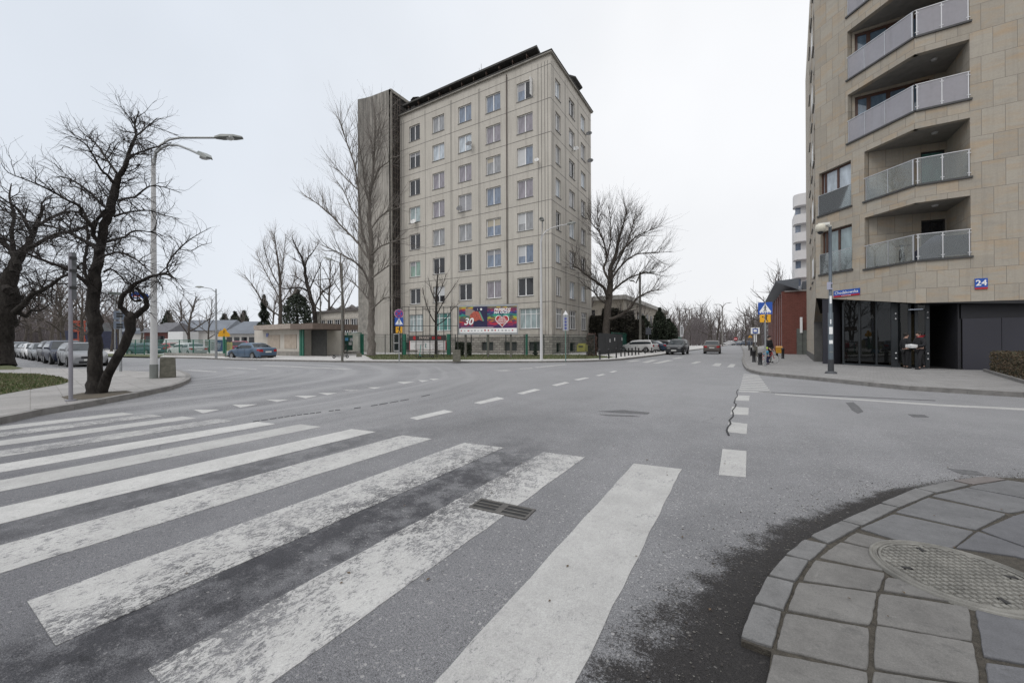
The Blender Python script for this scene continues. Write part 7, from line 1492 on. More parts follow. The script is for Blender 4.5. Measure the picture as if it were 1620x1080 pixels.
# pale scooters
def scooter(px, pyb, ln, lab, hd, z=.12, tip=0.):
    b = G(px, pyb, z); t = thing('kick_scooter', lab, 'scooter', tuple(b), face_to(b)+hd, 'rental scooters on the far pavement'); SB = M('scooter black', (.02, .02, .022), .5, var=.2)
    m = MB(); m.bb(-.42, .38, -.08, .08, .12, .17); m.build('deck', SB, t)
    for x in (-.52, .52): m = MB(); m.lathe([(.05, -.035), (.12, -.03), (.125, 0), (.12, .03), (.05, .035)], (x, 0, .125), 16, axis='Y'); m.build('wheel', SB, t)
    m = MB(); m.tube([(.52, 0, .2), (.40, 0, 1.12)], .028, 7); m.tube([(.38, 0, .15), (.50, 0, .28)], .03, 6); m.build('stem', M('scooter teal', (.03, .24, .20), .5) if tip else SB, t); m = MB(); m.tube([(.40, -.24, 1.13), (.40, .24, 1.13)], .02, 6); m.build('handlebar', SB, t); m = MB(); m.bb(-.6, -.42, -.06, .06, .25, .27); m.build('mudguard', SB, t)
scooter(674, 566.5, 1, 'kick scooter with a teal stem parked on the grass under the banner', math.pi, tip=1.); scooter(539, 566.5, 1, 'dark kick scooter lying low beside the single arm lamp post', .2)
# container building and blue shed far left behind the cars
p0, p1 = DP(93, 545, 80), DP(136, 545, 80); t = thing('sport_hall', 'blue hall with orange red frames behind the parked cars at left', 'hall', (p0.x, p0.y, 0)); F_ = frame((p0.x, p0.y, 0), (p1.x, p1.y, 0), (p0.x, p0.y, 0)); w_ = (p1-p0).xy.length; zq = lambda y: DP(115, y, 80).z
m = MB(); m.bb(0, w_, 0, 8, 0, zq(523)); m.build('wall', M('hall blue', (.03, .035, .07), .7, var=.2), t, F_); m = MB(); m.bb(w_*.55, w_, -.1, 6, zq(523), zq(509)); m.build('upper_wall', M('hall grey', (.15, .16, .17), .7), t, F_); OR = M('frame orange', (.28, .06, .035), .6)
m = MB()
for y in (509, 515, 523, 538): m.bb(w_*.55, w_*1.02, -.3, -.101, zq(y)-.25, zq(y)+.25)
for u in (.56, .78, 1.0): m.bb(w_*u-.15, w_*u+.15, -.35, -.301, 0, zq(508))
m.build('orange_frame', OR, t, F_)
for x0_, x1_, D_, y_, c_, l in ((-20, 60, 150, 540, (.10, .12, .2), 'bluish low building far behind the cars at left'), (1000, 1052, 64, 475, (.30, .28, .25), None)):
    if l is None: continue
    p0, p1 = DP(x0_, 545, D_), DP(x1_, 545, D_); m = MB(); F_ = frame((p0.x, p0.y, 0), (p1.x, p1.y, 0)); m.bb(0, (p1-p0).xy.length, 0, 8, 0, 3.2); m.bb(-.2, (p1-p0).xy.length+.2, -.3, 8, 3.2, 3.5); o = m.build('far_building', M('far bluish', c_, .8), None, F_); tag(o, l, 'building')
# pale building behind the thujas in the side street
t = thing('pale_hall', 'pale two storey building with a cornice behind the thujas', 'building', (-17.5, 66, 0)); PH = M('pale hall wall', (.33, .30, .255), .9, var=.12, scale=.4, streak=.3)
zA = DP(1010, 478, 75).z; m = MB(); m.bb(-9, 0, 0, 42, 0, 8.6); m.build('wall', PH, t); m = MB(); m.bb(-9, .5, -.5, 42.5, 8.6, 9.3); m.build('cornice', M('pale cornice', (.36, .35, .33), .8), t)
for k in range(10): m = MB(); m.bb(.002, .05, 1.5+k*4, 3.3+k*4, 4.6, 7.0); m.build('window', GL_DARK, t)
for k in range(2): m = MB(); m.bb(-7+k*3.6, -5+k*3.6, -.05, -.002, 4.6, 7.0); m.build('window', GL_DARK, t)
# ================================================================ CARS: front towards +x, base at ground centre
TYRE = M('tyre', (.018, .018, .018), .85, var=.2); RIM = M('alloy rim', (.38, .38, .39), .35, .7, var=.1); CGL = glassmat('car glass', (.022, .028, .032), .05, .35, 1.45); CGL.node_tree.nodes; TRIM = M('car trim black', (.02, .02, .022), .55, var=.2)
HLG = M('headlamp', (.5, .52, .55), .12, var=.1, spec=.9); TLG = M('tail lamp', (.35, .012, .015), .2, var=.2); PLT = M('number plate white', (.62, .62, .6), .5, var=.05); UND = M('underbody', (.015, .015, .015), .9)
def carpaint(name, c): return M('paint '+name, c, .38, .0, var=.06, scale=1.5, coat=.25, spec=.35)
KINDS = dict(  # length, width, height, then stations: x fraction from the rear, belt height, roof height (None = no cabin), plan width factor
    sedan=(4.55, 1.78, 1.44, [(0, .62, .0, .80), (.015, .92, 0, .90), (.05, 1.0, 0, .96), (.16, 1.02, 0, .99), (.28, .96, 1.36, 1), (.36, .95, 1.43, 1), (.5, .93, 1.44, 1), (.58, .92, 1.40, 1), (.73, .92, 0, 1), (.88, .82, 0, .96), (.965, .70, 0, .88), (1, .55, 0, .72)]),
    hatch=(4.25, 1.78, 1.50, [(0, .60, 0, .82), (.012, .95, 0, .92), (.03, 1.0, 0, .95), (.13, .98, 1.42, .99), (.24, .96, 1.49, 1), (.42, .94, 1.50, 1), (.56, .93, 1.44, 1), (.73, .94, 0, 1), (.88, .84, 0, .96), (.965, .72, 0, .88), (1, .56, 0, .72)]),
    wagon=(4.6, 1.80, 1.50, [(0, .60, 0, .84), (.010, .95, 0, .93), (.022, 1.0, 0, .96), (.09, .98, 1.44, .99), (.2, .96, 1.49, 1), (.42, .94, 1.50, 1), (.58, .93, 1.43, 1), (.73, .94, 0, 1), (.88, .84, 0, .96), (.965, .72, 0, .88), (1, .56, 0, .72)]),
    suv=(4.45, 1.84, 1.66, [(0, .66, 0, .86), (.010, 1.02, 0, .94), (.025, 1.08, 0, .97), (.10, 1.06, 1.58, .99), (.2, 1.04, 1.65, 1), (.42, 1.02, 1.66, 1), (.56, 1.02, 1.58, 1), (.70, 1.03, 0, 1), (.88, .96, 0, .97), (.965, .84, 0, .90), (1, .62, 0, .78)]))
def make_car(kind, paint, z0=.0, facelight=False):
    Ln, W, H, ST = KINDS[kind]; t = bpy.data.objects.new('car', None); COL.objects.link(t)
    clear = .20 if kind != 'suv' else .24; hw = W/2
    # densify the stations
    S_ = []
    for a, b in zip(ST[:-1], ST[1:]):
        for k in range(2): f = k/2; S_.append((a[0]+(b[0]-a[0])*f, a[1]+(b[1]-a[1])*f, a[2] if not k else (a[2]+(b[2]-a[2])*f if a[2] and b[2] else (a[2] or b[2]) and -1), a[3]+(b[3]-a[3])*f))
    S_.append(ST[-1]); rows = []
    wr = .315 if kind != 'suv' else .345; wx = [Ln*.19-Ln/2, Ln*.81-Ln/2]
    for fx, belt, roof, pw in S_:
        x = fx*Ln-Ln/2; w_ = hw*pw; zc = clear+.02
        arch = max([0]+[math.sqrt(max(0, (wr*1.16)**2-(x-c)**2)) for c in wx]); zs = max(zc, wr+arch if arch > 0 else 0); zs = min(zs, belt-.16)
        if roof and roof > 0: cab = roof
        elif roof == -1: cab = None
        else: cab = 0
        rows.append((x, w_, zs, belt, cab))
    # fill the slanted stations (windscreen, rear screen): midway heights
    for i, r in enumerate(rows):
        if r[4] is None:
            a = rows[i-1][4] or rows[i-1][3]+.03; b = rows[i+1][4] or rows[i+1][3]+.03; rows[i] = (*r[:4], (a+b)/2)
    V = []; n = len(rows)
    for x, w_, zs, belt, cab in rows:
        if cab and cab > belt+.05: f = min(1, (cab-belt)/(H-belt)); wt = w_*(1-.24*f); top = [(w_*.965, belt), (wt, cab-.035*f-.02), (wt*.88, cab), (0, cab+.012)]
        else: top = [(w_*.93, belt), (w_*.90, belt+.012), (w_*.6, belt+.03), (0, belt+.04)]
        half = [(w_*.90, zs), (w_*.985, zs+(belt-zs)*.35), (w_, zs+(belt-zs)*.7)]+top
        loop = [(x, y, z) for y, z in half]+[(x, -y, z) for y, z in reversed(half[:-1])]; V += loop
    m_ = len(half)*2-1; body = MB(); glass = {'side_window': [MB(), MB()], 'windscreen': MB(), 'rear_window': MB()}; F = []
    for i in range(n-1):
        for j in range(m_-1):
            q = [i*m_+j, (i+1)*m_+j, (i+1)*m_+j+1, i*m_+j+1]; a, b = rows[i], rows[i+1]; ca = a[4] and a[4] > a[3]+.05; cb = b[4] and b[4] > b[3]+.05
            side = j in (3, m_-5); topj = 3 < j < m_-5; P_ = [Vector(V[k]) for k in q]; c = sum(P_, Vector())/4
            if side and ca and cb and a[4] > a[3]+.2 and b[4] > b[3]+.2:
                nn = (P_[1]-P_[0]).cross(P_[3]-P_[0]).normalized(); nn = nn if nn.y*c.y > 0 else -nn; zl, zh = min(p.z for p in P_), max(p.z for p in P_)
                body.add(P_, [(0, 1, 2, 3)], 0, True); ff = (c.x+Ln/2)/Ln
                g_ = [p+nn*.006 for p in P_]; mid = sum(g_, Vector())/4; g_ = [Vector((p.x, p.y, mid.z+(p.z-mid.z)*.82)) for p in g_]; glass['side_window'][0 if c.y > 0 else 1].add(g_, [(0, 1, 2, 3)]); continue
            if topj and ((ca or cb) and abs((a[4] or a[3])-(b[4] or b[3])) > .07*abs(b[0]-a[0])/.15) and max(a[4] or 0, b[4] or 0) > max(a[3], b[3])+.05 and abs((a[4] or a[3])-(b[4] or b[3]))/(b[0]-a[0]) > .38:
                nn = (P_[1]-P_[0]).cross(P_[3]-P_[0]).normalized(); nn = nn if nn.z > 0 else -nn; key = 'windscreen' if c.x > 0 else 'rear_window'
                body.add(P_, [(0, 1, 2, 3)], 0, True); g_ = [Vector((p.x, p.y*.95, p.z))+nn*.008 for p in P_]; glass[key].add(g_, [(0, 1, 2, 3)]); continue
            body.add(P_, [(0, 1, 2, 3)], 0, True)
    body.poly([V[k] for k in range(m_)], 0); body.poly([V[(n-1)*m_+k] for k in range(m_-1, -1, -1)], 0)
    me = body.build('body', paint, t)
    bm = bmesh.new(); bm.from_mesh(me.data); bmesh.ops.remove_doubles(bm, verts=bm.verts, dist=.0008); bmesh.ops.recalc_face_normals(bm, faces=bm.faces); bm.to_mesh(me.data); bm.free()
    for mb in glass['side_window']: mb.build('side_window', CGL, t)
    for k in ('windscreen', 'rear_window'):
        if glass[k].v: glass[k].build(k, CGL, t)
    m = MB(); m.bb(-Ln/2+.12, Ln/2-.12, -hw*.86, hw*.86, clear, clear+.26); m.build('underbody', UND, t)
    for cx in wx:
        for s in (1, -1):
            a = MB(); a.lathe([(wr*.62, -.10), (wr*.97, -.105), (wr, -.07), (wr, .07), (wr*.97, .105), (wr*.62, .10)], (cx, s*(hw-.125), wr), 20, axis='Y'); w = a.build('wheel', TYRE, t)
            r_ = MB(); yb = s*(hw-.125)+s*.085; r_.lathe([(wr*.64, s*.012), (wr*.56, 0), (.03, s*-.0), (.0, s*.01)], (cx, yb, wr), 18, axis='Y')
            for k in range(5): a2 = k*1.2566; r_.box((cx+math.cos(a2)*wr*.33, yb+s*.014, wr+math.sin(a2)*wr*.33), (wr*.5, .012, wr*.13), rot=Matrix.Rotation(-a2, 3, 'Y'))
            r_.build('rim', RIM, w)
    zb = ST[-2][1]; zr = ST[1][1]; xf = Ln/2; xr = -Ln/2
    m = MB(); m.bb(xf-.30, xf+.005, -hw*.42, hw*.42, zb-.22, zb-.08); m.bb(xf-.3, xf+.012, -hw*.52, hw*.52, clear+.02, clear+.17); m.build('grille', TRIM, t)
    m = MB(); m.bb(xf, xf+.02, -.26, .26, clear+.17, clear+.28); m.build('front_plate', PLT, t)
    m = MB(); m.bb(xr-.02, xr+.004, -.26, .26, zr-.32, zr-.20); m.build('rear_plate', PLT, t); m = MB(); m.bb(xr-.015, xr+.3, -hw*.75, hw*.75, clear, clear+.16); m.build('rear_bumper', TRIM, t)
    for s in (1, -1):
        m = MB(); m.add([(xf-.11, s*hw*.42, zb-.19), (xf-.30, s*hw*.87, zb-.15), (xf-.42, s*hw*.93, zb-.02), (xf-.16, s*hw*.45, zb-.06), (xf-.02, s*hw*.42, zb-.19), (xf-.16, s*hw*.83, zb-.15), (xf-.30, s*hw*.90, zb-.02), (xf-.09, s*hw*.45, zb-.06)], [(0, 1, 2, 3), (4, 5, 6, 7), (0, 1, 5, 4), (1, 2, 6, 5), (2, 3, 7, 6), (3, 0, 4, 7)]); m.build('headlight', M('headlamp painted lit', (1, 1, 1), .2) if facelight else HLG, t)  # lamps that are on: their light is put in as white colour
        m = MB(); m.add([(xr-.01, s*hw*.52, zr-.26), (xr+.02, s*hw*.86, zr-.24), (xr+.24, s*hw*.985, zr-.12), (xr+.22, s*hw*.95, zr-.01), (xr+.01, s*hw*.84, zr-.04), (xr-.005, s*hw*.55, zr-.05)], [(0, 1, 4, 5), (1, 2, 3, 4)]); m.build('taillight', TLG, t)
        wm = MB(); xm = Ln*.66-Ln/2; wm.add([(xm, s*hw*.93, .98), (xm+.03, s*(hw+.17), 1.0), (xm+.03, s*(hw+.17), 1.11), (xm, s*hw*.95, 1.09), (xm-.10, s*hw*.93, .98), (xm-.10, s*(hw+.16), 1.0), (xm-.10, s*(hw+.16), 1.11), (xm-.1, s*hw*.95, 1.09)], [(0, 1, 2, 3), (7, 6, 5, 4), (0, 4, 5, 1), (1, 5, 6, 2), (2, 6, 7, 3)])
        if kind == 'suv': 
            for v_ in range(8): wm.v[v_] = (wm.v[v_][0], wm.v[v_][1], wm.v[v_][2]+.08)
        wm.build('mirror', paint, t)
        # door seams as slim dark strips
        sm = MB()
        for fx in (.40, .60): x = fx*Ln-Ln/2; sm.bb(x-.006, x+.006, s*(hw-.006), s*(hw+.003), clear+.14, .9)
        sm.build('door_seam', TRIM, t)
    return t
def car(kind, pname, col, px, pyb, hd, lab, grp, z=0., D=None, name='parked_car', light=False, sc=1.0):
    p = G(px, pyb, z) if D is None else Vector((*DP(px, pyb, D).xy, z)); t = make_car(kind, carpaint(pname, col), facelight=light); t.name = name; tag(t, lab, 'car', grp); t.location = (p.x, p.y, z); t.rotation_euler.z = R(hd); t.scale = (sc,)*3
    return t
gl = 'cars parked along the cross street'
def behind(px, pyb, back, hd): p = G(px, pyb, 0); return p
LC = [('wagon', 'silver', (.21, .215, .225), 'silver estate parked nearest, half hidden by the gnarled trunk'), ('suv', 'midnight blue', (.006, .010, .03), 'dark blue tall car parked next behind the silver estate'), ('suv', 'graphite', (.022, .023, .026), 'graphite grey car parked third in the left row'),
    ('hatch', 'steel grey', (.16, .17, .18), 'steel grey hatchback parked fourth in the left row'), ('hatch', 'white', (.50, .50, .50), 'white hatchback parked left of the steel grey one'), ('sedan', 'pewter', (.26, .27, .28), 'pewter saloon parked right beside the old tree'), ('wagon', 'mid grey', (.10, .105, .11), 'mid grey estate just right of the massive old trunk'), ('suv', 'bluish silver', (.18, .21, .24), 'bluish silver car mostly hidden by the massive old trunk')]
ha = R(-3.7); dx_ = Vector((math.cos(ha), math.sin(ha), 0)); ny_ = Vector((-dx_.y, dx_.x, 0)); w0 = G(102, 580.5, 0); X_ = w0-dx_*1.38+ny_*.86
for i, (k_, n_, c_, l_) in enumerate(LC):
    t = make_car(k_, carpaint(n_, c_)); t.name = 'parked_car'; tag(t, l_, 'car', gl); p = X_-dx_*5.35*i+ny_*random.Random(i).uniform(-.08, .1); t.location = (p.x, p.y, .0); t.rotation_euler.z = ha+random.Random(i+5).uniform(-.02, .02)
car('sedan', 'slate blue', (.065, .105, .16), 398, 565.6, 187, 'slate blue saloon driving away in front of the kiosk', None, D=34.5, name='car')
t = car('suv', 'black', (.018, .020, .024), 1072, 559, 268, 'black car driving towards the camera with its lights on', None, D=43, name='car', light=True)
car('hatch', 'grey brown', (.10, .088, .082), 1127, 558.5, 92, 'dark grey hatchback driving away down the side street', None, D=45.5, name='car')
gs = 'cars parked side by side in the side street'
for k_, n_, c_, px, D_, l_ in (('hatch', 'dark grey', (.05, .052, .055), 1004, 51.5, 'dark grey hatchback mostly hidden behind the white wagon'), ('wagon', 'white', (.66, .66, .66), 1009, 47.5, 'white estate car parked behind the bollards'), ('sedan', 'navy', (.02, .04, .075), 1028, 51.5, 'navy saloon parked second behind the white estate'), ('hatch', 'dark brown', (.035, .028, .028), 1040, 55, 'dark brown hatchback parked third behind the white estate'), ('hatch', 'off white', (.56, .57, .58), 1048, 59.5, 'off white hatchback with red tail lamps, last of the parked row')):
    p = DP(px, 556, D_); t = make_car(k_, carpaint(n_, c_)); t.name = 'parked_car'; tag(t, l_, 'car', gs); t.location = (p.x, p.y, .12); t.rotation_euler.z = R(172 if D_ > 50 else 166)
gf = 'cars far down the side street'
for i, (px, D_, c_, n_, h_) in enumerate(((1152, 140, (.55, .55, .56), 'far white', 180), (1158, 150, (.06, .065, .08), 'far dark', 185), (1168, 135, (.30, .31, .33), 'far silver', 178), (1176, 128, (.12, .14, .18), 'far blue grey', 182), (1183, 120, (.05, .07, .11), 'far navy', 180))):
    p = DP(px, 547, D_); t = make_car('hatch', carpaint(n_, c_)); t.name = 'parked_car'; tag(t, ['small white car far off, left of the no entry sign', 'small dark car far off, at the no entry sign', 'small silver car far off, right of the no entry sign', 'small blue grey car far off, left of the bus stop', 'small navy car far off, beside the bus stop flag'][i], 'car', gf); t.location = (p.x, p.y, 0); t.rotation_euler.z = R(h_)
gy = 'vehicles in the yard behind the green mesh fence'
for i, (k_, px, D_, c_, n_, h_) in enumerate((('hatch', 230, 50, (.05, .09, .11), 'teal grey', 200), ('hatch', 212, 52, (.035, .07, .08), 'dark teal', 195), ('wagon', 292, 49, (.55, .56, .55), 'yard white', 190), ('sedan', 305, 46, (.34, .35, .36), 'yard silver', 175), ('hatch', 268, 54, (.30, .04, .05), 'yard red', 185), ('suv', 381, 45, (.26, .015, .035), 'crimson', 150))):
    p = DP(px, 556, D_); t = make_car(k_, carpaint(n_, c_)); t.name = 'parked_car'; tag(t, ['teal grey car in the yard right of the ring shaped branch', 'dark teal car in the yard behind the leaning stem', 'white estate car in the yard behind the green fence', 'silver saloon in the yard right of the white estate', 'red car in the yard right of the double arm lamp post', 'crimson car parked between the yellow poster and the blue saloon'][i], 'car', gy); t.location = (p.x, p.y, .0); t.rotation_euler.z = R(h_)
# white box van by the shed
p = DP(285, 556, 60); t = thing('box_van', 'white box van in the yard in front of the long shed', 'van', (p.x, p.y, 0), R(190), gy); m = MB(); m.bb(-2.6, 1.0, -1.05, 1.05, .7, 3.2); m.build('cargo_box', M('van white', (.62, .63, .63), .5, var=.05), t); m = MB(); m.add([(1.02, -.95, .45), (2.7, -.95, .45), (2.7, -.95, 1.2), (2.1, -.9, 2.15), (1.02, -.9, 2.2), (1.02, .95, .45), (2.7, .95, .45), (2.7, .95, 1.2), (2.1, .9, 2.15), (1.02, .9, 2.2)], [(0, 1, 2, 3, 4), (9, 8, 7, 6, 5), (1, 6, 7, 2), (2, 7, 8, 3), (3, 8, 9, 4)]); m.build('cab', MATS['van white'], t)
m = MB(); m.add([(2.66, -.82, 1.28), (2.66, .82, 1.28), (2.16, .8, 2.05), (2.16, -.8, 2.05)], [(0, 1, 2, 3)]); m.bb(1.25, 2.2, -.975, -.96, 1.3, 2.0); m.build('window', CGL, t)
for x in (-1.7, 1.9):
    for s in (1, -1): m = MB(); m.lathe([(.2, -.12), (.42, -.12), (.42, .12), (.2, .12)], (x, s*.85, .42), 16, axis='Y'); m.build('wheel', TYRE, t)

# ================================================================ PEOPLE: one skinned body; clothes as children
SKIN = M('skin', (.42, .26, .20), .6, var=.08)
def skinmesh(joints, edges, name, mat, parent, sub=1, smooth=True):
    me = bpy.data.meshes.new(name); me.from_pydata([j[:3] for j in joints], edges, []); o = bpy.data.objects.new(name, me); COL.objects.link(o)
    md = o.modifiers.new('skin', 'SKIN'); md.use_smooth_shade = True
    sv = me.skin_vertices[0].data
    for i, j in enumerate(joints): sv[i].radius = (j[3], j[4] if len(j) > 4 else j[3])
    sv[0].use_root = True
    if sub: s = o.modifiers.new('sub', 'SUBSURF'); s.levels = sub; s.render_levels = sub
    dg = bpy.context.evaluated_depsgraph_get(); m2 = bpy.data.meshes.new_from_object(o.evaluated_get(dg)); bpy.data.objects.remove(o); bpy.data.meshes.remove(me)
    m2.materials.clear(); m2.materials.append(mat); m2.name = name; o = bpy.data.objects.new(name, m2); COL.objects.link(o); o.parent = parent
    return o
def person(lab, base, rz, H, pose, jacket, trousers, hair, shoes, hat=None, grp=None, hood=None):
    """pose: dict with hand and foot targets in units of height; x right, y forward is -y (facing -y)"""
    t = thing('person', lab, 'person', tuple(base), rz, grp); q = lambda x, y, z: Vector((x, y, z))*H; k = H
    hip = pose.get('hip', (0, 0, .52)); ch = pose.get('chest', (0, 0, .74)); nk = pose.get('neck', (0, -.005, .84)); hd = pose.get('head', (0, -.012, .925))
    J = [(*q(*hip), .075*k, .06*k), (*q(*[(a+b)/2 for a, b in zip(hip, ch)]), .068*k, .052*k), (*q(*ch), .085*k, .06*k), (*q(*nk), .032*k), (*q(nk[0], nk[1]-.004, nk[2]+.03), .030*k)]
    E = [(0, 1), (1, 2), (2, 3), (3, 4)]; hj = (Vector(nk)+Vector(hd))/2
    J += [(*q(hd[0], hd[1], hd[2]-.03), .042*k, .048*k), (*q(hd[0], hd[1]+.004, hd[2]+.02), .046*k, .054*k), (*q(hd[0], hd[1], hd[2]+.055), .030*k, .034*k), (*q(hd[0], hd[1]-.062, hd[2]-.012), .008*k)]
    E += [(4, 5), (5, 6), (6, 7), (5, 8)]
    def add(j): J.append(j); return len(J)-1
    arms = []; legs = []
    for s in (1, -1):
        sh = (ch[0]+s*.095, ch[1], ch[2]+.055); el = pose['elbow'][0 if s > 0 else 1]; wr_ = pose['wrist'][0 if s > 0 else 1]
        a = add((*q(*sh), .038*k)); b = add((*q(*el), .027*k)); c = add((*q(*wr_), .018*k)); E += [(2, a), (a, b), (b, c)]; d = (Vector(wr_)-Vector(el)).normalized(); pm = Vector(wr_)+d*.038; p_ = add((*q(*pm), .022*k, .011*k)); E.append((c, p_)); sd = d.cross(Vector((0, 1, .3))).normalized()
        for f in range(4):
            o_ = pm+d*.012+sd*(f-1.5)*.011; m1 = o_+d*(.024+.004*(f in (1, 2))); m2 = m1+d*.016+Vector((0, -.008, -.004)); i1 = add((*q(*o_), .0062*k)); i2 = add((*q(*m1), .0055*k)); i3 = add((*q(*m2), .0045*k)); E += [(p_, i1), (i1, i2), (i2, i3)]
        o_ = Vector(wr_)+d*.018+sd*.022; th = o_+d*.02+sd*.012; i1 = add((*q(*o_), .0068*k)); i2 = add((*q(*th), .0055*k)); E += [(c, i1), (i1, i2)]
        arms.append((sh, el, wr_))
        hp = (hip[0]+s*.05, hip[1], hip[2]-.03); kn = pose['knee'][0 if s > 0 else 1]; an = pose['ankle'][0 if s > 0 else 1]
        a = add((*q(*hp), .052*k)); b = add((*q(*kn), .034*k)); c = add((*q(*an), .018*k)); f_ = add((*q(an[0], an[1]-.05, max(.018, an[2]-.03)), .014*k, .009*k)); g_ = add((*q(an[0], an[1]-.095, max(.014, an[2]-.034)), .010*k, .006*k)); E += [(0, a), (a, b), (b, c), (c, f_), (f_, g_)]; legs.append((hp, kn, an))
    skinmesh(J, E, 'body', SKIN, t)
    # face
    for s in (1, -1): m = MB(); m.sphere(q(hd[0]+s*.019, hd[1]-.046, hd[2]+.006), .0065*k, n=6); m.build('eye', BLACKP, t)
    m = MB(); m.bb(*[v*k for v in (hd[0]-.016, hd[0]+.016, hd[1]-.0505, hd[1]-.047, hd[2]-.040, hd[2]-.035)]); m.build('mouth', M('lips', (.3, .1, .09), .6), t)
    for s in (1, -1): m = MB(); m.sphere(q(hd[0]+s*.047, hd[1]+.005, hd[2]-.005), .011*k, n=6, sc=(.5, .8, 1.3)); m.build('ear', SKIN, t)
    # jacket
    J2 = [(*q(hip[0], hip[1], hip[2]-.02), .092*k, .078*k), (*q(*[(a+b)/2 for a, b in zip(hip, ch)]), .088*k, .07*k), (*q(*ch), .10*k, .076*k), (*q(nk[0], nk[1], nk[2]-.015), .048*k)]; E2 = [(0, 1), (1, 2), (2, 3)]
    for sh, el, wr_ in arms: n = len(J2); wv = Vector(wr_)*.97+Vector(el)*.03; J2 += [(*q(*sh), .056*k), (*q(*el), .047*k), (*q(*wv), .037*k)]; E2 += [(2, n), (n, n+1), (n+1, n+2)]
    skinmesh(J2, E2, 'jacket', jacket, t)
    J3 = [(*q(hip[0], hip[1], hip[2]), .08*k, .066*k)]; E3 = []
    for hp, kn, an in legs: n = len(J3); J3 += [(*q(*hp), .058*k), (*q(*kn), .042*k), (*q(an[0], an[1], an[2]+.012), .030*k)]; E3 += [(0, n), (n, n+1), (n+1, n+2)]
    skinmesh(J3, E3, 'trousers', trousers, t)
    for hp, kn, an in legs: skinmesh([(*q(an[0], an[1]+.012, max(.022, an[2]-.018)), .036*k, .028*k), (*q(an[0], an[1]-.05, max(.024, an[2]-.024)), .034*k, .025*k), (*q(an[0], an[1]-.115, max(.02, an[2]-.028)), .027*k, .019*k)], [(0, 1), (1, 2)], 'shoe', shoes, t)
    m = MB(); m.sphere(q(hd[0], hd[1]+.012, hd[2]+.022), .060*k, n=14, sc=(.94, 1.0, 1.0)); v = [(x, y, z) for x, y, z in m.v]; m.build('helmet' if hat == 'helmet' else ('hat' if hat else 'hair'), hair, t)
    if hood: skinmesh([(*q(nk[0], nk[1]+.05, nk[2]-.01), .06*k), (*q(nk[0], nk[1]+.045, nk[2]+.035), .055*k), (*q(nk[0], nk[1]-.01, nk[2]-.05), .125*k, .10*k)], [(0, 1), (0, 2)], 'hood', hood, t)
    return t
BLKC = M('black cloth', (.012, .012, .014), .9, var=.3); REDC = M('red cloth', (.30, .012, .02), .85, var=.2); BLUC = M('child blue', (.04, .20, .32), .8, var=.15); NAVC = M('navy cloth', (.012, .014, .05), .85, var=.2); LIME = M('lime helmet', (.45, .62, .06), .35, var=.08); FURC = M('pale fur', (.34, .29, .24), .95, var=.3, scale=30); DHAIR = M('dark hair', (.015, .012, .010), .8, var=.3)
stand = dict(elbow=[(.15, .01, .62), (-.15, .0, .62)], wrist=[(.14, -.06, .50), (-.13, -.10, .52)], knee=[(.06, -.01, .28), (-.06, .0, .28)], ankle=[(.065, .0, .045), (-.06, .02, .045)])
b = G(1217, 573.0, .12); person('adult in a black coat and pale fur hood standing beside the child at the kerb', b, R(50), 1.62, stand, BLKC, BLKC, DHAIR, BLKC, hood=FURC)
ch_ = dict(hip=(0, .02, .44), chest=(0, -.04, .68), neck=(0, -.05, .79), head=(0, -.07, .90), elbow=[(.17, -.12, .60), (-.17, -.12, .60)], wrist=[(.13, -.24, .56), (-.13, -.24, .56)], knee=[(.08, -.08, .25), (-.08, -.02, .25)], ankle=[(.08, -.02, .05), (-.08, .04, .05)])
b = G(1215.5, 576.5, .12); person('child in a blue jacket, navy trousers and lime helmet holding a small bicycle', b, R(-95), .98, ch_, BLUC, NAVC, LIME, NAVC, hat='helmet')
def bicycle(lab, base, rz, s, fr, tyre=TYRE, rimc=None, name='bicycle', z=0.):
    t = thing(name, lab, 'bicycle', (base.x, base.y, base.z+z), rz); t.scale = (s, s, s)
    for x in (-.52, .52):
        m = MB(); pts = [(x+.33*math.cos(a*math.pi/12), 0, .34+.33*math.sin(a*math.pi/12)) for a in range(25)]; m.tube(pts, .018, 6, caps=False); w = m.build('wheel', tyre, t)
        m = MB(); m.tube([(px_*1, py_, pz_) for px_, py_, pz_ in [(x+.305*math.cos(a*math.pi/12), 0, .34+.305*math.sin(a*math.pi/12)) for a in range(25)]], .009, 4, caps=False)
        for a in range(10): m.tube([(x, 0, .34), (x+.3*math.cos(a*.628), 0, .34+.3*math.sin(a*.628))], .003, 3, caps=False)
        m.build('rim', rimc or RIM, w)
    m = MB()
    for a, b2 in (((-.52, 0, .34), (-.05, 0, .30)), ((-.52, 0, .34), (-.18, 0, .78)), ((-.05, 0, .30), (-.20, 0, .86)), ((-.05, 0, .30), (.36, 0, .76)), ((-.18, 0, .76), (.34, 0, .84)), ((.33, 0, .92), (.52, 0, .34))): m.tube([a, b2], .02, 6)
    m.build('frame', fr, t); m = MB(); m.box((-.21, 0, .89), (.24, .13, .05)); m.build('saddle', BLACKP, t); m = MB(); m.tube([(.34, -.28, .98), (.36, 0, .95), (.34, .28, .98)], .014, 6); m.build('handlebar', BLACKP, t); m = MB(); m.lathe([(0, -.01), (.09, -.01), (.09, .01), (0, .01)], (-.05, .03, .3), 12, axis='Y'); m.tube([(-.05, .06, .3), (.02, .08, .16)], .012, 4); m.tube([(-.05, -.06, .3), (-.12, -.08, .44)], .012, 4); m.build('pedals', BLACKP, t); return t
b = G(1214.5, 574.8, .12); bicycle('small children\'s bicycle with white and red wheels held by the child', b+Vector((0, .15, 0)), R(25), .72, M('bike red', (.35, .02, .02), .4), rimc=LET)
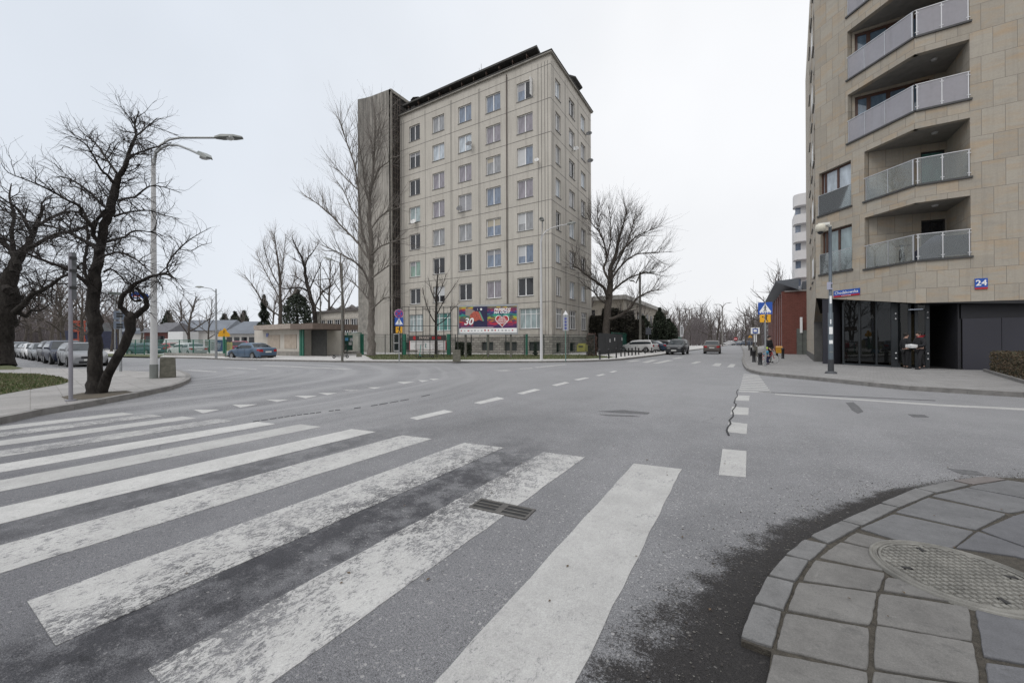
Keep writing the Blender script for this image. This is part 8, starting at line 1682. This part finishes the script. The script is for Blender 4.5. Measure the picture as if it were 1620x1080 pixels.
# people in the entrance
walk = dict(elbow=[(.16, .0, .63), (-.15, -.04, .63)], wrist=[(.08, -.13, .60), (-.08, -.14, .60)], knee=[(.07, -.07, .28), (-.06, .06, .28)], ankle=[(.08, -.06, .045), (-.06, .14, .07)], neck=(0, -.015, .84), head=(0, -.03, .925))
b = inB(1452, -.25, K1, C2); b.z = .12
person('person in a black jacket with a red hood walking into the dark entrance', b, R(-70), 1.70, walk, BLKC, BLKC, DHAIR, BLKC, hood=REDC)
m = MB(); m.box((0, 0, 0), (.34, .24, .12)); q_ = b+Matrix.Rotation(R(-70), 3, 'Z') @ Vector((0, -.32, 1.04)); o = m.build('paper_bundle', M('paper white', (.62, .62, .62), .8, var=.05)); o.location = q_; o.rotation_euler = (.1, .1, R(-70)); tag(o, 'white bundle carried by the person with the red hood', 'parcel')
b2 = inB(1430, .12); b2.z = .12
person('person in dark clothes half hidden beside the one with the red hood', b2, R(110), 1.66, stand, BLKC, BLKC, DHAIR, BLKC)
# things on the lowest balcony
f0 = fl[3]
b = DP(1434, 400, 18.6); bicycle('white framed bicycle leaning on the lowest balcony behind the glass', Vector((b.x-.15, b.y, f0)), R(70), 1.0, M('bike white', (.6, .6, .6), .4))
o0 = K1+Vector((.15, .22, f0)); m = MB(); m.add([(0, 0, 0), (.78, 0, 0), (.78, .5, 0), (0, .5, 0), (.0, 0, .55), (.55, .02, 1.08), (.78, .02, 1.05), (.78, .5, 1.05), (0, .5, .5), (.55, .5, 1.08)], [(0, 1, 6, 5, 4), (3, 8, 9, 7, 2), (4, 5, 9, 8), (5, 6, 7, 9), (1, 2, 7, 6), (0, 4, 8, 3)])
o = m.build('covered_furniture', M('blue grey tarpaulin', (.085, .09, .14), .7, var=.15, bmp=.5, bscale=8)); o.location = o0; tag(o, 'balcony furniture under a blue grey cover on the lowest balcony', 'covered furniture')
m = MB(); m.box((0, 0, .0), (.78, .04, .85)); o = m.build('windbreak_cloth', M('dark blue cloth', (.03, .04, .065), .9, var=.2)); o.location = K1+Vector((1.28, .12, f0+.55)); tag(o, 'dark blue cloth hung behind the right half of the lowest balcony rail', 'cloth')
